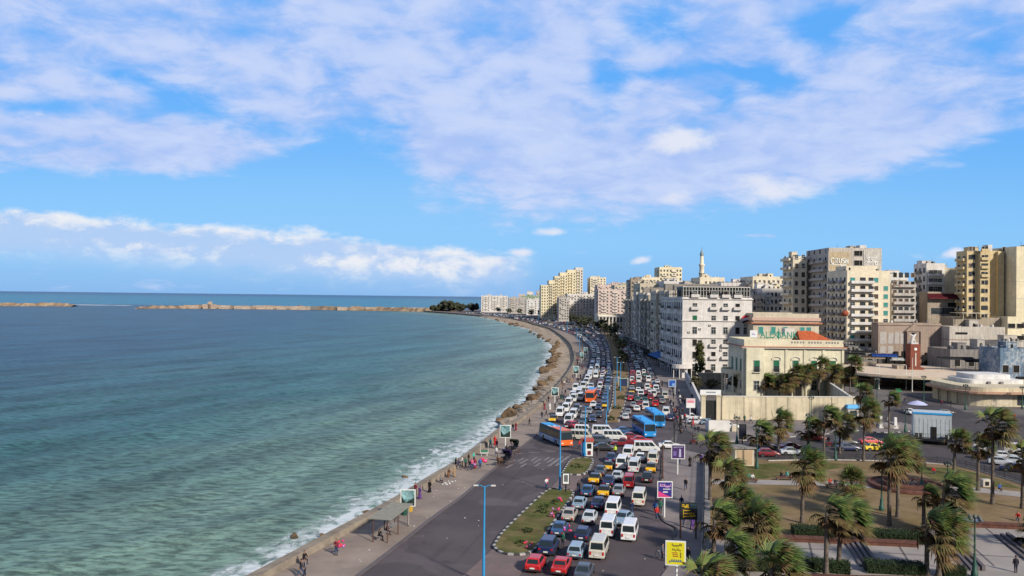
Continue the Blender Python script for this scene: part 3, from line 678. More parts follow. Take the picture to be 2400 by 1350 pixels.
# fill the jam lane by lane, first the nearest three hundred one by one
def free(c, L):
    for v in VEH:
        d = c - v['p']
        if abs(d.y) < (L + v['L']) / 2 + .5 and abs(d.x) < 1.95: return False
    return True
FILLP_IN = [['white'] * 6 + ['silver', 'cream', 'maroon'], ['white', 'slate', 'silver', 'slate', 'green', 'grey', 'white'], ['slate', 'grey', 'silver', 'pink', 'navy', 'white', 'maroon'], ['navy', 'blue', 'slate', 'silver', 'navy', 'grey']]
FILLP_OUT = [['red', 'maroon', 'grey', 'white', 'pink', 'slate'], ['white', 'green', 'slate', 'silver', 'black', 'grey'], ['white', 'beige', 'maroon', 'green', 'grey', 'silver', 'black'], ['white', 'silver', 'grey', 'white', 'navy', 'slate']]
far_list = []; y = 0
cand = []
for side in (0, 1):
    for ln in range(4):
        y = 190 + rng.uniform(0, 4)
        while y < 720:
            lx0, lx1 = (at_y(KERB, y) + 1.3, at_y(MEDL, y) - .4) if side == 0 else (at_y(MEDR, y) + .5, at_y(RKERB, y) - .7)
            wd = lx1 - lx0; x = lx0 + wd * (ln + .5) / 4 + rng.uniform(-.2, .2)
            cl = rng.choice((FILLP_IN if side == 0 else FILLP_OUT)[ln])
            pv_ = .75 if (cl == 'white' and ln < 2 and side == 0) else .45 if cl in ('white', 'cream') else 0
            kd = 'minibus' if rng.random() < pv_ else ('taxi' if rng.random() < .06 else rng.choice(['sedan', 'sedan', 'hatchback', 'old sedan', 'estate car', 'sedan', 'jeep', 'microbus' if cl in ('white', 'red', 'silver') else 'sedan']))
            L = SPEC[kd]['L']; cand.append((y + L / 2, x, side, kd, cl))
            gap = rng.uniform(.9, 2.2) if y < 430 else rng.uniform(1.5, 7) if y < 540 else rng.uniform(6, 30)
            y += L + gap
cand.sort()
nind = 0
BUSZONE = [(25.5, 33, 176, 240), ]
for (y, x, side, kd, cl) in cand:
    c = Vector((x, y, ZR)); L = SPEC[kd]['L']; hd = road_dir(y) * (-1 if side == 0 else 1)
    if y < 205 and side == 0 and x < 13: continue
    if side == 1 and y < 185 + 5: continue
    if not free(c, L): continue
    if side == 1 and 186 < y < 213 and x > 29.0: continue          # the two blue buses stand here
    if side == 0 and 204 < y < 230 and abs(x - (19.6 + (y - 215) * .12)) < 2.4: continue   # and the orange one
    if nind < 195: vehicle(kd, cl, c, hd, 'oncoming' if side == 0 else 'landward', near=y < 235); nind += 1
    else: far_list.append((c, hd, kd, cl))
# the far end of the jam, too small to tell apart, as one mass
for y in np.arange(720, 1400, 9.0):
    for side in (0, 1):
        for ln in range(4):
            if rng.random() < .55: continue
            line0, line1 = (KERB, MEDL) if side == 0 else (MEDR, RKERB)
            q = min(line1, key=lambda p: abs(p.y - y)); a0 = min(line0, key=lambda p: abs(p.y - y)); c = a0.lerp(q, .16 + .68 * (ln + .5) / 4); c.z = ZR
            i_ = line0.index(a0); hd = (line0[min(i_ + 2, len(line0) - 1)] - line0[max(i_ - 2, 0)]).normalized()
            far_list.append((c, hd * (1 if side else -1), rng.choice(['sedan', 'hatchback', 'minibus']), rng.choice(['white', 'cream', 'silver', 'slate', 'navy', 'grey', 'grey', 'black', 'maroon'])))
fm = MB(); FC = ['white', 'cream', 'silver', 'grey', 'black', 'navy', 'red', 'maroon', 'green', 'pink']
FM = [mat('far_' + c_, COL[c_], .35, .05, 1, .5) for c_ in FC] + [glassb, rubber, yellowpaint]
for c, hd, kd, cl in far_list:
    sp = SPEC[kd]; t = MB(); cl = {'slate': 'navy', 'blue': 'navy', 'orange': 'red', 'x': 'black'}.get(cl, cl); ci = FC.index(cl) if cl in FC else 3
    if kd == 'taxi': ci = 4
    hull(t, sp['hull'], lambda y: ci if kd != 'taxi' or abs(y) < 1 else 12); q = cab(t, *sp['cab'], mi=ci)
    for s_ in ('front', 'rear', 'left', 'right'): pane(t, q[s_], .08, .92, .12, .92, mi=10)
    for yy in sp['wh'][:2]:
        for s_ in (-1, 1): t.tube((s_ * .62, yy, .3), (s_ * .86, yy, .3), .3, n=8, mi=11)
    rz = math.atan2(-hd.x, hd.y); cs, sn = math.cos(rz), math.sin(rz)
    fm.add([(c.x + v[0] * cs - v[1] * sn, c.y + v[0] * sn + v[1] * cs, c.z + v[2]) for v in t.v], [], 0); o_ = len(fm.v) - len(t.v)
    fm.f += [[i + o_ for i in f] for f in t.f]; fm.m += t.m; fm.sm += t.sm
tag(fm.build('distant_traffic', FM), 'distant mass of cars filling the corniche towards the far bend of the bay', 'traffic', kind='stuff')

# ---- buses
def bus(loc, rz, label, roofc, bodyc, style):
    t = thing('city_bus', label, 'bus', loc, rz); L, Wd, Hh = 10.8, 1.24, 3.05
    b_ = MB(); hull(b_, [(-L / 2, .42, 1.30, 1.16, 1.20), (-L / 2 + .12, .32, 1.36, Wd - .02, Wd), (L / 2 - .15, .32, 1.36, Wd - .02, Wd), (L / 2, .42, 1.25, 1.16, 1.18)], style)
    q = cab(b_, -L / 2 + .04, L / 2 - .04, -L / 2 + .10, L / 2 - .30, 1.33, Hh, Wd - .02, 1.12, 0)
    b_.f, b_.m = b_.f, b_.m
    for y in (-3.1, 3.0):
        for s_ in (-1, 1): b_.tube((s_ * 1.0, y, .5), (s_ * 1.262, y, .5), .56, n=16, mi=3)
    obj('body', b_.mesh('body', bodyc), t)
    r_ = MB(); 
    for (y0, y1, mi) in roofc[0]: r_.b2(-1.03, 1.03, y0, y1, Hh - .005, Hh + .05, mi)
    r_.b2(-.55, .55, -1.6, .3, Hh + .05, Hh + .20, 0); obj('roof_panel', r_.mesh('roof_panel', roofc[1]), t)
    m = MB(); pane(m, q['front'], .05, .95, .02, .84); obj('windscreen', m.mesh('windscreen', glassb), t)
    m = MB(); pane(m, q['rear'], .1, .9, .3, .85); obj('rear_window', m.mesh('rear_window', glassb), t)
    for s_ in ('left', 'right'):
        for k in range(6):
            m = MB(); pane(m, q[s_], .02 + .96 * k / 6, .02 + .96 * (k + 1) / 6 - .008, .10, .80); obj('side_window', m.mesh('side_window', glassb), t)
    for y in (-3.1, 3.0):
        for s_ in (-1, 1):
            m = MB(); m.tube((s_ * 1.02, y, .5), (s_ * 1.285, y, .5), .48, n=16); wh_ = obj('wheel', m.mesh('wheel', rubber), t); m = MB(); m.tube((s_ * 1.27, y, .5), (s_ * 1.295, y, .5), .26, n=10); obj('rim', m.mesh('rim', chrome), wh_)
    for s_ in (-1, 1):
        m = MB(); m.b2(s_ * .9 - .18, s_ * .9 + .18, L / 2 - .05, L / 2 + .03, .66, .86); obj('headlight', m.mesh('headlight', clearlens), t)
        m = MB(); m.b2(s_ * 1.0 - .1, s_ * 1.0 + .1, -L / 2 - .03, -L / 2 + .05, .7, 1.1); obj('tail_light', m.mesh('tail_light', redlens), t)
        m = MB(); m.tube((s_ * 1.1, L / 2 - .1, 2.5), (s_ * 1.42, L / 2 + .2, 2.45), .03, n=6); m.b2(s_ * 1.42 - .05, s_ * 1.42 + .05, L / 2 + .15, L / 2 + .27, 2.0, 2.45); obj('mirror', m.mesh('mirror', darkplastic), t)
    m = MB(); m.b2(-1.2, 1.2, L / 2 - .05, L / 2 + .09, .36, .56); obj('bumper', m.mesh('bumper', bodyc[1]), t)
    return t
bblue = mat('bus_blue', (.02, .24, .58), .35, .08, 1, .5); bblue2 = mat('bus_roof_blue', (.03, .32, .68), .5, .1, 1, .4); bor = mat('bus_orange', (.72, .13, .02), .35, .08, 1, .5); bgrey = mat('bus_advert', (.42, .47, .55), .5, .5, 1.3, .4, col2=(.12, .25, .50)); bdark = mat('bus_dark', (.05, .055, .06), .5, .1)
a_, b_ = G(1257, 1024, ZR), G(1322, 1052, ZR); hd = (b_ - a_).normalized(); c = (a_ + b_) / 2 + Vector((hd.y * -1.2, hd.x * 1.2, 0)); c.z = ZR
ob = bus(c, math.atan2(-hd.x, hd.y), 'orange and blue city bus turning across the empty lanes at the junction', ([(-5.1, -1.6, 0), (-1.6, .2, 1), (.2, 5.0, 2)], [bblue2, white_p, bor]), [bdark, bor, bgrey, darkplastic], lambda y: 1 if y > 3.6 else 2)
lt = MB()      # white lettering shapes along the side
for k, (y, hgt) in enumerate(((-3.9, .5), (-3.2, .7), (-2.2, .75), (-1.4, .6), (-.7, .75), (.0, .7), (.8, .75))):
    for s_ in (1, -1): lt.b2(s_ * 1.268 - .004, s_ * 1.268 + .004, y - .22, y + .12, .55, .55 + hgt, 0); lt.b2(s_ * 1.268 - .005, s_ * 1.268 + .005, y - .08, y + .04, .72, .72 + hgt * .4, 1)
obj('lettering', lt.mesh('lettering', [white_p, bgrey]), ob)
def facing_bus(px, py, ang, label):
    p = G(px, py, ZR); hd = Vector((math.sin(R(ang)), math.cos(R(ang)), 0)); c = p - hd * 5.4; c.z = ZR
    t = bus(c, math.atan2(-hd.x, hd.y), label, ([(-5.1, 5.0, 0)], [bblue2]), [bblue, bblue, bblue, darkplastic], lambda y: 1)
    m = MB(); 
    for s_ in (-1, 1): m.b2(s_ * 1.268 - .004, s_ * 1.268 + .004, -5.0, 4.8, 1.15, 1.30)
    obj('stripe', m.mesh('stripe', redlens), t)
facing_bus(1524, 1027, 175, 'bright blue city bus nosing out of the jam, nearest of the two blue buses')
facing_bus(1546, 1003, 178, 'bright blue city bus waiting just behind the nearer blue bus by the pavement')
p = G(1382, 945, ZR); hd = -road_dir(p.y); c = p - hd * 5.4; c.z = ZR
bus(c, math.atan2(-hd.x, hd.y), 'orange and blue city bus facing us in the oncoming jam beside white minibuses', ([(-5.1, -1.5, 0), (-1.5, 5.0, 1)], [bblue2, bor]), [bor, bor, bor, darkplastic], lambda y: 1)

# ---- parked along the street beside the park and round the square
def park(kind, color, px, py, ang, label, zone='park'): put(kind, color, px, py, 's', ang, zone, label)
for a_ in (('sedan','maroon',1858,1056,80,'dark red sedan parked behind the silver sedan on the park street'),('hatchback','maroon',1805,1072,95,'dark red hatchback parked at the park railing near the tan kiosk'),('sedan','slate',1797,1055,85,'dark sedan parked between the tan kiosk and the dark red sedan'),
 ('sedan','silver',1860,1068,95,'silver sedan parked at the railing in front of the dark red sedan'),('sedan','red',1912,1034,90,'red sedan driving along the park street behind the palm with green lamp post'),('sedan','navy',1992,1058,92,'dark blue sedan parked beside the yellow sedan'),('sedan','black',1988,1045,90,'black sedan behind the dark blue sedan on the park street'),
 ('old sedan','yellow',2054,1058,88,'yellow boxy sedan parked at the park railing'),('sedan','red',2045,1043,90,'bright red sedan standing behind the yellow boxy sedan'),('estate car','silver',1633,996,95,'silver estate car parked across the pavement by the gate pillars'),('pickup','white',1622,986,95,'white pickup truck parked behind the silver estate car by the gate'),
 ('hatchback','paleblue',1665,998,100,'pale blue hatchback parked nose in beside the silver estate car'),('sedan','white',1712,1006,95,'white sedan half hidden by market stuff below the garden wall'),('sedan','white',2136,972,185,'white sedan with pale cover parked alone in the square'),('sedan','black',2219,973,92,'black sedan driving across the open square'),
 ('sedan','white',2302,1062,110,'white sedan first in the parked row on the right of the park'),('sedan','black',2318,1078,115,'black sedan between white cars in the row right of the park'),('hatchback','silver',2352,1092,115,'silver hatchback in the parked row behind the tall right hand palm'),('sedan','white',2360,1078,112,'white sedan in the second parked row right of the park'),
 ('sedan','navy',2385,1108,118,'dark blue sedan nearest in the parked row at the right edge'),('sedan','silver',2388,1090,115,'silver sedan behind the dark blue sedan at the right edge'),('sedan','slate',2290,1066,110,'dark grey sedan parked under the tall palms right of the stage truck'),('minibus','white',2392,1066,112,'white minibus parked at the right edge beyond the park')): park(*a_)

# ---- labels that single vehicles out by their neighbours
ZN = dict(outbound='in the jam before the junction', oncoming='in the oncoming jam by the promenade', landward='in the landward jam past the junction', junction='crossing the junction', park='parked by the park')
used = {v['label'] for v in VEH if v['label']}
def rel(v):
    res = []
    side = Vector((v['h'].y, -v['h'].x, 0)); best = {}
    for o_ in VEH:
        if o_ is v: continue
        d = o_['p'] - v['p']
        if d.length > 12: continue
        f, s_ = d.dot(v['h']), d.dot(side)
        k = 'behind a ' if f > 2.5 and abs(s_) < 1.6 else 'ahead of a ' if f < -2.5 and abs(s_) < 1.6 else 'left of a ' if s_ < -1 and abs(f) < 3 else 'right of a ' if s_ > 1 and abs(f) < 3 else None
        if k and (k not in best or d.length < best[k][0]): best[k] = (d.length, o_['say'])
    return [k + best[k][1] for k in ('behind a ', 'right of a ', 'ahead of a ', 'left of a ') if k in best]
import itertools
from collections import Counter
opts = {}
for i, v in enumerate(VEH):
    if v['label']: continue
    r = rel(v); L_ = []
    z = ZN[v['zone']] 
    for k in (1, 2, 3):
        for cb in itertools.combinations(r, k):
            s_ = f"{v['say']} {z}, " + ', '.join(cb)
            if len(s_.split()) > 16: s_ = f"{v['say']} {'oncoming' if v['zone'] == 'oncoming' else 'landward' if v['zone'] == 'landward' else 'queuing'}, " + ', '.join(cb)
            if len(s_.split()) <= 16: L_.append(s_)
    opts[i] = L_ or [f"{v['say']} {z}, standing clear of the other vehicles"]
cnt = Counter(s_ for L_ in opts.values() for s_ in set(L_))
for i, L_ in opts.items():
    v = VEH[i]; pick = next((s_ for s_ in L_ if cnt[s_] == 1 and s_ not in used), L_[-1]); v['label'] = pick; used.add(pick); v['o']['label'] = pick
for v in VEH: v['o']['group'] = 'vehicles parked round the park and square' if v['zone'] == 'park' else 'vehicles in the corniche traffic jam'
# ================================================================== PEOPLE AND ANIMALS
def remesh(mb, vox, name, mats, smooth_it=2):
    me = mb.mesh('tmp', mats[:1]); o = bpy.data.objects.new('tmp', me); C.objects.link(o)
    md = o.modifiers.new('r', 'REMESH'); md.mode = 'VOXEL'; md.voxel_size = vox
    if smooth_it: s_ = o.modifiers.new('s', 'SMOOTH'); s_.iterations = smooth_it; s_.factor = .5
    dg = bpy.context.evaluated_depsgraph_get(); m2 = bpy.data.meshes.new_from_object(o.evaluated_get(dg))
    bpy.data.objects.remove(o); bpy.data.meshes.remove(me); m2.name = name
    m2.materials.clear()
    for m_ in mats: m2.materials.append(m_)
    m2.polygons.foreach_set('use_smooth', [True] * len(m2.polygons)); return m2
def V(*a_): return Vector(a_)
def skeleton(pose):
    """joints of a 1.72 m figure facing +Y, z = 0 at the soles (or at the seat's ground)"""
    J = {}
    sit = pose.startswith('sit'); hz = .50 if sit else .93
    lean = .10 if sit else .02
    J['hip'] = V(0, 0, hz); J['chest'] = V(0, lean * .5, hz + .38); J['neck'] = V(0, lean, hz + .54); J['head'] = V(0, lean + .03, hz + .70)
    for s_, q in ((-1, 'l'), (1, 'r')):
        sw = {'walk': .26 * s_, 'dresswalk': .16 * s_}.get(pose, .03 * s_)
        J['h' + q] = V(s_ * .095, 0, hz - .03)
        if sit: J['k' + q] = V(s_ * .13, .43, hz + .02); J['a' + q] = V(s_ * .12, .44 + .04 * s_, .09); J['t' + q] = J['a' + q] + V(0, .16, -.05)
        else:
            J['k' + q] = V(s_ * .10, sw * .75 + .03, .50); J['a' + q] = V(s_ * .10, sw * 1.2 - (.10 if sw < -.1 else 0), .09 + (.06 if sw < -.1 else 0)); J['t' + q] = J['a' + q] + V(s_ * .02, .17, -.055)
        J['s' + q] = V(s_ * .185, lean * .8, hz + .47)
        if sit: J['e' + q] = V(s_ * .25, lean + .10, hz + .21); J['w' + q] = V(s_ * .14, lean + .30, hz + .14)
        elif pose == 'hold': J['e' + q] = V(s_ * .26, .06, hz + .19); J['w' + q] = V(s_ * .13, .30, hz + .24)
        else: J['e' + q] = V(s_ * .245, -sw * .35, hz + .19); J['w' + q] = V(s_ * .255, -sw * .9 + .06, hz - .05)
    return J
def person_proto(pose, female, trous):
    J = skeleton(pose); b = MB()
    hip, ch, nk, hd = J['hip'], J['chest'], J['neck'], J['head']
    b.ell(hip, (.165, .115, .13), 12, 8); b.ell((hip + ch) / 2, (.145, .105, .20), 12, 8); b.ell(ch, (.18, .12, .19), 12, 8); b.ell(nk - V(0, 0, .06), (.17, .09, .08), 12, 8)
    b.path([nk - V(0, 0, .05), nk + V(0, .01, .06), hd - V(0, 0, .03)], [.065, .055, .055], 10)
    b.ell(hd + V(0, 0, .02), (.078, .098, .118), 14, 10); b.ell(hd + V(0, .045, -.05), (.052, .055, .065), 10, 8)          # skull, jaw
    b.path([hd + V(0, .09, .03), hd + V(0, .118, -.012), hd + V(0, .095, -.028)], [.010, .017, .012], 6)                   # nose
    b.path([hd + V(-.025, .098, -.058), hd + V(.025, .098, -.058)], [.009, .009], 6)                                     # mouth
    for s_ in (-1, 1): b.ell(hd + V(s_ * .080, -.005, .0), (.012, .024, .034), 8, 6)                                       # ears
    for q, s_ in (('l', -1), ('r', 1)):
        b.path([J['h' + q], (J['h' + q] + J['k' + q]) / 2, J['k' + q], (J['k' + q] * .6 + J['a' + q] * .4), J['a' + q]], [.092, .078, .056, .058, .040], 10)
        b.path([J['a' + q] + V(0, -.05, -.05), J['a' + q] + V(0, .04, -.035), J['t' + q]], [.036, .042, .030], 8)
        b.path([J['s' + q] + V(-s_ * .04, 0, .0), J['s' + q], (J['s' + q] + J['e' + q]) / 2, J['e' + q], J['w' + q]], [.055, .055, .047, .040, .028], 9)
        w_, dirn = J['w' + q], (J['w' + q] - J['e' + q]).normalized(); sd_ = V(0, 1, 0) if abs(dirn.z) > .6 else V(1, 0, 0); sd_ = (sd_ - dirn * sd_.dot(dirn)).normalized(); nrm = dirn.cross(sd_)
        b.path([w_, w_ + dirn * .045, w_ + dirn * .085], [.026, .036, .034], 8)                                             # palm
        for k in range(4):
            o_ = w_ + dirn * .08 + sd_ * (.030 - k * .020); ln = (.066, .078, .072, .055)[k]
            b.path([o_, o_ + dirn * ln * .5 + nrm * .008, o_ + dirn * ln * .85 + nrm * .024], [.0095, .009, .0075], 6)
        o_ = w_ + dirn * .03 + sd_ * .034; b.path([o_, o_ + dirn * .03 + sd_ * .025, o_ + dirn * .058 + sd_ * .028 + nrm * .012], [.011, .0105, .008], 6)
    body = remesh(b, .0105, 'body', [skin, hairm], 1)
    res = [('body', body, False)]
    for p_ in body.polygons:
        if any((Vector(p_.center) - hd - V(s_ * .032, .085, .018)).length < .017 for s_ in (-1, 1)): p_.material_index = 1
    t = MB(); t.ell(ch, (.205, .142, .21), 14, 9); t.ell((hip + ch) / 2, (.175, .13, .22), 14, 9); t.ell(hip + V(0, 0, .02), (.19, .138, .13), 14, 9); t.ell(nk - V(0, 0, .06), (.19, .105, .075), 12, 8)
    for q in 'lr': t.path([J['s' + q], (J['s' + q] + J['e' + q]) / 2, J['e' + q], J['e' + q].lerp(J['w' + q], .88)], [.078, .064, .056, .046], 9)
    if female:
        foot = .06 if not pose.startswith('sit') else .06
        if pose.startswith('sit'):
            t.path([hip, hip + V(0, .22, .03), V(0, .44, .50)], [.18, .19, .17], 12); t.path([V(0, .44, .52), V(0, .46, .28), V(0, .46, .07)], [.165, .19, .22], 12)
        else: t.path([hip + V(0, 0, .1), hip - V(0, 0, .25), V(0, .02, .35), V(0, .02, foot)], [.16, .20, .235, .27], 14)
        res.append(('dress', remesh(t, .026, 'dress', [cloth]), True))
        h = MB(); h.ell(hd + V(0, -.018, .03), (.098, .108, .128), 14, 10); h.ell(nk + V(0, -.01, .02), (.13, .11, .10), 12, 8); h.ell(hd + V(0, .10, .0), (.001, .001, .001), 4, 3)
        res.append(('headscarf', h.mesh('headscarf', cloth), True))
    else:
        res.append(('jacket', remesh(t, .026, 'jacket', [cloth]), True))
        t = MB(); t.ell(hip, (.178, .128, .13), 12, 8)
        for q in 'lr': t.path([J['h' + q], (J['h' + q] + J['k' + q]) / 2, J['k' + q], J['k' + q].lerp(J['a' + q], .9)], [.108, .093, .073, .062], 10)
        res.append(('trousers', remesh(t, .026, 'trousers', [trous]), False))
        h = MB(); h.ell(hd + V(0, -.016, .042), (.087, .100, .108), 12, 8); res.append(('hair', h.mesh('hair', hairm), False))
    t = MB()
    for q in 'lr': t.path([J['a' + q] + V(0, -.055, -.05), J['a' + q] + V(0, .04, -.035), J['t' + q] + V(0, .02, 0)], [.046, .052, .040], 8)
    res.append(('shoes', t.mesh('shoes', shoe), False))
    return res
PP = {}
for k_, a_ in dict(stand=('stand', 0, cloth2), walk=('walk', 0, jeans), walk2=('walk', 0, cloth2), sit=('sit', 0, cloth2), sit2=('sit', 0, jeans), hold=('hold', 0, jeans), dress=('dresswalk', 1, cloth2), dress_sit=('sit', 1, cloth2)).items(): PP[k_] = person_proto(*a_)
PCOL = dict(black=(.015, .015, .018), dark=(.03, .028, .035), purple=(.10, .05, .20), red=(.50, .03, .03), white=(.62, .62, .60), blue=(.04, .12, .35), navy=(.02, .03, .08), green=(.03, .12, .08), teal=(.05, .38, .33), brown=(.13, .065, .035), grey=(.16, .16, .17), pink=(.65, .12, .25), hivis=(.60, .78, .08), tan=(.30, .20, .12), maroon=(.20, .03, .05))
def person(proto, color, px, py, face, label, z=.15, grp=None, sc=1.0, pos=None):
    p = pos if pos is not None else G(px, py, z); t = thing('person', label, 'person', p, R(-face), grp); t.scale = (sc,) * 3
    for nm, me, ob in PP[proto]: obj(nm, me, t, color=PCOL[color])
    return t
# along the promenade
person('sit', 'black', 712, 1320, 130, 'person in black sitting on the sea wall near the bottom of the picture', .42)
person('walk', 'dark', 705, 1352, 60, 'person in dark clothes walking under the one sitting on the sea wall')
person('stand', 'grey', 715, 1350, 250, 'person in a pale jacket beside the walker below the seated one')
person('hold', 'maroon', 788, 1301, 200, 'person carrying pink balloons along the empty promenade')
person('dress', 'black', 1007, 1154, 200, 'person in a long black robe standing by the sea wall past the photo board')
person('sit', 'grey', 1033, 1133, 150, 'person sitting on the pavement beside small white wares', .0)
person('dress', 'purple', 984, 1169, 210, 'person in a long purple robe just behind the nearest framed photo board')
person('stand', 'maroon', 974, 1160, 220, 'person with dark top by the wall hidden behind the purple robe')
person('dress_sit', 'brown', 1053, 1117, 200, 'person in brown seated at the wall, left of a pair', .15); person('dress_sit', 'tan', 1063, 1116, 160, 'person in tan seated at the wall, right of a pair', .15)
gr = 'crowd by the sea wall'
for (pr, cl, px, py, f, lb) in (('stand','black',1068,1097,60,'person in black at the left end of the crowd by the sea wall'),('walk','navy',1074,1100,90,'person in navy second from the left end of the crowd by the wall'),('stand','white',1083,1094,100,'person in white in the crowd by the sea wall'),('stand','green',1091,1096,150,'person in dark green in the crowd by the sea wall'),
  ('hold','pink',1106,1100,190,'person in bright pink at the front of the crowd by the wall'),('walk','dark',1101,1102,220,'person in dark clothes left of the pink one in the crowd'),('dress','maroon',1113,1098,170,'person in a maroon robe right of the pink one in the crowd'),('walk','blue',1125,1099,180,'person in blue walking at the right end of the crowd'),('stand','teal',1110,1082,120,'person in teal behind the crowd by the sea wall'),('stand','black',1098,1086,120,'person in black behind the pink one, nearest the water'),
  ('walk','teal',1149,1050,20,'person in teal near the wall beyond the crowd'),('sit','tan',1137,1045,100,'person in tan seated on the wall beyond the crowd'),('dress','red',1160,1043,190,'person in a long red robe beside the second photo board'),('walk','maroon',1164,1052,190,'person in maroon just in front of the red robe'),
  ('walk','white',1163,1070,200,'person in white near the horse and carriage'),('walk','black',1202,1011,20,'person in black beyond the second photo board'),('dress','maroon',1209,1009,200,'person in a maroon robe beyond the second photo board')): person(pr, cl, px, py, f, lb, grp=gr)
for i, (px, py, cl, pr, lb) in enumerate(((1270,981,'dark','walk','person in dark clothes behind the tail of the orange and blue bus'),(1280,976,'black','walk2','person in black just past the tail of the orange and blue bus'),(1286,942,'maroon','walk','person in maroon left of the third photo board'),(1301,960,'dark','walk2','person in dark clothes at the foot of the third photo board'),
   (1318,924,'grey','walk','person in grey, left of two between the third and fourth photo boards'),(1325,926,'black','walk2','person in black, right of two between the third and fourth photo boards'),(1316,901,'black','stand','person in black at the wall before the fourth photo board'),(1322,904,'white','walk','person in white at the wall before the fourth photo board'),
   (1334,902,'dark','walk','person in dark clothes below the fourth photo board'),(1340,897,'tan','dress','person in tan robe below the fourth photo board'),(1352,896,'navy','walk2','person in navy at the post of the fourth photo board'),(1346,886,'black','walk','person in black left of the fourth photo board'),(1364,865,'dark','walk','person in dark clothes on the kerb side past the fourth photo board'),
   (1352,848,'maroon','walk2','person in maroon on the bend of the promenade'),(1358,842,'black','walk','person in black on the bend of the promenade'),(1351,836,'grey','walk','person in grey far along the bend of the promenade'),(1360,830,'navy','walk2','person in navy far along the bend of the promenade'))):
    person(pr, cl, px, py, (i * 77) % 360, lb, grp='strollers along the far promenade')
# median and junction
person('walk', 'dark', 1356, 1155, 10, 'person walking on the red paving between the two planted islands', .1)
person('stand', 'green', 1319, 1282, 40, 'person standing between cars holding up pink inflatables', .02)
person('stand', 'hivis', 1442, 1066, 200, 'policeman in a bright yellow vest standing in the junction', .02)
person('stand', 'black', 1399, 1068, 60, 'person in black standing at the junction by the kiosk', .02)
person('walk', 'red', 1358, 1053, 120, 'person in red by the front of the orange and blue bus', .02)
person('hold', 'white', 1280, 1147, 150, 'street seller with pink wares at the tip of the planted island', .05)
person('walk', 'navy', 1481, 1205, 330, 'person in navy walking out between the minibuses', .02)
# right pavement
for a_ in (('walk','black',1607,1148,200,'person in black walking alone in the middle of the right pavement'),('dress','black',1617,1093,180,'person in a black robe near the purple photo sign'),('walk','purple',1643,1086,10,'person in purple beside the park railing'),('walk','grey',1593,1088,0,'person in grey behind the purple photo sign post'),
   ('walk','red',1539,1218,160,'person in red stepping off the kerb'),('walk2','blue',1535,1205,170,'person in blue just behind the one in red'),('stand','green',1548,1202,180,'person in dark green on the kerb beside the purple sign post'),('walk2','navy',1597,1192,180,'person in navy behind the yellow and black direction sign'),
   ('walk','brown',1602,1232,180,'person in brown under the yellow and black direction sign'),('dress','purple',1622,1241,0,'person in a long violet robe by the direction sign'),('stand','grey',1552,1312,90,'person with a bicycle at the roadside by the yellow sign'),('walk','black',1612,1320,190,'person in black right of the yellow sign'),
   ('walk','dark',1624,1036,100,'person in dark clothes crossing the pale forecourt'),('walk2','black',1548,1178,180,'person in black at the left edge of the purple sign')): person(*a_[:5], a_[5], .14)
gr = 'people on the landward pavement'
for i, (px, py, cl) in enumerate(((1572,950,'black'),(1578,955,'dark'),(1585,958,'grey'),(1589,966,'navy'),(1581,972,'red'),(1592,978,'black'),(1587,990,'maroon'),(1596,997,'black'),(1570,925,'black'),(1576,918,'dark'),(1583,921,'maroon'),(1552,905,'black'),(1600,1008,'grey'))):
    person(('walk','stand','walk2','dress')[i % 4], cl, px, py, i * 61 % 360, 'person in %s in the landward pavement crowd%s' % (cl, ('', ' near the blue sign', ' by the lamp post', ' near the pink and white sign', '')[i % 5]), .14, gr)
CR = ['black', 'dark', 'black', 'navy', 'grey', 'maroon', 'brown', 'dark', 'white', 'red']
for i in range(30):
    py = rng.uniform(905, 1008); p = G(0, py, .14); xk = at_y(RKERB, p.y); p.x = xk + rng.uniform(.2, 5.0) * (1 if i % 3 else 1.6); cl = rng.choice(CR)
    person(('walk','stand','walk2','dress')[i % 4], cl, 0, 0, rng.uniform(0, 360), 'person in %s lost in the dense crowd on the landward pavement' % cl, grp=gr, pos=p)
for i in range(22):
    py = rng.uniform(815, 985); p = G(0, py, .15); p.x = at_y(WALL, p.y) + (at_y(KERB, p.y) - at_y(WALL, p.y)) * rng.uniform(.2, .9); cl = rng.choice(CR)
    person(('walk','walk2','dress','stand')[i % 4], cl, 0, 0, rng.uniform(0, 360), 'person in %s among the scattered strollers on the far promenade' % cl, grp='strollers along the far promenade', pos=p)
gr = 'people around the market wall'
for i, (px, py, cl, lb) in enumerate(((1716,981,'black','person in black, left of two beneath the cream garden wall'),(1722,984,'dark','person in dark clothes, right of two beneath the cream garden wall'),(1745,990,'green','person in green under the cream garden wall'),(1760,992,'white','person in white under the cream garden wall'),(1942,1042,'black','person crossing the park street by the red sedan'),(2060,995,'tan','person in tan by the small monument'),
   (2207,952,'maroon','person in maroon at the corner of the low round building'),(2229,953,'black','person in black at the corner of the low round building'),(2378,985,'red','person in red near the right edge of the square'),(2120,945,'dark','person in dark clothes by the covered white car'),(2046,930,'purple','person in purple behind the bank garden wall'))): person(('walk','stand','walk2')[i % 3], cl, px, py, i * 95 % 360, lb, .1, gr)
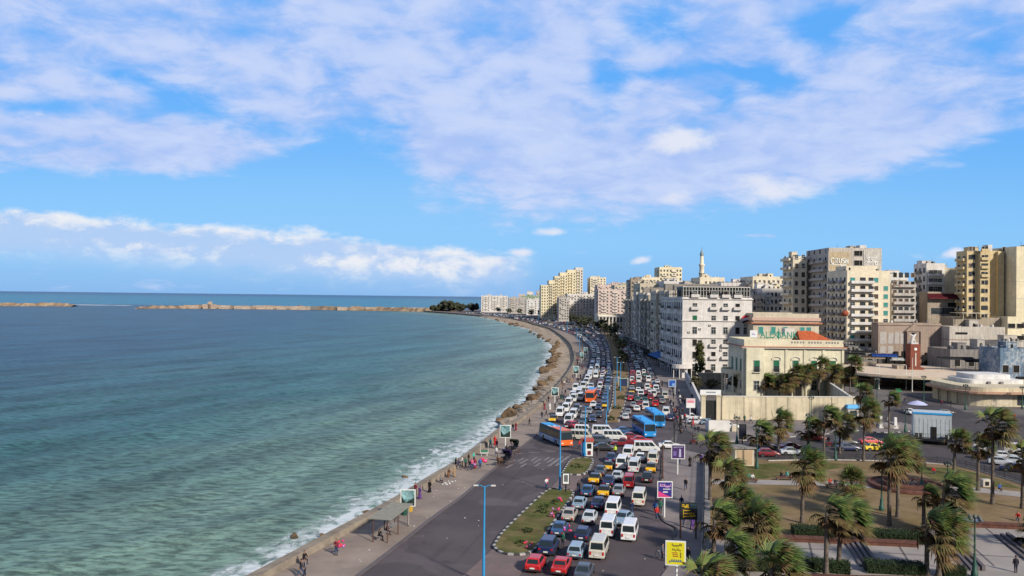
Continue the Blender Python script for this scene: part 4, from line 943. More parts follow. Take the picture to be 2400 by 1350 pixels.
# in the park
for a_ in (('sit','teal',1756,1127,180,'person in teal, left of two sitting on the low bench'),('sit2','white',1763,1128,180,'person in white, right of two sitting on the low bench'),('sit','black',1830,1122,90,'person in black sitting on the long bench under the palm'),('sit2','teal',1846,1121,270,'person in teal sitting on the long bench under the palm'),
   ('sit','red',1944,1139,180,'person in red sitting on the kerb of the park path'),('sit2','dark',1957,1140,180,'person in dark clothes sitting on the kerb of the park path'),('sit','blue',2342,1152,180,'person in blue and white sitting on the right hand park path'),('sit2','red',2188,1112,200,'person in red seated on the round planter'),
   ('sit','red',2242,1225,220,'person in red sitting on the brown wall near the blue bundle'),('sit2','red',2386,1222,220,'person in red sitting on the brown wall at the right edge')): person(*a_[:5], a_[5], .02)
person('stand', 'dark', 2381, 1342, 10, 'person in dark clothes standing on the pale plaza at the right edge', .16)

# ---- horses and carriages
m_horse = mat('brown_horse_hide', (.09, .045, .025), .7, .2, 4, .3); m_horse2 = mat('dark_horse_hide', (.03, .02, .016), .7, .2, 4, .3)
def horse_mesh(m_):
    b = MB()
    b.path([V(0, -.72, 1.22), V(0, -.45, 1.20), V(0, 0, 1.12), V(0, .40, 1.15), V(0, .66, 1.22)], [.20, .31, .30, .32, .20], 14)
    b.path([V(0, .55, 1.30), V(0, .85, 1.62), V(0, 1.02, 1.80)], [.22, .15, .11], 10)
    b.path([V(0, .98, 1.84), V(0, 1.20, 1.66), V(0, 1.40, 1.50), V(0, 1.46, 1.45)], [.10, .115, .075, .06], 10)
    for s_ in (-1, 1):
        b.path([V(s_ * .06, .98, 1.90), V(s_ * .075, .97, 2.03)], [.035, .01], 6)
        b.path([V(s_ * .15, .45, 1.05), V(s_ * .15, .48, .80), V(s_ * .14, .46, .52), V(s_ * .14, .47, .15), V(s_ * .14, .50, .03)], [.14, .09, .062, .042, .058], 8)
        b.path([V(s_ * .16, -.52, 1.15), V(s_ * .16, -.42, .85), V(s_ * .15, -.70, .55), V(s_ * .15, -.66, .15), V(s_ * .15, -.62, .03)], [.19, .13, .065, .045, .06], 8)
    return remesh(b, .035, 'body', [m_], 3)
mh = MB(); mh.path([V(0, .62, 1.60), V(0, .85, 1.84), V(0, .98, 1.97)], [.05, .06, .05], 6); mane_me = mh.mesh('mane', hairm)
tl = MB(); tl.path([V(0, -.86, 1.30), V(0, -1.0, 1.1), V(0, -1.02, .6)], [.05, .08, .03], 6); tail_me = tl.mesh('tail', hairm)
def carriage(px, py, ang, hm, canopy, lab_h, lab_c):
    p = G(px, py, .02); rz = R(-ang); hd = Vector((math.sin(R(ang)), math.cos(R(ang)), 0))
    h = thing('horse', lab_h, 'horse', p + hd * 2.4, rz, 'carriage horses'); obj('body', horse_mesh(hm), h); obj('mane', mane_me, h); obj('tail', tail_me, h)
    t = thing('horse_carriage', lab_c, 'carriage', p, rz, 'horse carriages')
    m = MB(); m.box((0, -.1, .85), (1.25, 1.5, .10)); m.box((0, -.55, 1.15), (1.2, .55, .35)); m.box((0, -.85, 1.45), (1.2, .12, .7)); m.box((0, .75, 1.15), (1.1, .35, .5)); m.box((0, 1.05, 1.0), (1.2, .06, .55)); obj('body', m.mesh('body', blackpaint), t)
    m = MB(); 
    pts = [(-.95, 1.5), (-.98, 2.0), (-.75, 2.35), (-.2, 2.48), (.25, 2.3)]
    for i in range(4):
        (y0, z0), (y1, z1) = pts[i], pts[i + 1]; m.add([(-.68, y0, z0), (.68, y0, z0), (.68, y1, z1), (-.68, y1, z1)], [(0, 1, 2, 3), (3, 2, 1, 0)])
    for s_ in (-1, 1): m.add([(s_ * .68, y, z) for y, z in pts] + [(s_ * .68, -.5, 1.6)], [(0, 1, 2, 3, 4, 5), (5, 4, 3, 2, 1, 0)])
    obj('hood', m.mesh('hood', canopy), t)
    for (y, r_) in ((-.75, .58), (1.0, .42)):
        for s_ in (-1, 1):
            m = MB(); k = 18
            ring = [(s_ * .78, y + r_ * math.cos(2 * PI * i / k), r_ + r_ * math.sin(2 * PI * i / k)) for i in range(k + 1)]; m.path(ring, .035, 6, cap=False)
            for i in range(8): m.tube((s_ * .78, y, r_), (s_ * .78, y + r_ * math.cos(PI * i / 4), r_ + r_ * math.sin(PI * i / 4)), .016, n=5)
            m.tube((s_ * .68, y, r_), (s_ * .84, y, r_), .07, n=8); obj('wheel', m.mesh('wheel', rust), t)
    m = MB()
    for s_ in (-1, 1): m.tube((s_ * .42, 1.1, .85), (s_ * .42, 3.0, 1.05), .03, n=6)
    obj('shaft', m.mesh('shaft', rust), t)
hood1 = mat('purple_hood', (.045, .03, .10), .7, .2, 4); hood2 = mat('dark_green_hood', (.02, .035, .025), .7, .2, 4)
carriage(1186, 1088, 205, m_horse, hood1, 'brown horse harnessed to the carriage with the purple hood', 'black horse carriage with purple hood waiting at the promenade kerb')
carriage(1203, 1062, 202, m_horse2, hood2, 'dark horse harnessed to the carriage behind the purple hooded one', 'black horse carriage with dark green hood standing behind the purple hooded one')
person('sit', 'grey', 0, 0, 205, 'coachman sitting up on the carriage with dark green hood', pos=G(1203, 1062, .02) + Vector((-.2, -.6, .9)))

# ================================================================== VEGETATION
leafm = [mat('palm_green', (.062, .108, .024), .6, .25, 1.2, .25), mat('palm_light_green', (.120, .160, .038), .6, .25, 1.2, .25), mat('palm_olive', (.150, .120, .046), .75, .25, 1.2, .15), mat('dead_frond', (.135, .082, .042), .9, .25, 1.2, .1)]
trunkm = mat('palm_bark', (.165, .135, .11), .95, .3, 3.0, .1, col2=(.10, .08, .065), bump=.5)
def frond(mb, o, az, el, plen, flen, wind, mi, rs, droop=.35, nl=13, wdt=.055):
    d = Vector((math.cos(az) * math.cos(el), math.sin(az) * math.cos(el), math.sin(el)))
    d = (d + Vector((wind, .12 * wind, 0)) * (1.0 - .3 * max(0, math.sin(el)))).normalized()
    p1 = o + d * plen * .55; d2 = (d + Vector((wind * .5, 0, -droop * .6))).normalized(); p2 = p1 + d2 * plen * .45
    s_ = d2.cross(Vector((0, 0, 1))); s_ = s_.normalized() if s_.length > .05 else Vector((0, 1, 0)); u_ = s_.cross(d2)
    w_ = .028
    mb.add([o - s_ * w_, o + s_ * w_, p1 + s_ * w_, p1 - s_ * w_, p2 + s_ * w_ * .7, p2 - s_ * w_ * .7], [(0, 1, 2, 3), (3, 2, 4, 5)], 2 if mi < 3 else 3)
    fold = rs.uniform(.10, .5)
    for k in range(nl):
        t = (k / (nl - 1) - .5) * 2; ang = t * R(82)
        dl = (d2 * math.cos(ang) + s_ * math.sin(ang) + u_ * (-abs(t) * fold)).normalized()
        dl = (dl + Vector((wind * .75, 0, 0))).normalized(); ln = flen * (1 - .28 * abs(t)) * rs.uniform(.85, 1.1)
        a_ = p2 + dl * ln * .5; dl2 = (dl + Vector((wind * .5, rs.uniform(-.12, .12), -droop * 1.1))).normalized(); b_ = a_ + dl2 * ln * .5
        sv = dl.cross(u_); sv = sv.normalized() * wdt if sv.length > .01 else s_ * wdt
        mm = mi if rs.random() < .72 else min(3, mi + 1)
        mb.add([p2 - sv * .4, p2 + sv * .4, a_ + sv, a_ - sv, b_], [(0, 1, 2, 3), (3, 2, 4)], mm)
def palm_crown(seed, wind, n_=54):
    rs = random.Random(seed); m = MB(); dead = MB()
    for i in range(n_):
        t = (i + .5) / n_; el = R(86 - 108 * t ** .9) + rs.uniform(-.15, .15); az = i * 2.39996 + rs.uniform(-.3, .3)
        mi = rs.choice((0, 0, 1, 1, 2)) if t < .5 else rs.choice((0, 1, 2, 2)) if t < .8 else rs.choice((2, 2, 3))
        frond(m, Vector((0, 0, -.35 * t)), az, el, rs.uniform(.8, 1.15), rs.uniform(1.0, 1.4), wind * rs.uniform(.6, 1.25), mi, rs, .25 + .5 * t)
    for i in range(20):
        az = i * 2.39996; frond(dead, Vector((.12 * math.cos(az), .12 * math.sin(az), -.5 - rs.uniform(0, .5))), az, R(rs.uniform(-80, -45)), rs.uniform(.5, .8), rs.uniform(.8, 1.1), wind * .35, 3, rs, .7, 9)
    return m.mesh('crown', leafm), dead.mesh('dead_fronds', leafm)
CROWNS = [palm_crown(100 + k, (.75, .95, .85, .65, .15)[k], 64) for k in range(5)]
TR = {}
def trunk_mesh(h, r_):
    key = (round(h * 2) / 2, r_)
    if key not in TR:
        m = MB(); rs = random.Random(int(h * 10)); bx, by = rs.uniform(-.02, .035), rs.uniform(-.02, .02); kk = max(6, int(key[0] * 2.2)); pts, rr = [], []
        for i in range(kk + 1):
            t = i / kk; pts.append((bx * key[0] * t * t, by * key[0] * t * t, key[0] * t)); rr.append(r_ * (1.35 - .35 * min(1, t * 8)) * (1 - .28 * t) * (1.05 if i % 2 else .95))
        m.path(pts, rr, 10); TR[key] = (m.mesh('trunk', trunkm), Vector(pts[-1]))
    return TR[key]
def palm(px, py, ptop, label, grp, cs=1.0, r_=.26, k=None, z=.12, pos=None, H_=None):
    cs *= 1.4
    p = pos if pos is not None else G(px, py, z); Ht = H_ if H_ else height_over(p, px, ptop); th = max(.8, Ht - 1.55 * cs); t = thing('palm_tree', label, 'palm tree', p, rng.uniform(-.35, .35), grp)
    me, top = trunk_mesh(th, r_); o_ = obj('trunk', me, t); 
    cr, dd = CROWNS[rng.randrange(4) if k is None else k]
    for nm, q in (('crown', cr), ('dead_fronds', dd)): x_ = obj(nm, q, t, top); x_.scale = (cs,) * 3 if nm == 'crown' else (cs * .85, cs * .85, cs * .62)
    return t
G1 = 'palm trees in the park'
for a_ in ((1664,1190,1003,'tall shaggy palm in the park corner next to the railing, crown above the tan kiosk',1.25),(1672,1318,1168,'palm leaning over the railing behind the yellow and black direction sign',1.15),(1652,1415,1288,'nearest palm at the bottom of the picture beside the yellow sign',1.3),(1806,1420,1262,'palm crown rising from the bottom of the picture with bright new leaves',1.25),
  (1768,1325,1166,'windswept palm with bent crown in front of the bare lawn',1.15),(1880,1226,1046,'thick trunked palm standing alone in the middle of the bare lawn',1.2),(1936,1352,1148,'darker trunked palm, left of a pair beside the plaza stairs',1.0),(1966,1338,1152,'paler trunked palm, right of a pair beside the plaza stairs',1.25),
  (2084,1232,1020,'dark trunked palm, left of the cluster near the round planter',1.25),(2104,1212,1016,'palm with the largest swept crown by the round planter',1.35),(2172,1350,1180,'dark trunked palm in front of the lower hedge, left of a pair',1.0),(2200,1352,1192,'palm in front of the lower hedge, right of a pair',1.2),(2208,1262,1096,'palm with pale green swept crown behind the pair at the lower hedge',1.35),(2165,1238,1130,'small palm left of the pale green swept crown',.8),
  (2326,1182,946,'tallest palm on the right side of the park',1.35),(2236,1112,1002,'palm at the far right railing beside the stage truck',1.05),(2292,1150,1012,'slim palm between the stage truck and the tallest palm',1.0),(2396,1192,1030,'palm at the right edge beyond the path',1.2),(2408,1282,1205,'low palm at the right edge over the plaza',1.0)):
    palm(*a_[:3], a_[3], G1, a_[4])
for a_ in ((1700,1222,1062,'palm rising between the first two palms of the railing column',1.1),(1716,1296,1128,'palm just right of the railing column, before the bare lawn edge',1.05),(1700,1362,1228,'palm overlapping the lower end of the railing column',1.15)): palm(*a_[:3], a_[3], G1, a_[4])
palm(1994, 1160, 1090, 'short palm with upright fresh green fan leaves beside the park path', G1, .95, .24, 4)
G2 = 'palm trees along the park street'
for a_ in ((1773,1090,980,'palm beside the tan kiosk on the park street'),(1824,1062,960,'round headed palm on the far side of the park street'),(1893,1062,972,'palm with a green lamp post beside it on the park street'),(1931,1078,942,'slim palm at the railing behind the short fan palm'),(1968,1064,958,'dark thick trunked palm on the park street'),(2024,1082,932,'tall slim palm behind the yellow sedan'),(2084,1062,908,'tall slim palm at the traffic island'),(2016,1000,892,'palm at the right end of the cream garden wall')):
    palm(*a_[:3], a_[3], G2, 1.2 if a_[0] not in (2084,) else .85, .2)
G3 = 'palm trees in the bank garden'
for i, a_ in enumerate(((1790,934,870),(1826,936,872),(1842,937,868),(1886,938,846),(1918,938,836),(1950,938,848),(1978,938,856),(1992,940,828),(1862,938,850))):
    palm(*a_, ('leftmost palm before the bank facade', 'second palm before the bank facade', 'third palm before the bank facade, close to the second', 'tall palm left of centre before the bank portico', 'tallest palm before the bank portico', 'palm before the rightmost green shutter of the bank', 'dark palm at the right corner of the bank', 'bushy palm beyond the right corner of the bank', 'slim palm over the bank doorway')[i], G3, 1.3, .19, None)
G4 = 'palm trees on the corniche median'
for i, (px, py) in enumerate(((1461,868),(1452,856),(1458,843),(1449,832),(1446,822),(1441,812),(1437,805),(1430,798),(1424,791),(1417,785),(1410,780),(1399,775),(1391,771),(1380,766),(1366,762),(1352,759),(1338,756))):
    p = G(px, py, .2); H_ = rng.uniform(6.5, 9.5)
    palm(px, py, 0, 'palm on the corniche median, %s' % ('nearest of the row' if i == 0 else 'second of the row' if i == 1 else 'third of the row' if i == 2 else 'among the row receding to the bay'), G4, rng.uniform(.75, 1.0), .2, pos=p, H_=H_)
# leafy trees: limbs and clumps of small leaves
leafset = {}
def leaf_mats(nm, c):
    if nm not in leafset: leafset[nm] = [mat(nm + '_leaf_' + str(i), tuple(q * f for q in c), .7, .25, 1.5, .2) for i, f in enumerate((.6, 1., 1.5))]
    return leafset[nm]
def leafy_mesh(seed, rx, ry, rz_, ncl, nlf, lf, c_mats, cone=0.):
    rs = random.Random(seed); m = MB()
    for i in range(ncl):
        while True:
            q = Vector((rs.uniform(-1, 1), rs.uniform(-1, 1), rs.uniform(-1, 1)))
            if .25 < q.length < 1: break
        sc = 1 - cone * (q.z * .5 + .5); c = Vector((q.x * rx * sc, q.y * ry * sc, q.z * rz_)); br = rs.uniform(.16, .30) * min(rx, rz_)
        for k in range(nlf):
            d = Vector((rs.gauss(0, 1), rs.gauss(0, 1), rs.gauss(0, .8))) * br * .6; p = c + d; a_ = Vector((rs.gauss(0, 1), rs.gauss(0, 1), rs.gauss(0, 1))).normalized(); b_ = a_.orthogonal().normalized(); l_ = lf * rs.uniform(.6, 1.3)
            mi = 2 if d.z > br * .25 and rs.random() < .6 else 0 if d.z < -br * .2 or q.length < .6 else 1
            m.add([p - a_ * l_ - b_ * l_ * .5, p + a_ * l_ - b_ * l_ * .4, p + a_ * l_ * .8 + b_ * l_ * .5, p - a_ * l_ * .8 + b_ * l_ * .6], [(0, 1, 2, 3)], mi)
    return m
barkm = mat('tree_bark', (.10, .075, .055), .95, .3, 3., .1)
def leafy_tree(nm, px, py, h, rx, label, grp=None, c=(.05, .075, .022), z=0., rz_=None, cone=0., ncl=60, nlf=26, lf=.22, pos=None, seed=1):
    p = pos if pos is not None else G(px, py, z); t = thing(nm, label, 'tree', p, 0, grp); rz_ = rz_ or h * .32; cz = h - rz_
    m = MB(); m.path([(0, 0, 0), (.05, 0, cz * .5), (0, .05, cz)], [.22 * h / 8, .17 * h / 8, .10 * h / 8], 8)
    for k in range(5): an = k * 1.3; m.path([(0, 0, cz * .7), (math.cos(an) * rx * .4, math.sin(an) * rx * .4, cz * 1.0), (math.cos(an) * rx * .7, math.sin(an) * rx * .7, cz + rz_ * .3)], [.08 * h / 8, .05 * h / 8, .02], 6)
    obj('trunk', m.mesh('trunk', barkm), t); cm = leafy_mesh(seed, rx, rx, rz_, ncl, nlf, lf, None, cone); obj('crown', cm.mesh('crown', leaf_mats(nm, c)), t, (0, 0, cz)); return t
leafy_tree('cypress_tree', 1640, 906, 15.2, 2.1, 'tall narrow evergreen tree in front of the white corner hotel', None, (.055, .062, .02), rz_=6.6, cone=.55, ncl=120, nlf=34, lf=.22, seed=5)
leafy_tree('garden_tree', 1722, 925, 5.5, 2.0, 'round brownish tree beside the bank porch', None, (.06, .058, .025), ncl=60, nlf=26, lf=.16, seed=6)
leafy_tree('garden_tree', 1668, 915, 3.4, 2.4, 'low spreading shrub tree before the pale side wall by the bank', None, (.045, .055, .02), ncl=50, nlf=26, lf=.16, rz_=1.3, seed=7)
leafy_tree('garden_tree', 1631, 925, 5.5, 1.7, 'dark green tree below the tall narrow evergreen inside the curved wall', None, (.03, .042, .015), ncl=60, nlf=24, lf=.16, seed=8)
G5 = 'trees on the far point of the bay'
for i, (px, py, h, rx) in enumerate(((1020,730,16,17),(1036,731,18,16),(1050,731,27,24),(1066,732,22,17),(1078,733,20,15),(1110,735,21,20))):
    p = at(px, py, 1540); p.z = 0; h *= .72; rx *= .72
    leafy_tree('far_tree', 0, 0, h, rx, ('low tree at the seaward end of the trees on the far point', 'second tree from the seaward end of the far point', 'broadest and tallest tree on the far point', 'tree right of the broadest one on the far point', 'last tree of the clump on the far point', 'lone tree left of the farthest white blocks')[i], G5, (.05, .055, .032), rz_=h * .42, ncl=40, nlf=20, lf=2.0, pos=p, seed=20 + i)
G6 = 'trees along the landward side of the bay'
for i, (px, py, Y, h) in enumerate(((1352,765,790,11),(1360,770,740,12),(1345,772,720,9),(1390,775,690,11),(1402,778,640,9),(1330,756,900,10),(1300,752,1000,11),(1280,748,1080,10),(1258,746,1150,11),(1420,780,620,10),(1236,744,1220,10),(1210,742,1290,10),(1185,740,1360,10),(1160,738,1420,10))):
    p = at(px, py, Y); p.z = 0; p.x += 6
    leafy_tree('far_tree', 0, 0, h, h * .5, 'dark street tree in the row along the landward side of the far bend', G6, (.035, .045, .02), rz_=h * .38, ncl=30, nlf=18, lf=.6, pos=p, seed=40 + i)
# hedges and shrubs
def hedge(pxa, pxb, wd, h, label, nm='hedge', c=(.022, .038, .012), dens=300, z=.16):
    a_, b_ = G(*pxa, z), G(*pxb, z); L = (b_ - a_).length; t = thing(nm, label, nm.replace('_', ' '), (a_ + b_) / 2, math.atan2(b_.y - a_.y, b_.x - a_.x), 'clipped hedges of the park' if nm == 'hedge' else None); rs = random.Random(int(pxa[0]))
    m = MB(); m.box((0, 0, h * .45), (L - .2, wd - .25, h * .88), 0); 
    for i in range(int(dens * L)):
        x, y, zz = rs.uniform(-L / 2, L / 2), rs.uniform(-wd / 2, wd / 2), rs.uniform(.1, h)
        k = rs.randrange(3)
        if k == 0: zz = h + rs.uniform(-.1, .08)
        elif k == 1: y = rs.choice((-1, 1)) * (wd / 2 + rs.uniform(-.1, .05))
        v = Vector((x, y, zz)); q = Vector((rs.gauss(0, 1), rs.gauss(0, 1), rs.gauss(0, 1))).normalized(); r2 = q.orthogonal().normalized(); s_ = rs.uniform(.05, .12)
        m.add([v - q * s_, v + r2 * s_ * .6, v + q * s_, v - r2 * s_ * .6], [(0, 1, 2, 3)], rs.choice((0, 0, 1, 1, 2)))
    obj('foliage', m.mesh('foliage', leaf_mats(nm, c)), t)
hedge((1856, 1252), (1962, 1256), 2.2, 1.0, 'clipped hedge above the brown wall between the thick palm and the paired palms')
hedge((2042, 1262), (2168, 1272), 2.2, 1.1, 'clipped hedge above the brown wall right of the paired palms')
hedge((1706, 1330), (1856, 1338), 2.0, 1.1, 'lower hedge at the bottom left of the plaza behind the near palms'); hedge((1864, 1332), (1992, 1342), 1.8, 1.1, 'lower hedge just left of the first stairs')
hedge((2026, 1338), (2166, 1345), 1.8, 1.1, 'lower hedge between the two flights of stairs'); hedge((2206, 1347), (2264, 1352), 1.6, 1.0, 'short lower hedge at the foot of the second stairs')
def shrub(px, py, r_, h, label, z=.3, c=(.045, .062, .018), grp='low shrubs on the planted islands'):
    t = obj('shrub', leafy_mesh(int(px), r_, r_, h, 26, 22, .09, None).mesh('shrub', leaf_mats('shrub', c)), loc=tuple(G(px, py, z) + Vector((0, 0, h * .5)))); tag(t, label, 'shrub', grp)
shrub(1277, 1190, 1.0, .35, 'largest dark shrub in the middle of the near planted island'); shrub(1236, 1246, .9, .3, 'shrub in the lower half of the near planted island'); shrub(1222, 1272, .7, .2, 'thin shrub at the nose of the near planted island'); shrub(1302, 1175, .45, .25, 'small shrub at the far end of the near planted island')
shrub(1350, 1094, 1.2, .3, 'flat shrub on the small planted island by the crossing'); shrub(1268, 1200, .9, .3, 'grey green shrub touching the largest one', c=(.07, .08, .05))
for i, (px, py) in enumerate(((1432, 985), (1446, 958), (1455, 935), (1452, 915), (1462, 890), (1446, 880))): shrub(px, py, 1.1, .8, ('shrub at the near tip of the median beyond the junction', 'second shrub of the median, near the blue posts', 'third shrub of the median', 'fourth shrub of the median', 'fifth shrub of the median under the palms', 'sixth shrub of the median under the palms')[i], .2, (.06, .06, .02), 'shrubs on the median beyond the junction')
# ================================================================== BUILDINGS
def wallm(nm, c, dirt=.22): return mat('wall_' + nm, c, .92, .10, .35, .12, streak=dirt, detail=6, col2=tuple(q * .88 for q in c))
W_T = [wallm('terrace_%d' % i, c, .35) for i, c in enumerate(((.72, .63, .51), (.50, .44, .375), (.68, .62, .55), (.60, .51, .41)))]; W_WHITE = wallm('white_plaster', (.70, .66, .62), .14); W_GREYW = wallm('grey_white_plaster', (.50, .465, .43), .25); W_CREAM = wallm('cream_plaster', (.78, .69, .52), .12); W_BANK = wallm('pale_yellow_plaster', (.70, .65, .48), .10); W_PINK = wallm('pink_plaster', (.68, .55, .49))
W_YEL = wallm('yellow_plaster', (.66, .525, .30), .14); W_YEL2 = wallm('light_yellow_plaster', (.78, .69, .48), .08); W_TAN = wallm('tan_plaster', (.40, .335, .26), .3); W_GREY = wallm('grey_plaster', (.27, .25, .235), .3); W_BEIGE = wallm('beige_stone', (.38, .295, .24), .22); W_DIRTY = wallm('weathered_white', (.56, .51, .45), .28); W_SAND = wallm('sand_plaster', (.60, .53, .41), .18); W_PURE = wallm('clean_white', (.68, .66, .63), .1)
W_WALL = wallm('garden_wall', (.64, .56, .40), .26); W_TERRA = mat('terracotta_cornice', (.42, .17, .10), .85, .2, 2); tilem = mat('orange_roof_tiles', (.45, .105, .035), .8, .2, 1.2, .2, col2=(.36, .085, .035))
teal = mat('teal_shutter', (.05, .30, .26), .6, .15, 2); greens = mat('green_shutter', (.012, .14, .065), .55, .15, 2); brown = mat('brown_shutter', (.10, .065, .045), .7, .2, 2); darkv = mat('dark_opening', (.014, .013, .012), .9, .2, 1.); roofm = mat('dusty_roof', (.25, .225, .20), .95, .2, .3, .1)
trim = mat('stone_trim', (.60, .56, .50), .85, .12, 1.0); redaw = mat('red_awning', (.13, .015, .02), .8, .2, 1); bluec = mat('blue_awning', (.02, .16, .48), .7, .15, 1)
frame_w = mat('window_frame_white', (.50, .48, .45), .7, .1, 2); frame_d = mat('window_frame_dark', (.09, .08, .075), .7, .1, 2)
WM = {}
def win_mesh(w_, h_, st):
    k = (round(w_, 2), round(h_, 2), st)
    if k not in WM:
        m = MB(); f = .09; d_ = .12
        m.b2(-w_ / 2 - f, -w_ / 2, -d_, .05, 0, h_, 0); m.b2(w_ / 2, w_ / 2 + f, -d_, .05, 0, h_, 0); m.b2(-w_ / 2 - f, w_ / 2 + f, -d_, .05, h_, h_ + f, 0); m.b2(-w_ / 2 - f - .05, w_ / 2 + f + .05, -d_ - .08, .05, -.1, 0, 0)
        m.quad((-w_ / 2, -.02, 0), (w_ / 2, -.02, 0), (w_ / 2, -.02, h_), (-w_ / 2, -.02, h_), 1)
        if st in ('plain', 'dark'): m.b2(-.03, .03, -.05, -.025, 0, h_, 0); m.b2(-w_ / 2, -.03, -.05, -.025, h_ * .62, h_ * .66, 0); m.b2(.03, w_ / 2, -.05, -.025, h_ * .62, h_ * .66, 0)
        if st in ('teal', 'green', 'brown'):
            nb_ = max(4, int(h_ / .16))
            for q in range(nb_): m.b2(-w_ / 2 + .01, w_ / 2 - .01, -.075, -.03, h_ * q / nb_ + .012, h_ * (q + .86) / nb_, 2)
        if st in ('halfgreen', 'halfbrown'):
            for q in range(6): m.b2(-w_ / 2 + .01, w_ / 2 - .01, -.075, -.03, h_ * (.5 + .5 * q / 6) + .012, h_ * (.5 + .5 * (q + .86) / 6), 2)
        mm = {'teal': teal, 'green': greens, 'brown': brown, 'halfgreen': greens, 'halfbrown': brown}.get(st, frame_w)
        WM[k] = m.mesh('window', [frame_d if st == 'dark' else frame_w, darkv if st == 'void' else glass, mm])
    return WM[k]
BM = {}
def bal_mesh(w_, d_, st, m_):
    k = (round(w_, 1), d_, st, m_.name)
    if k not in BM:
        m = MB(); m.b2(-w_ / 2, w_ / 2, -d_, .02, -.16, 0, 0)
        if st == 'solid': m.b2(-w_ / 2, w_ / 2, -d_, -d_ + .12, 0, .95, 0); m.b2(-w_ / 2, -w_ / 2 + .12, -d_ + .12, .02, 0, .95, 0); m.b2(w_ / 2 - .12, w_ / 2, -d_ + .12, .02, 0, .95, 0)
        else:
            m.b2(-w_ / 2, w_ / 2, -d_, -d_ + .05, .9, .97, 1)
            for q in range(int(w_ / .22) + 1): x = -w_ / 2 + .03 + q * .22; m.b2(x - .015, x + .015, -d_ + .01, -d_ + .04, 0, .9, 1)
        BM[k] = m.mesh('balcony', [m_, iron])
    return BM[k]
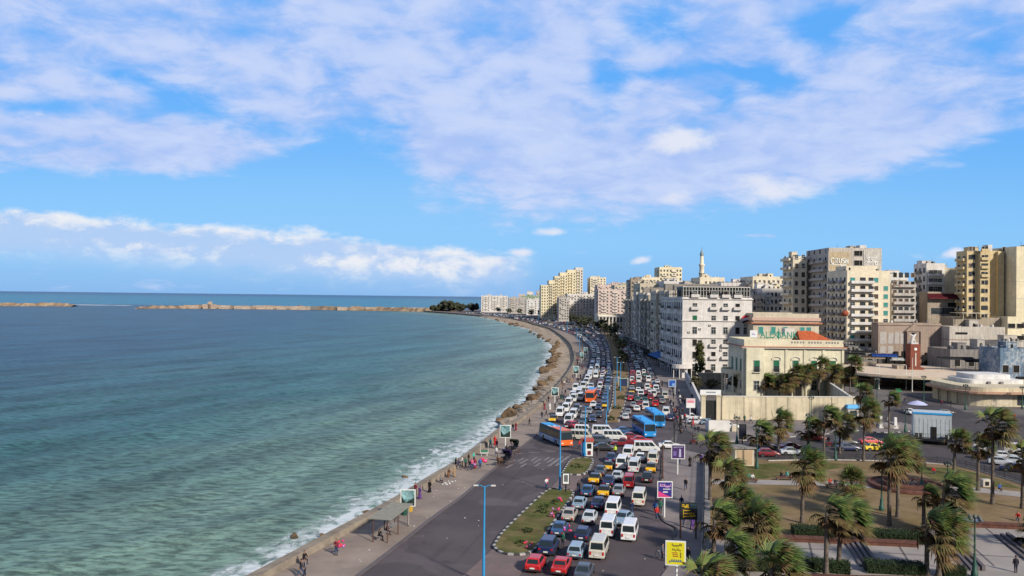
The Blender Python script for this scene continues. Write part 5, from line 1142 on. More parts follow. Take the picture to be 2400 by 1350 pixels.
class Bld:
    def __init__(s, name, label, px0, px1, ptop, Y, depth, wm, fh=3.3, z0=0., cat='building', group=None, yaw=0., parapet=.9, roofm_=None, seed=None, trimband=None):
        a_, b_ = at(px0, 700, Y), at(px1, 700, Y); s.W = b_.x - a_.x; s.D = depth; s.H = at((px0 + px1) / 2, ptop, Y).z - z0; s.wm = wm; s.fh = fh; s.Y = Y
        s.t = thing(name, label, cat, ((a_.x + b_.x) / 2, Y, z0), R(yaw), group); s.rs = random.Random(seed if seed is not None else int(px0 * 7 + Y)); s.wall = MB(); s.n = 0; s.extra = [wm, roofm_ or roofm, trim, mat('far_window', (.10, .095, .088), .5, .6, .5, .3), frame_w]
        s.body(-s.W / 2, s.W / 2, 0, depth, s.H, parapet); s.wins = 0; s.trimband = trimband; s.par = parapet
    def body(s, x0, x1, y0, y1, H, par=.9, z0=0.):
        w_ = s.wall; w_.b2(x0, x1, y0, y1, z0, H - par, 0); w_.quad((x0 + .26, y0 + .26, H - par + .006), (x1 - .26, y0 + .26, H - par + .006), (x1 - .26, y1 - .26, H - par + .006), (x0 + .26, y1 - .26, H - par + .006), 1)
        for q in ((x0, x1, y0, y0 + .25), (x0, x1, y1 - .25, y1), (x0, x0 + .25, y0 + .25, y1 - .25), (x1 - .25, x1, y0 + .25, y1 - .25)): w_.b2(*q, H - par, H, 0)
    def lx(s, px): return at(px, 700, s.Y).x - s.t.location.x
    def lz(s, py, px=None): return at(px or 1600, py, s.Y).z - s.t.location.z
    def place(s, side, u, z, me, name, y0=0., x0=None, x1=None):
        if side == 'f': loc, rz = (u, y0, z), 0
        elif side == 'l': loc, rz = ((-s.W / 2 if x0 is None else x0), u, z), -PI / 2
        else: loc, rz = ((s.W / 2 if x1 is None else x1), u, z), PI / 2
        return obj(name, me, s.t, loc, rz)
    def grid(s, side, cols, floors, z0=4.2, w_=1.3, h_=1.6, st=('plain',), u0=None, u1=None, y0=0., merge=False, skip=0., fh=None, x0=None, us=None):
        fh = fh or s.fh; wd = s.W if side == 'f' else s.D
        u0 = (-wd / 2 if side == 'f' else 0) if u0 is None else u0; u1 = (wd / 2 if side == 'f' else wd) if u1 is None else u1
        us = us or [u0 + (u1 - u0) * (i + .5) / cols for i in range(cols)]
        for f in range(floors):
            for u in us:
                if s.rs.random() < skip: continue
                z = z0 + f * fh
                if merge or s.wins >= 100:
                    m = s.wall
                    if side == 'f': m.b2(u - w_ / 2, u + w_ / 2, y0 - .06, y0 + .02, z, z + h_, 3)
                    else: xx = (-s.W / 2 if x0 is None else x0); m.b2(xx - .06, xx + .02, u - w_ / 2, u + w_ / 2, z, z + h_, 3)
                else: s.place(side, u, z, win_mesh(w_, h_, s.rs.choice(st)), 'window', y0, x0); s.wins += 1
    def balconies(s, side, floors, u0, u1, z0=4.1, d_=1.2, st='solid', m_=None, y0=0., merge=False, fh=None, x0=None, skip=0.):
        fh = fh or s.fh
        if 'wash' not in BM:
            BM['wash'] = []
            for q in range(4):
                m = MB(); rs = random.Random(q)
                for k in range(5): x = -1.3 + k * .55; m.b2(x, x + rs.uniform(.3, .5), -.03, .0, -rs.uniform(.5, 1.0), 0, rs.randrange(3))
                m.tube((-1.4, 0, 0), (1.5, 0, 0), .02, n=4); cl = [mat('laundry_%d' % j, c_, .9, .1) for j, c_ in enumerate(((.6, .58, .55), (.08, .15, .35), (.40, .10, .10), (.08, .25, .18)))]; BM['wash'].append(m.mesh('laundry', cl[q % 2:] + cl[:q % 2]))
        for f in range(floors):
            if s.rs.random() < skip: continue
            z = z0 + f * fh
            if not merge and s.rs.random() < .3: s.place(side, s.rs.uniform(u0 + 1, max(u0 + 1.1, u1 - 1)), z + .9, s.rs.choice(BM['wash']), 'laundry', y0 - (d_ + .06 if side == 'f' else 0), (x0 if x0 is not None else -s.W / 2) - (d_ + .06) if side == 'l' else x0)
            if merge:
                m = s.wall
                if side == 'f': m.b2(u0, u1, y0 - d_, y0 + .01, z - .16, z + .8, 2)
                else: m.b2(-s.W / 2 - d_, -s.W / 2 + .01, u0, u1, z - .16, z + .8, 2)
            else: s.place(side, (u0 + u1) / 2, z, bal_mesh(u1 - u0, d_, st, m_ or s.wm), 'balcony', y0, x0)
    def bands(s, zs, d_=.16, h_=.28, m_=None, name='cornice', x0=None, x1=None, y0=0., y1=None):
        m = MB(); x0 = -s.W / 2 if x0 is None else x0; x1 = s.W / 2 if x1 is None else x1; y1 = s.D if y1 is None else y1
        for z in zs:
            m.b2(x0 - d_, x1 + d_, y0 - d_, y0 + .02, z, z + h_); m.b2(x0 - d_, x0 + .02, y0 + .02, y1, z + .003, z + h_ - .003); m.b2(x1 - .02, x1 + d_, y0 + .02, y1, z + .003, z + h_ - .003)
        obj(name, m.mesh(name, m_ or trim), s.t)
    def clutter(s, n_=4, sheds=1):
        zt = s.H - s.par
        for k in range(sheds):
            w_, d_, h_ = s.rs.uniform(2.5, 5), s.rs.uniform(2.5, 5), s.rs.uniform(2.2, 3.4); m = MB(); x, y = s.rs.uniform(-.32, .32) * s.W, s.rs.uniform(.2, .75) * s.D
            m.b2(x - w_ / 2, x + w_ / 2, y, y + d_, zt, zt + h_); m.b2(x - .4, x + .4, y - .02, y, zt, zt + 2., 1); m.b2(x - w_ / 2 - .15, x + w_ / 2 + .15, y - .15, y + d_ + .15, zt + h_, zt + h_ + .15); obj('roof_shed', m.mesh('roof_shed', [s.wm, darkv]), s.t)
        for k in range(n_):
            x, y = s.rs.uniform(-.44, .44) * s.W, s.rs.uniform(.05, .8) * s.D; q = s.rs.random()
            if q < .4:
                m = MB(); m.tube((x, y, zt + .3), (x, y, zt + 1.7), .55, n=10); m.b2(x - .5, x + .5, y - .5, y + .5, zt, zt + .3); obj('water_tank', m.mesh('water_tank', s.rs.choice([W_GREY, W_PURE, trim])), s.t)
            elif q < .75:
                m = MB(); m.tube((x, y, zt), (x, y, zt + 1.5), .03, n=5); m.lathe([(.05, 0), (.35, .08), (.5, .22)], 10, (x, y - .1, zt + 1.4)); obj('satellite_dish', m.mesh('satellite_dish', trim), s.t)
            else:
                m = MB(); m.tube((x, y, zt), (x, y, zt + s.rs.uniform(2.5, 4.)), .03, n=5)
                for j in range(3): m.tube((x - .5, y, zt + 1.9 + j * .25), (x + .5, y, zt + 1.9 + j * .25), .015, n=4)
                obj('antenna', m.mesh('antenna', iron), s.t)
    def acs(s, side, n_, u0, u1, z0, z1):
        if 'ac' not in BM:
            m = MB(); m.b2(-.42, .42, -.42, 0, 0, .6, 0); m.tube((0, -.42, .3), (0, -.44, .3), .22, n=10, mi=1); BM['ac'] = m.mesh('air_conditioner', [trim, darkv])
        for k in range(n_): s.place(side, s.rs.uniform(u0, u1), s.rs.uniform(z0, z1), BM['ac'], 'air_conditioner')
    def done(s): 
        obj('wall', s.wall.mesh('wall', s.extra), s.t); return s.t

# ---- the white corner hotel
h = Bld('hotel_building', 'white corner hotel with glazed roof pavilion, shaded side along the corniche', 1600, 1763, 697, 292, 42, W_WHITE, 4.05)
us = [h.lx(p) for p in (1629, 1673, 1701)]
for f in range(7):
    z = h.lz(868 - 0) + f * 4.35
    for i, u in enumerate(us + [h.lx(1729), h.lx(1748)]):
        if i >= 3 and f < 3: continue
        if i == 4 and f > 4: continue
        h.place('f', u, z, win_mesh(1.5, 2.3 if f < 4 else 2.0, h.rs.choice(['plain', 'plain', 'green' if f in (3, 4) else 'plain', 'void'])), 'window'); h.wins += 1
        if (f in (1, 2) and i in (1, 2)) or (f in (5, 6) and i < 4): h.place('f', u, z - .15, bal_mesh(2.9, .95, 'solid', W_WHITE), 'balcony')
h.bands([h.lz(792), h.lz(752), h.lz(701)], .35, .3, W_WHITE)
h.grid('l', 11, 7, h.lz(868), 1.3, 2.2, ('plain', 'dark', 'halfbrown', 'plain'), merge=False, fh=4.35)
for k in range(3): h.balconies('l', 6, 3 + k * 13.5, 10 + k * 13.5, h.lz(868) - .15, 1.1, 'rail', fh=4.35)
h.acs('f', 8, -10, 12, 5, 26); h.acs('l', 6, 4, 40, 5, 26)
m = MB(); zr = h.H                                     # roof pavilion: posts, rails and glass
x0, x1 = -h.W / 2 + .4, h.W / 2 - .6
for k in range(24):
    x = x0 + (x1 - x0) * k / 23; m.b2(x - .09, x + .09, .9, 1.08, zr - .9, zr + 3.5)
m.b2(x0 - .2, x1 + .2, .8, 14, zr + 3.5, zr + 3.8); m.b2(x0, x1, .88, 1.1, zr + .35, zr + .5); m.b2(x0, x1, .9, 1.08, zr + 2.3, zr + 2.4); m.b2(x0, x0 + .15, 1.1, 13, zr - .9, zr + .4)
for k in range(8): m.b2(x0, x0 + .14, 1.4 + k * 1.6, 1.55 + k * 1.6, zr + .4, zr + 3.5)
pav = obj('roof_pavilion', m.mesh('roof_pavilion', [frame_w]), h.t)
m = MB(); m.quad((x0, 1.2, zr - .88), (x1, 1.2, zr - .88), (x1, 1.2, zr + 3.48), (x0, 1.2, zr + 3.48)); m.quad((x0 + .2, 13, zr - .88), (x0 + .2, 1.2, zr - .88), (x0 + .2, 1.2, zr + 3.48), (x0 + .2, 13, zr + 3.48)); obj('pavilion_glass', m.mesh('pavilion_glass', mat('dark_pavilion_glass', (.02, .025, .025), .4, .4, .5, .2)), pav)
m = MB(); m.b2(x0 + 3, x1 - 1, 3, 12, zr + 3.8, zr + 4.1); 
for k in range(9): x = x0 + 12 + k * 1.6; m.b2(x, x + .08, 5, 5.08, zr + 4.1, zr + 5.4)
m.b2(x0 + 11.5, x1, 4.9, 5.2, zr + 5.4, zr + 5.55); obj('roof_pergola', m.mesh('roof_pergola', [frame_d]), h.t)
m = MB(); m.b2(-h.W / 2 - 1.6, -h.W / 2 - .01, 1, 40, 3.9, 4.15, 0); obj('street_canopy', m.mesh('street_canopy', W_GREYW), h.t)
for k in range(9): m = MB(); m.b2(-h.W / 2 - .05, -h.W / 2 - .012, 2 + k * 4.4, 5 + k * 4.4, .15, 3.4); obj('shop_opening', m.mesh('shop_opening', darkv), h.t)
for k in range(5): m = MB(); m.b2(-h.W / 2 + 2 + k * 6, -h.W / 2 + 5 + k * 6, -.05, -.012, .15, 3.2); obj('shop_opening', m.mesh('shop_opening', darkv), h.t)
m = MB(); m.prism([(-h.W / 2 + 4 * math.cos(q * PI / 8) * .9, -2.6 * math.sin(q * PI / 8) - .02) for q in range(9)][::-1], 3.6, 4.1, 0); m.prism([(-h.W / 2 + 4 * math.cos(q * PI / 8) * .88, -2.5 * math.sin(q * PI / 8) - .02) for q in range(9)][::-1], 4.1, 4.9, 0)
for q in (1, 3, 5, 7): m.tube((-h.W / 2 + 3.4 * math.cos(q * PI / 8), -2.3 * math.sin(q * PI / 8), .1), (-h.W / 2 + 3.4 * math.cos(q * PI / 8), -2.3 * math.sin(q * PI / 8), 3.6), .16, n=8)
obj('porch', m.mesh('porch', [W_WHITE]), h.t)
h.done()
# Egyptian flag on the front
fl = thing('flag', 'red, white and black national flag flying from the white hotel front', 'flag', at(1752, 742, 289.5))
m = MB(); m.tube((-2.6, 2.4, -2.2), (.2, 0, .4), .05, n=6); obj('flag_pole', m.mesh('flag_pole', trim), fl)
m = MB(); K = 8
for i in range(K):
    for j, mi in ((0, 2), (1, 1), (2, 0)):
        def q_(a_, b_): return (-2.0 + a_ * 3.6 + .2, -.1 + .25 * math.sin(a_ * 7), -2.5 + b_ * 2.4 + a_ * 1.0 + .15 * math.sin(a_ * 6))
        m.quad(q_(i / K, j / 3), q_((i + 1) / K, j / 3), q_((i + 1) / K, (j + 1) / 3), q_(i / K, (j + 1) / 3), mi)
obj('flag_cloth', m.mesh('flag_cloth', [mat('flag_red', (.5, .02, .03), .8, .1), white_p, mat('flag_black', (.01, .01, .01), .8, .1)]), fl)
# ---- the terrace of tall blocks along the corniche, their shaded sides to the sea
for i, (Y0, D, H_, nm, wm, st) in enumerate(((336, 46, 31.4, 'dirty white corniche block next to the corner hotel, blue awning below', W_T[0], 'rail'), (383, 47, 27.6, 'grey corniche block, second beyond the corner hotel, with dark loggias', W_T[1], 'solid'), (431, 50, 31.0, 'dirty white corniche block, third beyond the corner hotel', W_T[2], 'solid'), (482, 62, 27.2, 'pale grey corniche block at the far end of the terrace beyond the hotel', W_T[3], 'rail'))):
    xl = 61 + (Y0 - 292) * 17 / 247.; px0 = 1200 + xl / Y0 * FOC; px1 = 1200 + (xl + 32) / Y0 * FOC
    b = Bld('apartment_building', nm, px0, px1, 690, Y0, D, wm, 4.0, group='tall blocks along the corniche'); 
    b.H = H_
    b.wall = MB(); b.body(-b.W / 2, b.W / 2, 0, D, H_); nc = int(D / (5, 4.2, 5.6, 4.6)[i]); b.trim_ = 0
    for k in range(1, nc, 4 - i % 2): b.wall.b2(-b.W / 2 - 1.1, -b.W / 2 - .01, D * k / nc - .5, D * k / nc + .5, 4.6, H_ - .4 + k % 3 * .5, 0); b.wall.b2(-b.W / 2 + 3, b.W / 2 - 6, D * k / nc, D * k / nc + 4, H_ - .9, H_ + 1.2 + k % 3, k % 2)
    b.grid('l', nc, 6, 5.3, 1.5, 2.2, ('dark', 'void', 'halfbrown', 'brown', 'void'), fh=4.0); b.grid('f', 7, 2, 22, 1.4, 2.)
    for k in range(0, nc, 2):
        u = D * (k + .5) / nc; b.balconies('l', 6, u - 2.2, u + 2.2, 5.1, 1.3, st if k % 4 else 'solid', fh=4.0, skip=.15)
    b.bands([4.5, H_ - 1.3], .5, .35, wm); b.clutter(7, 2); b.acs('l', 8, 3, D - 3, 6, 27)
    m = MB()
    for k in range(nc): u = D * (k + .5) / nc; m.b2(-b.W / 2 - .05, -b.W / 2 - .012, u - 1.9, u + 1.9, .15, 3.7, 0)
    obj('shop_front', m.mesh('shop_front', darkv), b.t)
    if i == 0:
        m = MB(); m.add([(-b.W / 2 - .02, -4, 5.6), (-b.W / 2 - .02, 22, 5.6), (-b.W / 2 - 5.2, 22, 3.9), (-b.W / 2 - 5.2, -4, 3.9), (-b.W / 2 - 5.2, -4, 3.2), (-b.W / 2 - 5.2, 22, 3.2)], [(0, 1, 2, 3), (3, 2, 1, 0), (3, 2, 5, 4), (4, 5, 2, 3)]); obj('awning', m.mesh('awning', bluec), b.t)
    else:
        m = MB(); m.b2(-b.W / 2 - 2.6, -b.W / 2 - .02, 1, D - 1, 3.95, 4.2); obj('awning', m.mesh('awning', [frame_d if i == 1 else W_GREY]), b.t)
    b.done()

# ---- the bank villa
BY = 236
b = Bld('bank_building', 'pale yellow bank villa with green shutters and orange tiled roof', 1745, 1978, 797, BY, 17, W_BANK, 6.5, group=None, parapet=1.3, cat='bank')
zw1 = b.lz(872, 1860); zw0 = b.lz(914, 1860)
def hood(x, z, w_, m):
    pts = [(x + w_ * .62 * math.cos(PI * q / 10), z + .55 * math.sin(PI * q / 10)) for q in range(11)]
    m.path([(p[0], -.16, p[1]) for p in pts], .11, 6); m.b2(x - w_ * .72, x - w_ * .55, -.22, .02, z - .35, z + .05); m.b2(x + w_ * .55, x + w_ * .72, -.22, .02, z - .35, z + .05)
m = MB()
for i, px in enumerate((1772, 1821, 1866, 1909, 1953)):
    u = b.lx(px); w_ = b.place('f', u, zw1, win_mesh(1.65, 3.3, 'halfgreen' if i < 2 else 'green' if i == 4 else 'halfgreen'), 'window'); hood(u, zw1 + 3.75, 1.9, m)
    b.place('f', u, zw0, win_mesh(1.5, 2.6, 'plain'), 'window')
    if i < 2: b.place('f', u, zw1 - .05, bal_mesh(2.2, .5, 'rail', W_BANK), 'balcony')
for q in range(3): b.place('l', 3 + q * 4.6, zw1 - .2, win_mesh(1.4, 3.6, 'green'), 'window'); b.place('l', 3 + q * 4.6, zw0, win_mesh(1.2, 2.4, 'plain'), 'window')
obj('window_hood', m.mesh('window_hood', trim), b.t)
b.bands([b.lz(817, 1860)], .7, .30, trim); b.bands([b.lz(814.4, 1860)], .85, .22, W_TERRA, 'red_cornice'); b.bands([b.lz(878, 1860)], .2, .25, trim)
m = MB()                                             # pilasters and bays
for px in (1746, 1790, 1844, 1887, 1931, 1976): u = b.lx(px); m.b2(u - .35, u + .35, -.22, .02, 0, b.lz(817, 1860), 0)
m.b2(b.lx(1748), b.lx(1789), -1.2, .0, 0, b.lz(817, 1860) - .01, 0)
obj('pilaster', m.mesh('pilaster', W_BANK), b.t)
for ch in [c for c in b.t.children if c.name.startswith(('window', 'balcony'))]:
    if abs(ch.location.x - b.lx(1772)) < .2 and ch.location.y == 0: ch.location.y = -1.2
m = MB()                                             # balustrade slots along the roof edge
for k in range(22):
    u = b.lx(1855) + k * .82
    if k % 6 != 5: m.b2(u, u + .5, -.012, .0, b.H - .95, b.H - .4, 0)
obj('balustrade', m.mesh('balustrade', W_GREY), b.t)
m = MB(); m.b2(b.lx(1857), b.lx(1876), -2.2, -.01, 0, 6.2, 0); m.b2(b.lx(1850), b.lx(1955), -2.4, -.01, 6.2, 6.7, 0)
for px in (1852, 1884, 1918, 1950): u = b.lx(px); m.tube((u, -2.1, 0), (u, -2.1, 6.2), .28, n=10)
m.b2(b.lx(1858), b.lx(1875), -2.25, -2.2, .3, 4.2, 1); obj('portico', m.mesh('portico', [W_BANK, darkv]), b.t)
m = MB(); x0, x1 = b.lx(1880), b.lx(1966); z = b.H - .6; zt = b.lz(777, 1900); y0, y1 = 1.0, 9
m.add([(x0, y0, z), (x1, y0, z), (x1, y1, z), (x0, y1, z), (x0 + .3, 4.6, zt), (x1 - 6.0, 4.6, zt)], [(0, 1, 5, 4), (1, 2, 5), (2, 3, 4, 5), (3, 0, 4)]); obj('roof', m.mesh('roof', tilem), b.t)
m = MB(); m.b2(b.lx(1862), b.lx(1885), 8, 11, zt - 1.4, zt + .5); obj('roof_shed', m.mesh('roof_shed', trim), b.t)
m = MB(); cx = -b.W / 2; n_ = 10                                     # half round porch on the sea side
ring = [(cx - 4.2 * math.sin(PI * q / n_), 8.2 - 5.2 * math.cos(PI * q / n_)) for q in range(n_ + 1)]
m.prism(ring[::-1], 6.4, 6.8, 0); 
for q in range(n_): a_, c_ = Vector((*ring[q], 0)), Vector((*ring[q + 1], 0)); mid = (a_ + c_) / 2; m.box((mid.x, mid.y, 7.25), ((c_ - a_).length, .15, .9), 0, math.atan2(c_.y - a_.y, c_.x - a_.x))
for q in range(0, n_ + 1, 2): m.tube((ring[q][0] * .98, ring[q][1], 0), (ring[q][0] * .98, ring[q][1], 6.4), .22, n=8)
m.prism([(p[0] * 1.01, p[1]) for p in ring][::-1], 0, .9, 0); obj('porch', m.mesh('porch', W_BANK), b.t)
def text_mesh(s_, size, depth, m_, name):
    cu = bpy.data.curves.new('t', 'FONT'); cu.body = s_; cu.size = size; cu.extrude = depth; cu.align_x = 'CENTER'; cu.resolution_u = 2; o = bpy.data.objects.new('t', cu); C.objects.link(o)
    me = bpy.data.meshes.new_from_object(o.evaluated_get(bpy.context.evaluated_depsgraph_get())); bpy.data.objects.remove(o); me.materials.clear(); me.materials.append(m_); me.name = name; return me
sg = thing('roof_sign', 'green letters reading ALEX BANK with a white panel on the bank roof', 'sign', b.t.location + Vector((b.lx(1825), .8, b.H)))
gsign = mat('sign_green', (.01, .25, .16), .5, .1, 1)
for s_, px in (('ALEX', 1806), ('BANK', 1848)):
    o = obj('lettering', text_mesh(s_, 2.7, .08, gsign, 'lettering'), sg, (b.lx(px) - b.lx(1825), 0, .5)); o.rotation_euler = (PI / 2, 0, 0); o.scale = (.82, 1, 1)
m = MB(); u = b.lx(1828) - b.lx(1825); m.b2(u - .10, u + .10, -.1, .1, -.6, 3.2); obj('divider_bar', m.mesh('divider_bar', gsign), sg)
m = MB(); u = b.lx(1769) - b.lx(1825); m.b2(u - 1.05, u + 1.05, -.05, .1, .5, 2.6, 0); m.lathe([(.6, 0), (.6, .01)], 16, (u, 0, 0), 1) if False else None; m.b2(u - .5, u + .5, -.07, -.05, 1.3, 1.5, 1); m.b2(u - .5, u + .1, -.07, -.05, 1.7, 1.85, 1); obj('logo_panel', m.mesh('logo_panel', [white_p, mat('logo_lilac', (.25, .22, .5), .5, .1)]), sg)
m = MB()
for k in range(14): u = b.lx(1780) - b.lx(1825) + k * .85; m.b2(u - .03, u + .03, .1, .18, -.3, .6)
m.b2(b.lx(1762) - b.lx(1825), b.lx(1868) - b.lx(1825), .1, .16, .4, .5); obj('sign_frame', m.mesh('sign_frame', iron), sg)
b.done()
# ---- garden walls of the bank
def wall_run(label, pts, h_, wd, m_, pil=None, name='garden_wall'):
    t = thing(name, label, 'wall', (pts[0][0], pts[0][1], 0)); o_ = Vector((pts[0][0], pts[0][1], 0)); m = MB(); c = MB()
    for i in range(len(pts) - 1):
        a_, q = Vector((*pts[i], 0)) - o_, Vector((*pts[i + 1], 0)) - o_; d = q - a_; rz = math.atan2(d.y, d.x); mid = (a_ + q) / 2; m.box((mid.x, mid.y, h_ / 2), (d.length, wd, h_), 0, rz); c.box((mid.x, mid.y, h_ + .08), (d.length + .1, wd + .16, .16), 0, rz)
        if pil:
            k = int(d.length / pil)
            for j in range(k + 1): p = a_.lerp(q, j / max(1, k)); m.box((p.x, p.y, h_ / 2 - .01), (.55, wd + .22, h_ - .02), 0, rz)
    obj('wall', m.mesh('wall', m_), t); obj('coping', c.mesh('coping', trim), t); return t
x0, x1 = at(1694, 980, 192).x, at(2004, 980, 193).x
wall_run('long cream garden wall with pilasters in front of the bank', [(x0, 192), (x1, 193.5)], 5.5, .4, W_WALL, 4.6); wall_run('cream garden wall turning back along the right side of the bank garden', [(x1 + .2, 194), (x1 + 12, 245)], 5.0, .4, W_WALL, 5.2)
wall_run('pale grey garden wall curving along the corniche pavement towards the hotel', [tuple(G(*q).xy) for q in ((1646, 985), (1634, 955), (1622, 925), (1612, 905), (1606, 893))], 3.6, .4, W_GREYW, None)
wall_run('short tan wall between the hotel and the bank porch', [(at(1645, 0, 262).x, 262), (at(1704, 0, 262).x, 262)], 4.6, .4, W_TAN, None)
gt = thing('garden_gate', 'dark gate with cream pillars and a white name board at the wall corner', 'gate', G(1665, 985)); 
m = MB(); m.b2(-1.2, 1.2, -.06, .06, .1, 4.6); 
for k in range(9): m.b2(-1.15 + k * .28, -1.1 + k * .28, -.10, -.06, .1, 4.5)
obj('gate_leaf', m.mesh('gate_leaf', iron), gt)
for s_ in (-1.75, 1.75): 
    m = MB(); m.b2(s_ - .5, s_ + .5, -.5, .5, 0, 5.6); m.b2(s_ - .65, s_ + .65, -.65, .65, 5.6, 5.9); obj('pillar', m.mesh('pillar', W_WALL), gt)
m = MB(); m.b2(-2.6, 2.2, -.75, -.6, 5.95, 7.1, 0); m.b2(-1.2, 1.0, -.77, -.75, 6.4, 6.7, 1); obj('name_board', m.mesh('name_board', [white_p, mat('board_grey', (.2, .25, .3), .5, .1)]), gt)
# ---- ochre building with pink cornice behind the bank
b = Bld('old_building', 'ochre building with pink cornice and teal windows behind the bank', 1766, 1920, 735, 284, 26, W_SAND, 4.5, parapet=2.0)
b.grid('f', 5, 1, b.lz(780), 1.5, 2.4, ('teal',), us=[b.lx(p) for p in (1784, 1813, 1841, 1881, 1896)]); b.grid('f', 5, 1, b.lz(779) - 5.5, 1.5, 2.4, ('plain',)); b.bands([b.lz(756)], .9, .45, W_TERRA); b.bands([b.lz(749)], .5, 1.1, mat('pink_cornice', (.52, .36, .29), .9, .2, 1)); b.clutter(3, 0); b.done()

# ---- towers to the right
b = Bld('apartment_building', 'narrow cream tower with curved balconies left of the tall grey tower', 1858, 1890, 601, 372, 14, W_CREAM, 3.9, cat='building', group='tall apartment towers')
b.grid('f', 2, 11, 7, 1.3, 2.0, ('brown', 'plain', 'dark'), fh=3.95); b.grid('l', 2, 11, 7, 1.6, 1.9, ('void', 'dark'), fh=3.95); b.balconies('l', 11, 1, 13, 6.6, 1.6, 'solid', fh=3.95); b.bands([b.H - 4.6, b.H - 1], .2, .2); b.clutter(3, 1); b.done()
b = Bld('apartment_building', 'tallest grey apartment tower with painted wall sign near its top', 1942, 2066, 581, 352, 27, W_DIRTY, 3.7, group='tall apartment towers')
b.grid('l', 4, 13, 3.5, 1.5, 1.9, ('dark', 'void', 'plain'), fh=3.75); b.balconies('l', 12, 2, 17, 3.2, 1.7, 'solid', W_GREYW, fh=3.75); b.balconies('l', 12, 18, 26, 3.0, 1.2, 'solid', W_DIRTY, fh=3.75)
b.grid('f', 1, 3, b.lz(640), 2.2, 2.2, ('dark', 'void'), us=[b.lx(2007)], fh=4.1); b.grid('f', 1, 3, b.lz(640), 1.2, 2.2, ('void',), us=[b.lx(2017)], fh=4.1)
signm = mat('faded_sign_panel', (.50, .40, .25), .9, .2, .4, .1, col2=(.44, .36, .25), streak=.2); letm = mat('faded_letters', (.80, .80, .76), .9, .2, 1.)
sgn = thing('wall_sign', 'faded tan advertisement with white rounded lettering on the tallest tower', 'sign', b.t.location + Vector((b.lx(1966), -.25, b.lz(630))))
m = MB(); m.b2(b.lx(1942) - b.lx(1966), b.lx(1993) - b.lx(1966), 0, .22, 0, b.lz(586) - b.lz(630)); m.b2(-4.6, 4.6, -.06, 0, -.02, .22, 1); m.b2(4.35, 4.6, -.06, 0, .22, 8., 1); m.b2(-4.6, -4.4, -.06, 0, .22, 8, 1); obj('panel', m.mesh('panel', [signm, trim]), sgn)
m = MB()                                              # rounded white lettering shapes
def arc(cx, cz, rx, rz_, a0, a1, r_=.22): m.path([(cx + rx * math.cos(R(a0 + (a1 - a0) * q / 10)), -.08, cz + rz_ * math.sin(R(a0 + (a1 - a0) * q / 10))) for q in range(11)], r_, 5)
arc(-2.9, 4.1, .8, 1.15, 50, 320, .26); m.path([(-1.6, -.08, 3.0), (-1.6, -.08, 5.2), (-.9, -.08, 5.1), (-.8, -.08, 4.4), (-1.5, -.08, 4.1), (-.7, -.08, 3.0)], .22, 5); m.path([(-.2, -.08, 5.2), (-.2, -.08, 3.5), (.25, -.08, 3.0), (.75, -.08, 3.5), (.75, -.08, 5.2)], .24, 5); arc(1.7, 4.6, .45, .5, 40, 270, .22); arc(1.7, 3.6, .45, .5, 90, -130, .22); m.path([(2.6, -.08, 3.0), (2.6, -.08, 5.2)], .24, 5); m.path([(3.5, -.08, 3.0), (3.5, -.08, 5.2)], .24, 5); m.path([(2.6, -.08, 4.1), (3.5, -.08, 4.1)], .2, 5); m.b2(-3.6, 3.2, -.1, 0, 2.35, 2.6); m.b2(.6, 3.2, -.1, 0, 1.7, 2.2)
obj('lettering', m.mesh('lettering', letm), sgn)
sg2 = thing('wall_sign', 'second faded sign panel at the top right corner of the tallest tower', 'sign', b.t.location + Vector((b.lx(2043), -.25, b.lz(632))))
m = MB(); m.b2(b.lx(2023) - b.lx(2043), b.lx(2065) - b.lx(2043), 0, .22, 0, b.lz(581) - b.lz(632)); obj('panel', m.mesh('panel', [mat('faded_sign_white', (.55, .52, .47), .9, .25, .4, .1, streak=.3)]), sg2)
m = MB(); arc(-1.6, 5.6, .5, .5, 0, 300, .2); arc(.2, 5.4, .6, .6, 20, 340, .2); m.path([(-2.4, -.08, 4.0), (2.2, -.08, 4.2)], .2, 5); arc(1.6, 3.6, .5, .7, 0, 360, .2); m.path([(1.3, -.08, 6.), (2.1, -.08, 6.4)], .2, 5); obj('lettering', m.mesh('lettering', letm), sg2)
b.clutter(5, 2); m = MB(); m.b2(b.lx(2028), b.lx(2044), 6, 10, b.H - .9, b.H + 1.6); obj('roof_shed', m.mesh('roof_shed', W_PURE), b.t); b.done()
b = Bld('apartment_building', 'sunlit cream apartment block with white balconies and green shutters, below the tallest tower', 1985, 2086, 634, 330, 21, W_CREAM, 3.3, group='tall apartment towers', parapet=1.0)
zf = b.lz(661, 2040) ; nfl = 8; FH = 3.28
for f in range(10):
    z = zf - f * FH
    for px, st_, w_ in ((1998, 'teal' if f in (0, 7, 9) else 'plain', 1.9), (2022, 'void' if f % 3 else 'dark', 2.0), (2041, 'dark', 1.6), (2053, 'teal' if f in (0, 6, 8) else 'brown', 1.7), (2076, 'teal' if f in (1, 2, 3, 4) else 'plain', 1.6)):
        if px == 2076 and f == 0: continue
        b.place('f', b.lx(px), z, win_mesh(w_, 1.7, st_), 'window')
    b.place('f', (b.lx(1993) + b.lx(2047)) / 2, z - .5, bal_mesh(b.lx(2047) - b.lx(1993), 1.3, 'solid', W_PURE), 'balcony')
b.grid('l', 5, 10, zf - 9 * FH, 1.4, 1.8, ('dark', 'void', 'plain'), fh=FH); b.balconies('l', 10, 3, 9, zf - 9 * FH - .4, 1.0, 'solid', W_GREY, fh=FH); b.balconies('l', 10, 12, 18, zf - 9 * FH - .4, 1.0, 'solid', W_GREY, fh=FH)
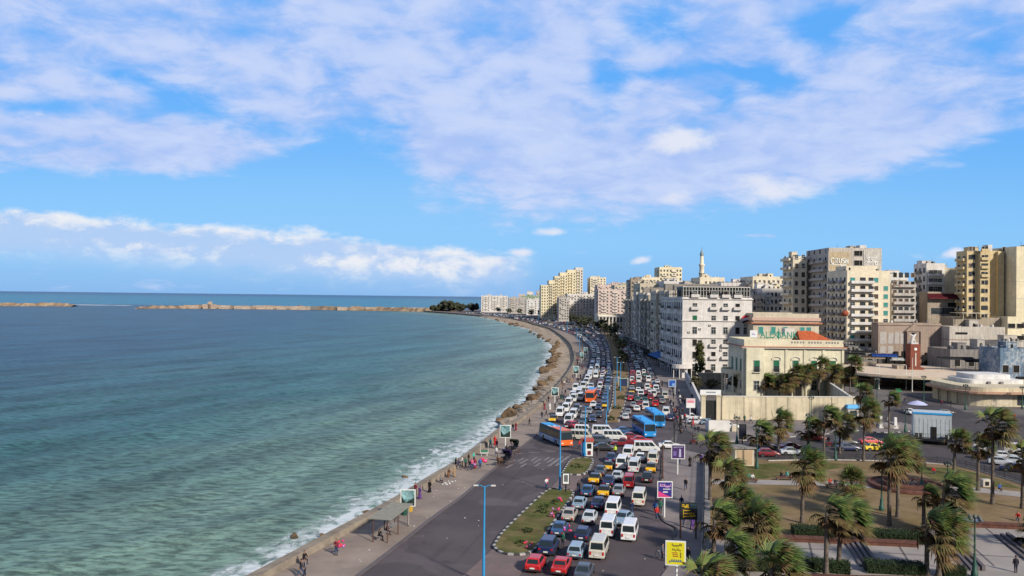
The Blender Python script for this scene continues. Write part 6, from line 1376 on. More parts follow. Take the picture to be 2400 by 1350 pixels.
m = MB(); m.b2(b.lx(1990), b.lx(2064), 3, 14, b.H - 1, b.H + 1.9); m.b2(b.lx(1996), b.lx(2000), 2.95, 3, b.H, b.H + 1.2, 1); obj('roof_shed', m.mesh('roof_shed', [W_CREAM, darkv]), b.t)
m = MB(); m.ell((-b.W / 2 - .9, -.6, b.lz(730)), (1.5, 1.2, 1.2), 10, 6); obj('red_canopy', m.mesh('red_canopy', mat('rust_canopy', (.30, .07, .035), .8, .3, 1)), b.t)
b.clutter(5, 1); b.acs('f', 6, -6, 8, 8, 34); b.done()
b = Bld('apartment_building', 'bright white block peeping up behind the cream block with green shutters', 2086, 2128, 642, 352, 18, W_PURE, 3.4, group='tall apartment towers'); b.grid('f', 3, 9, 8, 1.2, 1.7, ('plain', 'dark')); b.clutter(5, 1); b.done()
b = Bld('apartment_building', 'dark grey block with deep balconies right of the cream block with green shutters', 2090, 2146, 664, 336, 20, W_DIRTY, 3.6, group='tall apartment towers')
b.grid('f', 4, 6, b.lz(745), 1.5, 1.9, ('void', 'dark', 'brown'), fh=3.5); b.balconies('f', 5, -b.W / 2 + .5, b.W / 2 - .3, b.lz(745) - .3, 1.3, 'solid', W_GREYW, fh=3.5); b.clutter(4, 1); b.done()
b = Bld('apartment_building', 'white block with grey shaded side left of the yellow towers', 2171, 2214, 617, 350, 11, W_WHITE, 3.6, group='tall apartment towers')
b.grid('f', 3, 8, b.lz(657) - 21.3, 1.8, 2.0, ('dark', 'plain'), us=[b.lx(p) for p in (2182, 2192, 2202)], fh=3.55); b.balconies('f', 2, b.lx(2174), b.lx(2210), b.lz(657) - .4, .9, 'solid', W_PURE, fh=3.55); b.grid('l', 3, 11, 5, 1.4, 1.8, ('dark', 'void'), fh=3.55); b.balconies('l', 11, 4, 9, 4.6, .8, 'solid', W_GREY, fh=3.55); b.clutter(6, 1); b.done()
b = Bld('apartment_building', 'blank tan gable wall between the white block and the yellow towers', 2212, 2252, 628, 356, 26, W_SAND, 3.6, group='tall apartment towers'); b.grid('l', 4, 4, 30, 1.3, 1.7, ('dark',)); b.clutter(5, 2); b.done()
b = Bld('apartment_building', 'low tan block with red awning and dark strip windows below the white block', 2174, 2250, 684, 338, 7, W_TAN, 3.6, group='tall apartment towers')
b.grid('f', 3, 1, b.lz(728), 5.2, 2.2, ('dark',), us=[b.lx(p) for p in (2198, 2226)]); b.grid('f', 2, 1, b.lz(712), 4., 1.8, ('void',), us=[b.lx(2232)]); m = MB(); m.add([(b.lx(2172), -.02, b.lz(681)), (b.lx(2250), -.02, b.lz(681)), (b.lx(2250), -2.2, b.lz(691)), (b.lx(2170), -2.2, b.lz(691))], [(0, 1, 2, 3), (3, 2, 1, 0)]); m.b2(b.lx(2172), b.lx(2250), -2.2, -2.1, b.lz(693), b.lz(691)); obj('awning', m.mesh('awning', redaw), b.t); b.done()
b = Bld('apartment_building', 'tall yellow apartment tower with stacked balconies at the right edge', 2266, 2384, 588, 330, 8, W_YEL, 3.35, group='tall apartment towers', parapet=1.0)
z0_ = b.lz(745, 2300); b.balconies('l', 12, .8, 7, z0_ - 14, 1.2, 'solid', W_YEL, fh=3.35); b.grid('l', 2, 12, z0_ - 14, 1.5, 1.8, ('void', 'dark'), fh=3.35)
b.wall.b2(b.lx(2290), b.lx(2312), -2.2, .0, 0, b.H - 1.2, 0); b.wall.b2(b.lx(2334), b.lx(2348), -1.4, .0, 0, b.H - .3, 0)
for f in range(13):
    z = z0_ - 13.4 + f * 3.35; up_ = f > 8
    for px, w_ in ((2274, 1.2), (2281, 1.2)): b.place('f', b.lx(px), z, win_mesh(w_, 1.6, b.rs.choice(('dark', 'void', 'brown'))), 'window')
    for px, w_ in ((2296, 1.1), (2304, 1.1)): b.place('f', b.lx(px), z, win_mesh(w_, 1.5, b.rs.choice(('dark', 'void'))), 'window', -2.2)
    for px, w_ in ((2353, 1.4), (2372, 2.2 if up_ else 1.4)): b.place('f', b.lx(px), z, win_mesh(w_, 1.6, 'void' if up_ else b.rs.choice(('dark', 'void', 'plain'))), 'window')
    if up_: b.place('f', b.lx(2370), z - .35, bal_mesh(4.2, 1.1, 'solid', W_YEL), 'balcony'); b.place('f', b.lx(2300), z - .35, bal_mesh(3.2, .9, 'solid', W_YEL), 'balcony', -2.2)
b.acs('f', 10, b.lx(2350), b.lx(2380), 8, 36); m = MB(); m.b2(b.lx(2322), b.lx(2332), 2, 6, b.H - 1, b.H + 2.6); obj('roof_shed', m.mesh('roof_shed', W_PURE), b.t); b.clutter(4, 1); b.done()
b = Bld('apartment_building', 'pale yellow windowless end wall with dark garage openings at the right edge', 2382, 2520, 578, 322, 24, W_YEL2, 3.35, group='tall apartment towers'); b.grid('f', 4, 2, b.lz(795, 2400), 3.4, 1.9, ('void',), us=[b.lx(p) for p in (2396, 2430)], fh=4.6); b.bands([b.lz(660, 2400), b.lz(700, 2400)], .1, .15); b.clutter(3, 1); b.done()
b = Bld('car_park_block', 'low yellow block with dark garage openings beside the pale yellow end wall', 2362, 2395, 742, 318, 12, W_YEL2, 4.5); b.grid('f', 2, 2, b.lz(797, 2380), 2.8, 1.7, ('void',), us=[b.lx(p) for p in (2371, 2392)], fh=4.6); b.done()
# ---- old market buildings in front of the towers
b = Bld('station_building', 'weathered beige building with small pediment above the clock tower', 2059, 2206, 757, 318, 6, W_BEIGE, 5., parapet=.8)
pan = mat('blind_panel', (.40, .37, .34), .9, .2, .5)
m = MB()
for (pa, pb, ya, yb) in ((2063, 2078, 772, 800), (2082, 2094, 775, 800), (2097, 2108, 772, 800), (2110, 2120, 772, 800), (2063, 2076, 806, 822), (2082, 2094, 805, 822)): m.b2(b.lx(pa), b.lx(pb), -.08, .0, b.lz(yb), b.lz(ya))
obj('blind_window', m.mesh('blind_window', pan), b.t)
m = MB(); xa, xb = b.lx(2122), b.lx(2158); m.b2(xa, xb, -.8, .0, 0, b.lz(770), 0); xm = (xa + xb) / 2; za = b.lz(770); zb = b.lz(752)
m.add([(xa - .5, -1.1, za), (xb + .5, -1.1, za), (xm, -1.1, zb), (xa - .5, .2, za), (xb + .5, .2, za), (xm, .2, zb)], [(0, 1, 2), (0, 2, 5, 3), (1, 4, 5, 2), (3, 5, 4), (0, 3, 4, 1)]); m.b2(xm - .9, xm + .9, -.86, -.8, za - 1.9, za - .5, 1)
for u in (xa + .4, xb - .4): m.tube((u, -1.0, 4), (u, -1.0, za), .28, n=8)
obj('pediment', m.mesh('pediment', [W_BEIGE, darkv]), b.t); m = MB(); rs = random.Random(4)
for k in range(16):
    x = -b.W / 2 + k * b.W / 16; hh = rs.uniform(6.5, 9.5)
    if abs(x + .8 - xm) > 3: m.b2(x, x + b.W / 16 - .05, -rs.uniform(.1, .9), -.01, 0, hh, rs.choice((0, 0, 0, 1, 2)))
obj('shop_front', m.mesh('shop_front', [darkv, frame_d, mat('shop_navy', (.03, .04, .10), .7, .3, 1)]), b.t); b.bands([b.H - .9], .3, .3, W_BEIGE); b.clutter(3, 0); b.done()
b = Bld('old_building', 'long dirty white flat roofed building right of the pediment building', 2226, 2356, 766, 312, 9.5, W_DIRTY, 4.5); b.bands([b.lz(797, 2280)], .15, .25, W_BEIGE); m = MB(); m.b2(b.lx(2240), b.lx(2268), -.1, 0, b.lz(776), b.lz(771)); obj('vent_slot', m.mesh('vent_slot', darkv), b.t); m = MB(); m.b2(b.lx(2273), b.lx(2290), -.3, 0, b.lz(815), b.lz(797)); m.b2(b.lx(2225), b.lx(2252), -.3, 0, b.lz(808), b.lz(803), 1); obj('wall_panel', m.mesh('wall_panel', [W_PURE, redaw]), b.t); b.clutter(3, 1); b.done()
b = Bld('old_building', 'low roof terrace block with steel canopy between the yellow tower and market', 2235, 2345, 744, 322, 10, W_TAN, 4.); m = MB(); m.b2(b.lx(2245), b.lx(2312), -3, 6, b.H + 1.6, b.H + 1.8)
for px in (2250, 2280, 2306): m.b2(b.lx(px) - .08, b.lx(px) + .08, -2.6, -2.4, b.H - .9, b.H + 1.6)
obj('canopy', m.mesh('canopy', [W_SAND]), b.t); b.done()
for (pa, pb, pt, Y, D, wm, lb, nm) in ((2228, 2294, 819, 292, 16, W_GREY, 'grey shuttered shop house behind the market stalls', 'shop_house'), (2296, 2344, 813, 293, 16, W_GREYW, 'pale grey shop house with two dark doors beside the blue mural', 'shop_house'), (2345, 2420, 816, 268, 12, mat('wall_blue_mural', (.16, .24, .34), .8, .4, .9, .2, col2=(.45, .48, .50), streak=.3, detail=8), 'shop house with a blue and white painted mural wall', 'shop_house'), (2345, 2420, 800, 300, 11, W_DIRTY, 'dirty white shop house above the blue mural wall', 'shop_house'), (1992, 2056, 822, 317, 6, W_GREY, 'dark shop house under the cream block with green shutters', 'shop_house')):
    b = Bld(nm, lb, pa, pb, pt, Y, D, wm, 4., group='shop houses behind the market'); b.grid('f', max(2, int((pb - pa) / 24)), 1, 5.4, 2.0, 2.4, ('void', 'dark', 'void'), fh=4.2); m = MB(); rs = random.Random(int(pa)); k_ = max(3, int(b.W / 2.4)); [m.b2(-b.W / 2 + q * b.W / k_, -b.W / 2 + (q + 1) * b.W / k_ - .06, -rs.uniform(.1, 1.2), -.01, 0, rs.uniform(2.8, 5.0), rs.choice((0, 0, 1, 2))) for q in range(k_)]; obj('shop_front', m.mesh('shop_front', [darkv, frame_d, rs.choice((bluec, redaw, brown))]), b.t); b.clutter(7, 1); b.done()
# ---- skyline behind the hotel and round the bay
SK = [  # px0 px1 top Y depth wall floors cols label merge
 (1478, 1506, 655, 640, 25, W_TAN, 13, 3, 'shaded tan block at the left end of the skyline above the corniche terrace'), (1504, 1546, 650, 660, 25, W_CREAM, 13, 5, 'cream block between the shaded tan block and the wide yellow tower'), (1545, 1598, 626, 700, 25, W_YEL2, 15, 7, 'wide yellow tower left of the minaret'),
 (1500, 1560, 664, 560, 30, W_SAND, 9, 6, 'sand coloured roofs just behind the far end of the terrace'), (1556, 1640, 659, 540, 30, W_WHITE, 9, 8, 'long white block with cluttered roof left of the minaret'), (1640, 1698, 650, 520, 26, W_CREAM, 9, 6, 'cream block right at the foot of the minaret'), (1690, 1764, 662, 480, 26, W_WHITE, 9, 7, 'white block with roof pergola right of the minaret'),
 (1764, 1840, 648, 470, 26, W_CREAM, 11, 7, 'cream block with red roof sheds left of the towers'), (1786, 1842, 676, 402, 22, W_WHITE, 9, 6, 'white block with rows of windows directly left of the narrow cream tower'), (1764, 1790, 690, 396, 20, W_GREYW, 8, 3, 'grey white block seen over the right shoulder of the hotel'),
 (1402, 1480, 678, 800, 40, W_PINK, 11, 9, 'pink block round the bend of the bay'), (1440, 1482, 668, 860, 30, W_SAND, 12, 5, 'sand coloured block behind the pink block'), (1330, 1402, 689, 980, 50, W_WHITE, 9, 10, 'white block with green tinted balconies round the bend of the bay'), (1383, 1420, 650, 1050, 40, W_CREAM, 18, 5, 'square cream tower behind the white bend block'), (1310, 1334, 697, 960, 40, W_GREYW, 8, 4, 'shaded left face of the white bend block, built as its own grey block'), (1400, 1442, 668, 930, 30, W_PINK, 13, 5, 'pinkish tower behind the pink block'),  # shaded left face of the white bend block stands as a greyer block
 (1128, 1190, 693, 1480, 60, W_WHITE, 9, 9, 'farthest white block at the seaward end of the city'), (1192, 1234, 697, 1380, 50, W_GREYW, 8, 6, 'far grey block right of the farthest white block'), (1234, 1268, 702, 1290, 50, W_PURE, 6, 4, 'far bright white hall beside the stepped yellow block'), (1268, 1312, 705, 1150, 40, W_TAN, 7, 5, 'low tan block below the stepped yellow block'),
 (1222, 1270, 693, 1450, 30, mat('wall_green_roof_block', (.25, .33, .22), .9, .2, .5), 7, 6, 'far block with green roof screens'),
 (2128, 2172, 668, 400, 26, W_DIRTY, 10, 4, 'dirty white block deep between the grey block and the white block'), (2070, 2100, 656, 400, 20, W_SAND, 11, 3, 'sand block peeping between the cream and white towers'), (1600, 1650, 668, 420, 26, W_GREYW, 8, 4, 'grey white roof block right behind the hotel pavilion')]
for (p0, p1, pt, Y, D, wm, fl_, nc, lb) in SK:
    b = Bld('apartment_building', lb, p0, p1, pt, Y, D, wm, 3.4, group='apartment blocks of the distant skyline'); fh = (b.H - 3) / fl_; far = Y > 450
    b.grid('f', nc, fl_, 2.5, min(1.6, b.W / nc * .5), fh * .52, ('dark', 'void', 'plain', 'brown'), merge=far, fh=fh, skip=.08); b.grid('l', max(2, int(D / 6)), fl_, 2.5, 1.5, fh * .5, ('dark', 'void'), merge=True, fh=fh)
    for k in range(max(1, nc // 3)): u = b.lx(p0) + b.W * (k * 3 + 1) / nc; b.balconies('f', fl_ - 1, u - .2, min(b.W / 2, u + b.W / nc * 1.3), 2.4 + fh, 1.1, merge=far, fh=fh, skip=.15)
    b.balconies('l', fl_ - 1, D * .15, D * .55, 2.4 + fh, 1.2, merge=True, fh=fh); b.clutter(6 if far else 7, 3); b.done()
rs = random.Random(77)
for i in range(76):
    px = rs.uniform(1205, 1630); Y = rs.uniform(640, 1150) if px > 1478 else rs.uniform(880, 1150) if px > 1410 else rs.uniform(1120, 1350) if px > 1268 else rs.uniform(1480, 1600); w_ = rs.uniform(12, 30); pt = rs.uniform(664, 698) if px > 1380 else rs.uniform(682, 700)
    b = Bld('apartment_building', 'small pale block among the packed roofs of the distant skyline', px, px + w_, pt, Y, 22, rs.choice([W_WHITE, W_CREAM, W_SAND, W_PINK, W_DIRTY, W_WHITE, W_GREYW]), 3.4, group='packed roofs of the distant skyline'); nf = int((b.H - 3) / 3.5); nc = max(2, int(b.W / 3.4)); b.grid('f', nc, nf, 2.5, 1.4, 1.8, merge=True, fh=3.5, skip=.12); b.grid('l', 5, nf, 2.5, 1.4, 1.8, merge=True, fh=3.5, skip=.1); b.balconies('f', nf - 1, -b.W * .3, b.W * .15, 5.4, 1.2, merge=True, fh=3.5, skip=.2); b.clutter(5, 2); b.done()
b = Bld('apartment_building', 'tall stepped yellow block rising to a white top round the bay', 1268, 1286, 668, 1040, 60, W_YEL2, 3.4, group='apartment blocks of the distant skyline')
for i, (p0, p1, pt, dy) in enumerate(((1286, 1300, 657, 0), (1300, 1313, 647, 6), (1313, 1331, 638, 10), (1331, 1351, 631, 16), (1351, 1369, 625, 20))):
    x0, x1, H_ = b.lx(p0), b.lx(p1), b.lz(pt, 1320); b.wall.b2(x0, x1, dy, 50, 0, H_, 0 if i < 4 else 2); nf = int(H_ / 3.6)
    for f in range(2, nf):
        for k in range(3): u = x0 + (x1 - x0) * (k + .5) / 3; b.wall.b2(u - .75, u + .75, dy - .12, dy - .01, f * 3.6, f * 3.6 + 1.9, 3)
        b.wall.b2(x0 + .4, x0 + (x1 - x0) * .66, dy - 1.3, dy - .13, f * 3.6 - .5, f * 3.6 + .4, 0)
b.grid('f', 3, 11, 4, 1.4, 1.8, merge=True, fh=3.6); b.done()
b = Bld('colonnade_building', 'low cream building with tall white columns by the bend of the bay', 1402, 1478, 737, 742, 25, W_CREAM, 5.)
m = MB()
for k in range(10): u = -b.W / 2 + 1 + (b.W - 2) * k / 9; m.b2(u - .45, u + .45, -2.2, -1.3, 0, b.H - 2.2)
m.b2(-b.W / 2, b.W / 2, -2.4, .0, b.H - 2.2, b.H - 1.2); obj('column', m.mesh('column', W_PURE), b.t); b.grid('f', 9, 2, 1.0, 2.0, 3.4, ('void',), fh=5.6, merge=True); b.done()
mn = thing('minaret', 'slender pale minaret rising above the white roofs', 'minaret', (at(1645, 600, 620).x, 620, 0)); zt = at(1645, 579, 620).z
m = MB(); m.lathe([(2.2, 0), (2.1, zt * .60), (2.7, zt * .62), (2.7, zt * .632), (1.85, zt * .64), (1.75, zt * .78), (2.3, zt * .795), (2.3, zt * .808), (1.4, zt * .815), (1.25, zt * .90)], 12); obj('shaft', m.mesh('shaft', W_CREAM), mn)
m = MB(); m.lathe([(1.3, zt * .90), (1.6, zt * .92), (.9, zt * .95), (.25, zt * .965), (.2, zt)], 10); obj('cap', m.mesh('cap', [mat('minaret_cap', (.22, .28, .30), .7, .1)]), mn)
m = MB()
for k in range(6):
    an = -PI / 2 + (k - 2.5) * PI / 5
    for zz in (.42, .53, .69): m.box((2.25 * math.cos(an) * (1 if zz < .6 else .82), 2.25 * math.sin(an) * (1 if zz < .6 else .82), zt * zz), (.5, .5, 2.6), 0, an)
obj('window_slits', m.mesh('window_slits', darkv), mn)

# ---- station canopy, clock tower, round kiosk building
cc = Vector((137, 281, 0)); st_ = thing('station_canopy', 'wide pale oval tram station canopy around the red clock tower', 'canopy', cc)
m = MB(); K = 40; ring = [(25 * math.cos(2 * PI * q / K) * (1 if math.cos(2 * PI * q / K) > 0 else 1.12), 27.5 * math.sin(2 * PI * q / K)) for q in range(K)]
m.prism([(p[0] * .985, p[1] * .985) for p in ring], 4.35, 4.75, 0, bottom=True); m.prism(ring, 3.95, 4.35, 1, bottom=True); obj('roof', m.mesh('roof', [mat('canopy_sand', (.62, .49, .36), .9, .12, .3, col2=(.54, .43, .32)), W_SAND]), st_)
for q in range(0, K, 3):
    m = MB(); m.tube((ring[q][0] * .86, ring[q][1] * .86, 0), (ring[q][0] * .86, ring[q][1] * .86, 3.95), .28, n=8); obj('column', m.mesh('column', W_TAN), st_)
m = MB(); m.b2(-12, 4, -2, 10, 0, 3.95); m.b2(-13, -6, 16, 20, 4.75, 6.2); m.b2(-4, -1, 4, 8, 4.75, 6.0); obj('ticket_hall', m.mesh('ticket_hall', [W_TAN]), st_)
ct = thing('clock_tower', 'red brown clock tower with white statue standing through the station canopy', 'clock tower', Vector((at(2140, 866, 285).x, 285, 0))); zt = at(2140, 806, 285).z
rb = mat('red_tower_stone', (.22, .065, .04), .85, .2, .8, col2=(.18, .055, .035))
m = MB(); m.box((0, 0, zt / 2), (3.6, 3.6, zt), 0, 0, (.92, .92)); m.box((0, 0, 5.1), (5.2, 5.2, .8), 0); obj('shaft', m.mesh('shaft', rb), ct)
m = MB(); m.b2(-.22, .22, -1.83, -1.70, 5.9, zt - 3.0); obj('stripe', m.mesh('stripe', W_DIRTY), ct); m = MB(); m.tube((0, -1.66, zt - 1.7), (0, -1.80, zt - 1.7), .5, n=16); obj('clock_face', m.mesh('clock_face', white_p), ct)
m = MB(); m.b2(-1.2, 1.2, -1.2, 1.2, zt, zt + .5); m.path([(-.6, 0, zt + .5), (-.3, 0, zt + 1.8), (.3, 0, zt + 2.8), (.9, 0, zt + 3.4)], [.5, .6, .45, .25], 8); m.path([(.2, 0, zt + 2.4), (-.9, 0, zt + 3.2), (-1.3, 0, zt + 3.0)], [.4, .25, .1], 6); m.path([(.6, 0, zt + .5), (.2, 0, zt + 1.6)], [.25, .4], 6); obj('statue', m.mesh('statue', W_PURE), ct)
c2 = at(2330, 920, 232); lo = thing('round_building', 'low cream round cornered building with white stepped roof at the right edge', 'building', (c2.x, 232, 0))
def rrect(x0, x1, y0, y1, r_): 
    pts = []
    for cx, cy, a0 in ((x1 - r_, y0 + r_, -90), (x1 - r_, y1 - r_, 0), (x0 + r_, y1 - r_, 90), (x0 + r_, y0 + r_, 180)): pts += [(cx + r_ * math.cos(R(a0 + 15 * q)), cy + r_ * math.sin(R(a0 + 15 * q))) for q in range(7)]
    return pts
m = MB(); m.prism(rrect(-12.5, 30, -9, 14, 6), 0, 3.5, 0); m.prism(rrect(-13, 31, -10, 15, 7), 4.05, 5.2, 0); obj('wall', m.mesh('wall', [W_WALL]), lo); m = MB(); m.prism(rrect(-14.2, 32, -11.2, 16, 7.5), 3.5, 4.05, 0, bottom=True); obj('eaves', m.mesh('eaves', [mat('eaves_tan', (.42, .26, .18), .9, .15)]), lo)
m = MB(); m.prism(rrect(-7, 9, 0, 13, 2), 5.2, 6.3, 0); m.prism(rrect(-5, 6.5, 2, 12, 2), 6.3, 7.6, 0); m.b2(-2, -1.2, -.6, 0, 5.2, 5.9, 1); m.b2(1.5, 2.3, -.6, 0, 5.2, 5.9, 1); obj('roof_block', m.mesh('roof_block', [W_PURE, W_GREY]), lo)
for (x0, x1) in ((-6, -.5), (1, 7), (8.5, 15)):
    m = MB(); m.b2(x0, x1, -9.06, -9.01, .4, 3.2); obj('shop_window', m.mesh('shop_window', [glass if x0 > 0 else W_SAND]), lo)
for q in range(3): m = MB(); m.tube((-13.0, -5 + q * 5, 0), (-13.0, -5 + q * 5, 3.5), .2, n=8); obj('column', m.mesh('column', W_TAN), lo)
# ---- breakwater
def breakwater(pxs, label, seed):
    rs = random.Random(seed); L_ = []
    for (px, pl, pt) in pxs: L_.append((at(px, pl, 28.0 + 2.4) if False else G(px, pl, SEA_Z), pt))
    t = thing('breakwater', label, 'breakwater', L_[0][0]); o_ = L_[0][0]; m = MB(); S = 14
    rows = []
    for i in range(len(L_) - 1):
        (a_, h0), (c_, h1) = L_[i], L_[i + 1]; k = max(2, int((c_ - a_).length / 7))
        for j in range(k):
            q = j / k; p = a_.lerp(c_, q) - o_; hh = (h0 + (h1 - h0) * q) * rs.uniform(.75, 1.2); wd = 14 + rs.uniform(-3, 3)
            rows.append([(p.x, p.y - wd, -.6), (p.x + rs.uniform(-2, 2), p.y - wd * .45, hh * .55 * rs.uniform(.7, 1.2)), (p.x, p.y - 3, hh), (p.x, p.y + 6, hh * rs.uniform(.85, 1.05)), (p.x, p.y + 18, -.6)])
    vs = [p for r_ in rows for p in r_]; m.add(vs, [(i * 5 + j, (i + 1) * 5 + j, (i + 1) * 5 + j + 1, i * 5 + j + 1) for i in range(len(rows) - 1) for j in range(4)]); obj('rock_bank', m.mesh('rock_bank', mat('breakwater_rock', (.34, .25, .17), .95, .35, .06, .1, col2=(.20, .145, .10), world=True, detail=8)), t); return t, o_, rs
t, o_, rs = breakwater([(322, 724, 3), (360, 723, 5), (420, 723, 6), (480, 723, 7), (560, 724, 6), (700, 725, 7), (800, 727, 7), (900, 728.5, 8), (1000, 731, 7), (1040, 732, 7), (1075, 733, 5)], 'long rocky breakwater closing the bay from the far point', 3)
conc = mat('pale_concrete', (.46, .36, .28), .9, .4, .12, .1)
for (p0, p1, h_) in ((430, 462, 6.5), (474, 504, 9), (486, 494, 14), (512, 536, 7), (548, 584, 6.5), (600, 640, 7.5), (648, 668, 7), (680, 724, 7), (790, 812, 6.5), (856, 930, 7), (934, 1005, 7)):
    m = MB(); a_, c_ = G(p0, 723.5 + (p0 - 480) * .012, SEA_Z) - o_, G(p1, 723.5 + (p1 - 480) * .012, SEA_Z) - o_; 
    d = c_ - a_; mid = (a_ + c_) / 2; m.box((mid.x, mid.y + 5, h_ / 2), (d.length, 7, h_), 0, math.atan2(d.y, d.x)); obj('sea_wall_block', m.mesh('sea_wall_block', conc), t)
m = MB()
for k in range(14): a_ = G(715 + k * 4.4, 726, SEA_Z) - o_; m.b2(a_.x - 1.3, a_.x + 1.3, a_.y - 4, a_.y, 0, 6.5 + (k % 3) * .7)
obj('pilings', m.mesh('pilings', W_GREY), t)
breakwater([(-80, 716, 5), (0, 717, 7), (60, 717.5, 6), (130, 717.5, 7), (165, 718, 5), (178, 718.5, 2)], 'short rocky breakwater at the left edge beyond the white surf', 5)
# ================================================================== STREET FURNITURE
def post_from(px, py, ptop, z): p = G(px, py, z); return p, height_over(p, px, ptop)
def blue_post(px, py, label, z=.2, H_=9.0, ptop=None):
    p = G(px, py, z); H_ = height_over(p, px, ptop) if ptop else H_; t = thing('lamp_post', label, 'lamp post', p, 0, 'blue lamp posts of the corniche')
    m = MB(); m.path([(0, 0, 0), (0, 0, H_ * .35), (0, 0, H_ * .36), (0, 0, H_)], [.15, .14, .11, .085], 10); m.tube((0, 0, 0), (0, 0, .5), .22, n=10); obj('pole', m.mesh('pole', steelblue), t)
    m = MB()
    for s_ in (-1, 1): m.path([(0, 0, H_ - .1), (s_ * .35, 0, H_ + .10), (s_ * .75, 0, H_ + .12)], .04, 6)
    bk = obj('bracket', m.mesh('bracket', steelblue), t)
    for s_ in (-1, 1):
        m = MB(); m.box((s_ * .85, 0, H_ + .10), (.5, .2, .12), 0, 0, (.8, .7)); obj('lamp_head', m.mesh('lamp_head', frame_w), bk)
blue_post(1133, 1366, 'nearest blue lamp post, cut by the bottom of the picture beside the empty lanes', .12, ptop=1140); blue_post(1312, 1149, 'blue lamp post at the tip of the near planted island', ptop=1000); blue_post(1371, 1068, 'blue lamp post beside the white and red booth', ptop=953)
for i, (px, py, pt, lb) in enumerate(((1421, 1002, 962, 'short blue post at the near tip of the median beyond the junction'), (1424, 962, 905, 'blue lamp post on the left edge of the median beyond the junction'), (1441, 955, 885, 'blue lamp post with drooping banner on the median, fourth shrub beside it'), (1454, 916, 850, 'deep blue lamp post under the nearest median palm'), (1446, 895, 838, 'blue lamp post among the median palms'))): blue_post(px, py, lb, ptop=pt)
for i, (px, py) in enumerate(((1358, 832), (1352, 800), (1330, 779), (1300, 764), (1262, 752), (1215, 744), (1170, 738))): blue_post(px, py, 'blue lamp post in the far row along the bend of the promenade', .15, 9.5)
def ornate(px, py, label, ptop=None, H_=6.5, z=.15, m_=None):
    m_ = m_ or greeniron; p = G(px, py, z); H_ = height_over(p, px, ptop) if ptop else H_; t = thing('street_lamp', label, 'street lamp', p, 0, 'dark iron street lamps round the park')
    m = MB(); m.lathe([(.34, 0), (.34, .5), (.24, .6), (.22, 1.4), (.12, 1.6), (.09, H_ * .5), (.07, H_ - .4)], 10); obj('pole', m.mesh('pole', m_), t)
    m = MB()
    for k in range(4): a_ = k * PI / 2 + .4; m.path([(0, 0, H_ - .7), (math.cos(a_) * .35, math.sin(a_) * .35, H_ - .85), (math.cos(a_) * .6, math.sin(a_) * .6, H_ - .55)], .03, 6)
    bk = obj('bracket', m.mesh('bracket', m_), t)
    for k in range(4):
        a_ = k * PI / 2 + .4; m = MB(); x, y = math.cos(a_) * .6, math.sin(a_) * .6; m.lathe([(.05, 0), (.19, .08), (.21, .3), (.12, .42), (.02, .5)], 8, (x, y, H_ - .58)); obj('lantern', m.mesh('lantern', mat('lantern_glass', (.10, .11, .10), .25, .1)), bk)
    m = MB(); m.lathe([(.05, 0), (.19, .08), (.21, .3), (.12, .42), (.02, .5)], 8, (0, 0, H_ - .45)); obj('lantern', m.mesh('lantern', MATS['lantern_glass']), t)
for a_ in ((2066, 1196, 1092, 'dark green street lamp on the bare lawn left of the palm cluster'), (2284, 1352, 1206, 'dark street lamp on the plaza beside the second stairs'), (1896, 1062, 968, 'green street lamp in front of the red sedan on the park street'), (1958, 1078, 990, 'green street lamp by the thick palm on the park street'), (1774, 1098, 1000, 'dark street lamp by the tan kiosk'), (1901, 1000, 928, 'black street lamp before the cream garden wall'), (1727, 1040, 975, 'black street lamp on the forecourt left of the dark booth'),
            (2122, 1012, 955, 'dark street lamp at the traffic island near the pale covered car'), (2160, 1150, 1082, 'dark street lamp between the planter and the right lawn'), (2221, 1150, 1080, 'dark street lamp on the right hand park path'), (2055, 965, 886, 'tall dark street lamp in the square behind the garden wall'), (2263, 960, 900, 'dark street lamp before the low round building'), (2165, 952, 880, 'dark street lamp near the middle of the square'), (2396, 958, 905, 'dark street lamp at the right edge by the low round building')): ornate(*a_[:2], a_[3], a_[2])
for (px, py, pt, lb) in ((1580, 1042, 1000, 'black traffic post at the kerb beside the blue buses'), (1593, 1010, 938, 'tall black post in the crowd on the landward pavement'), (1553, 1122, 1040, 'brown post at the kerb left of the purple photo sign'), (2060, 912, 858, 'slim white mast in the square, left of a pair'), (2124, 912, 858, 'slim white mast in the square before the clock tower, middle one'), (2138, 918, 840, 'slim white mast in the square right of the clock tower')):
    p, H_ = post_from(px, py, pt, .1); t = thing('post', lb, 'post', p); m = MB(); m.tube((0, 0, 0), (0, 0, H_), .13 if 'brown' in lb or 'black' in lb else .10, .08, 8); m.tube((0, 0, 0), (0, 0, .35), .22, n=8); obj('pole', m.mesh('pole', rust if 'brown' in lb else iron if 'black' in lb else whitepost), t)
    m = MB()
    if 'traffic' in lb:
        m.b2(-.2, .2, -.2, .1, H_ - .2, H_ + .7)
    else: m.lathe([(.14, 0), (.10, .12), (.01, .2)], 8, (0, 0, H_))
    obj('signal_box' if 'traffic' in lb else 'cap', m.mesh('cap', iron if 'traffic' in lb else whitepost), t)
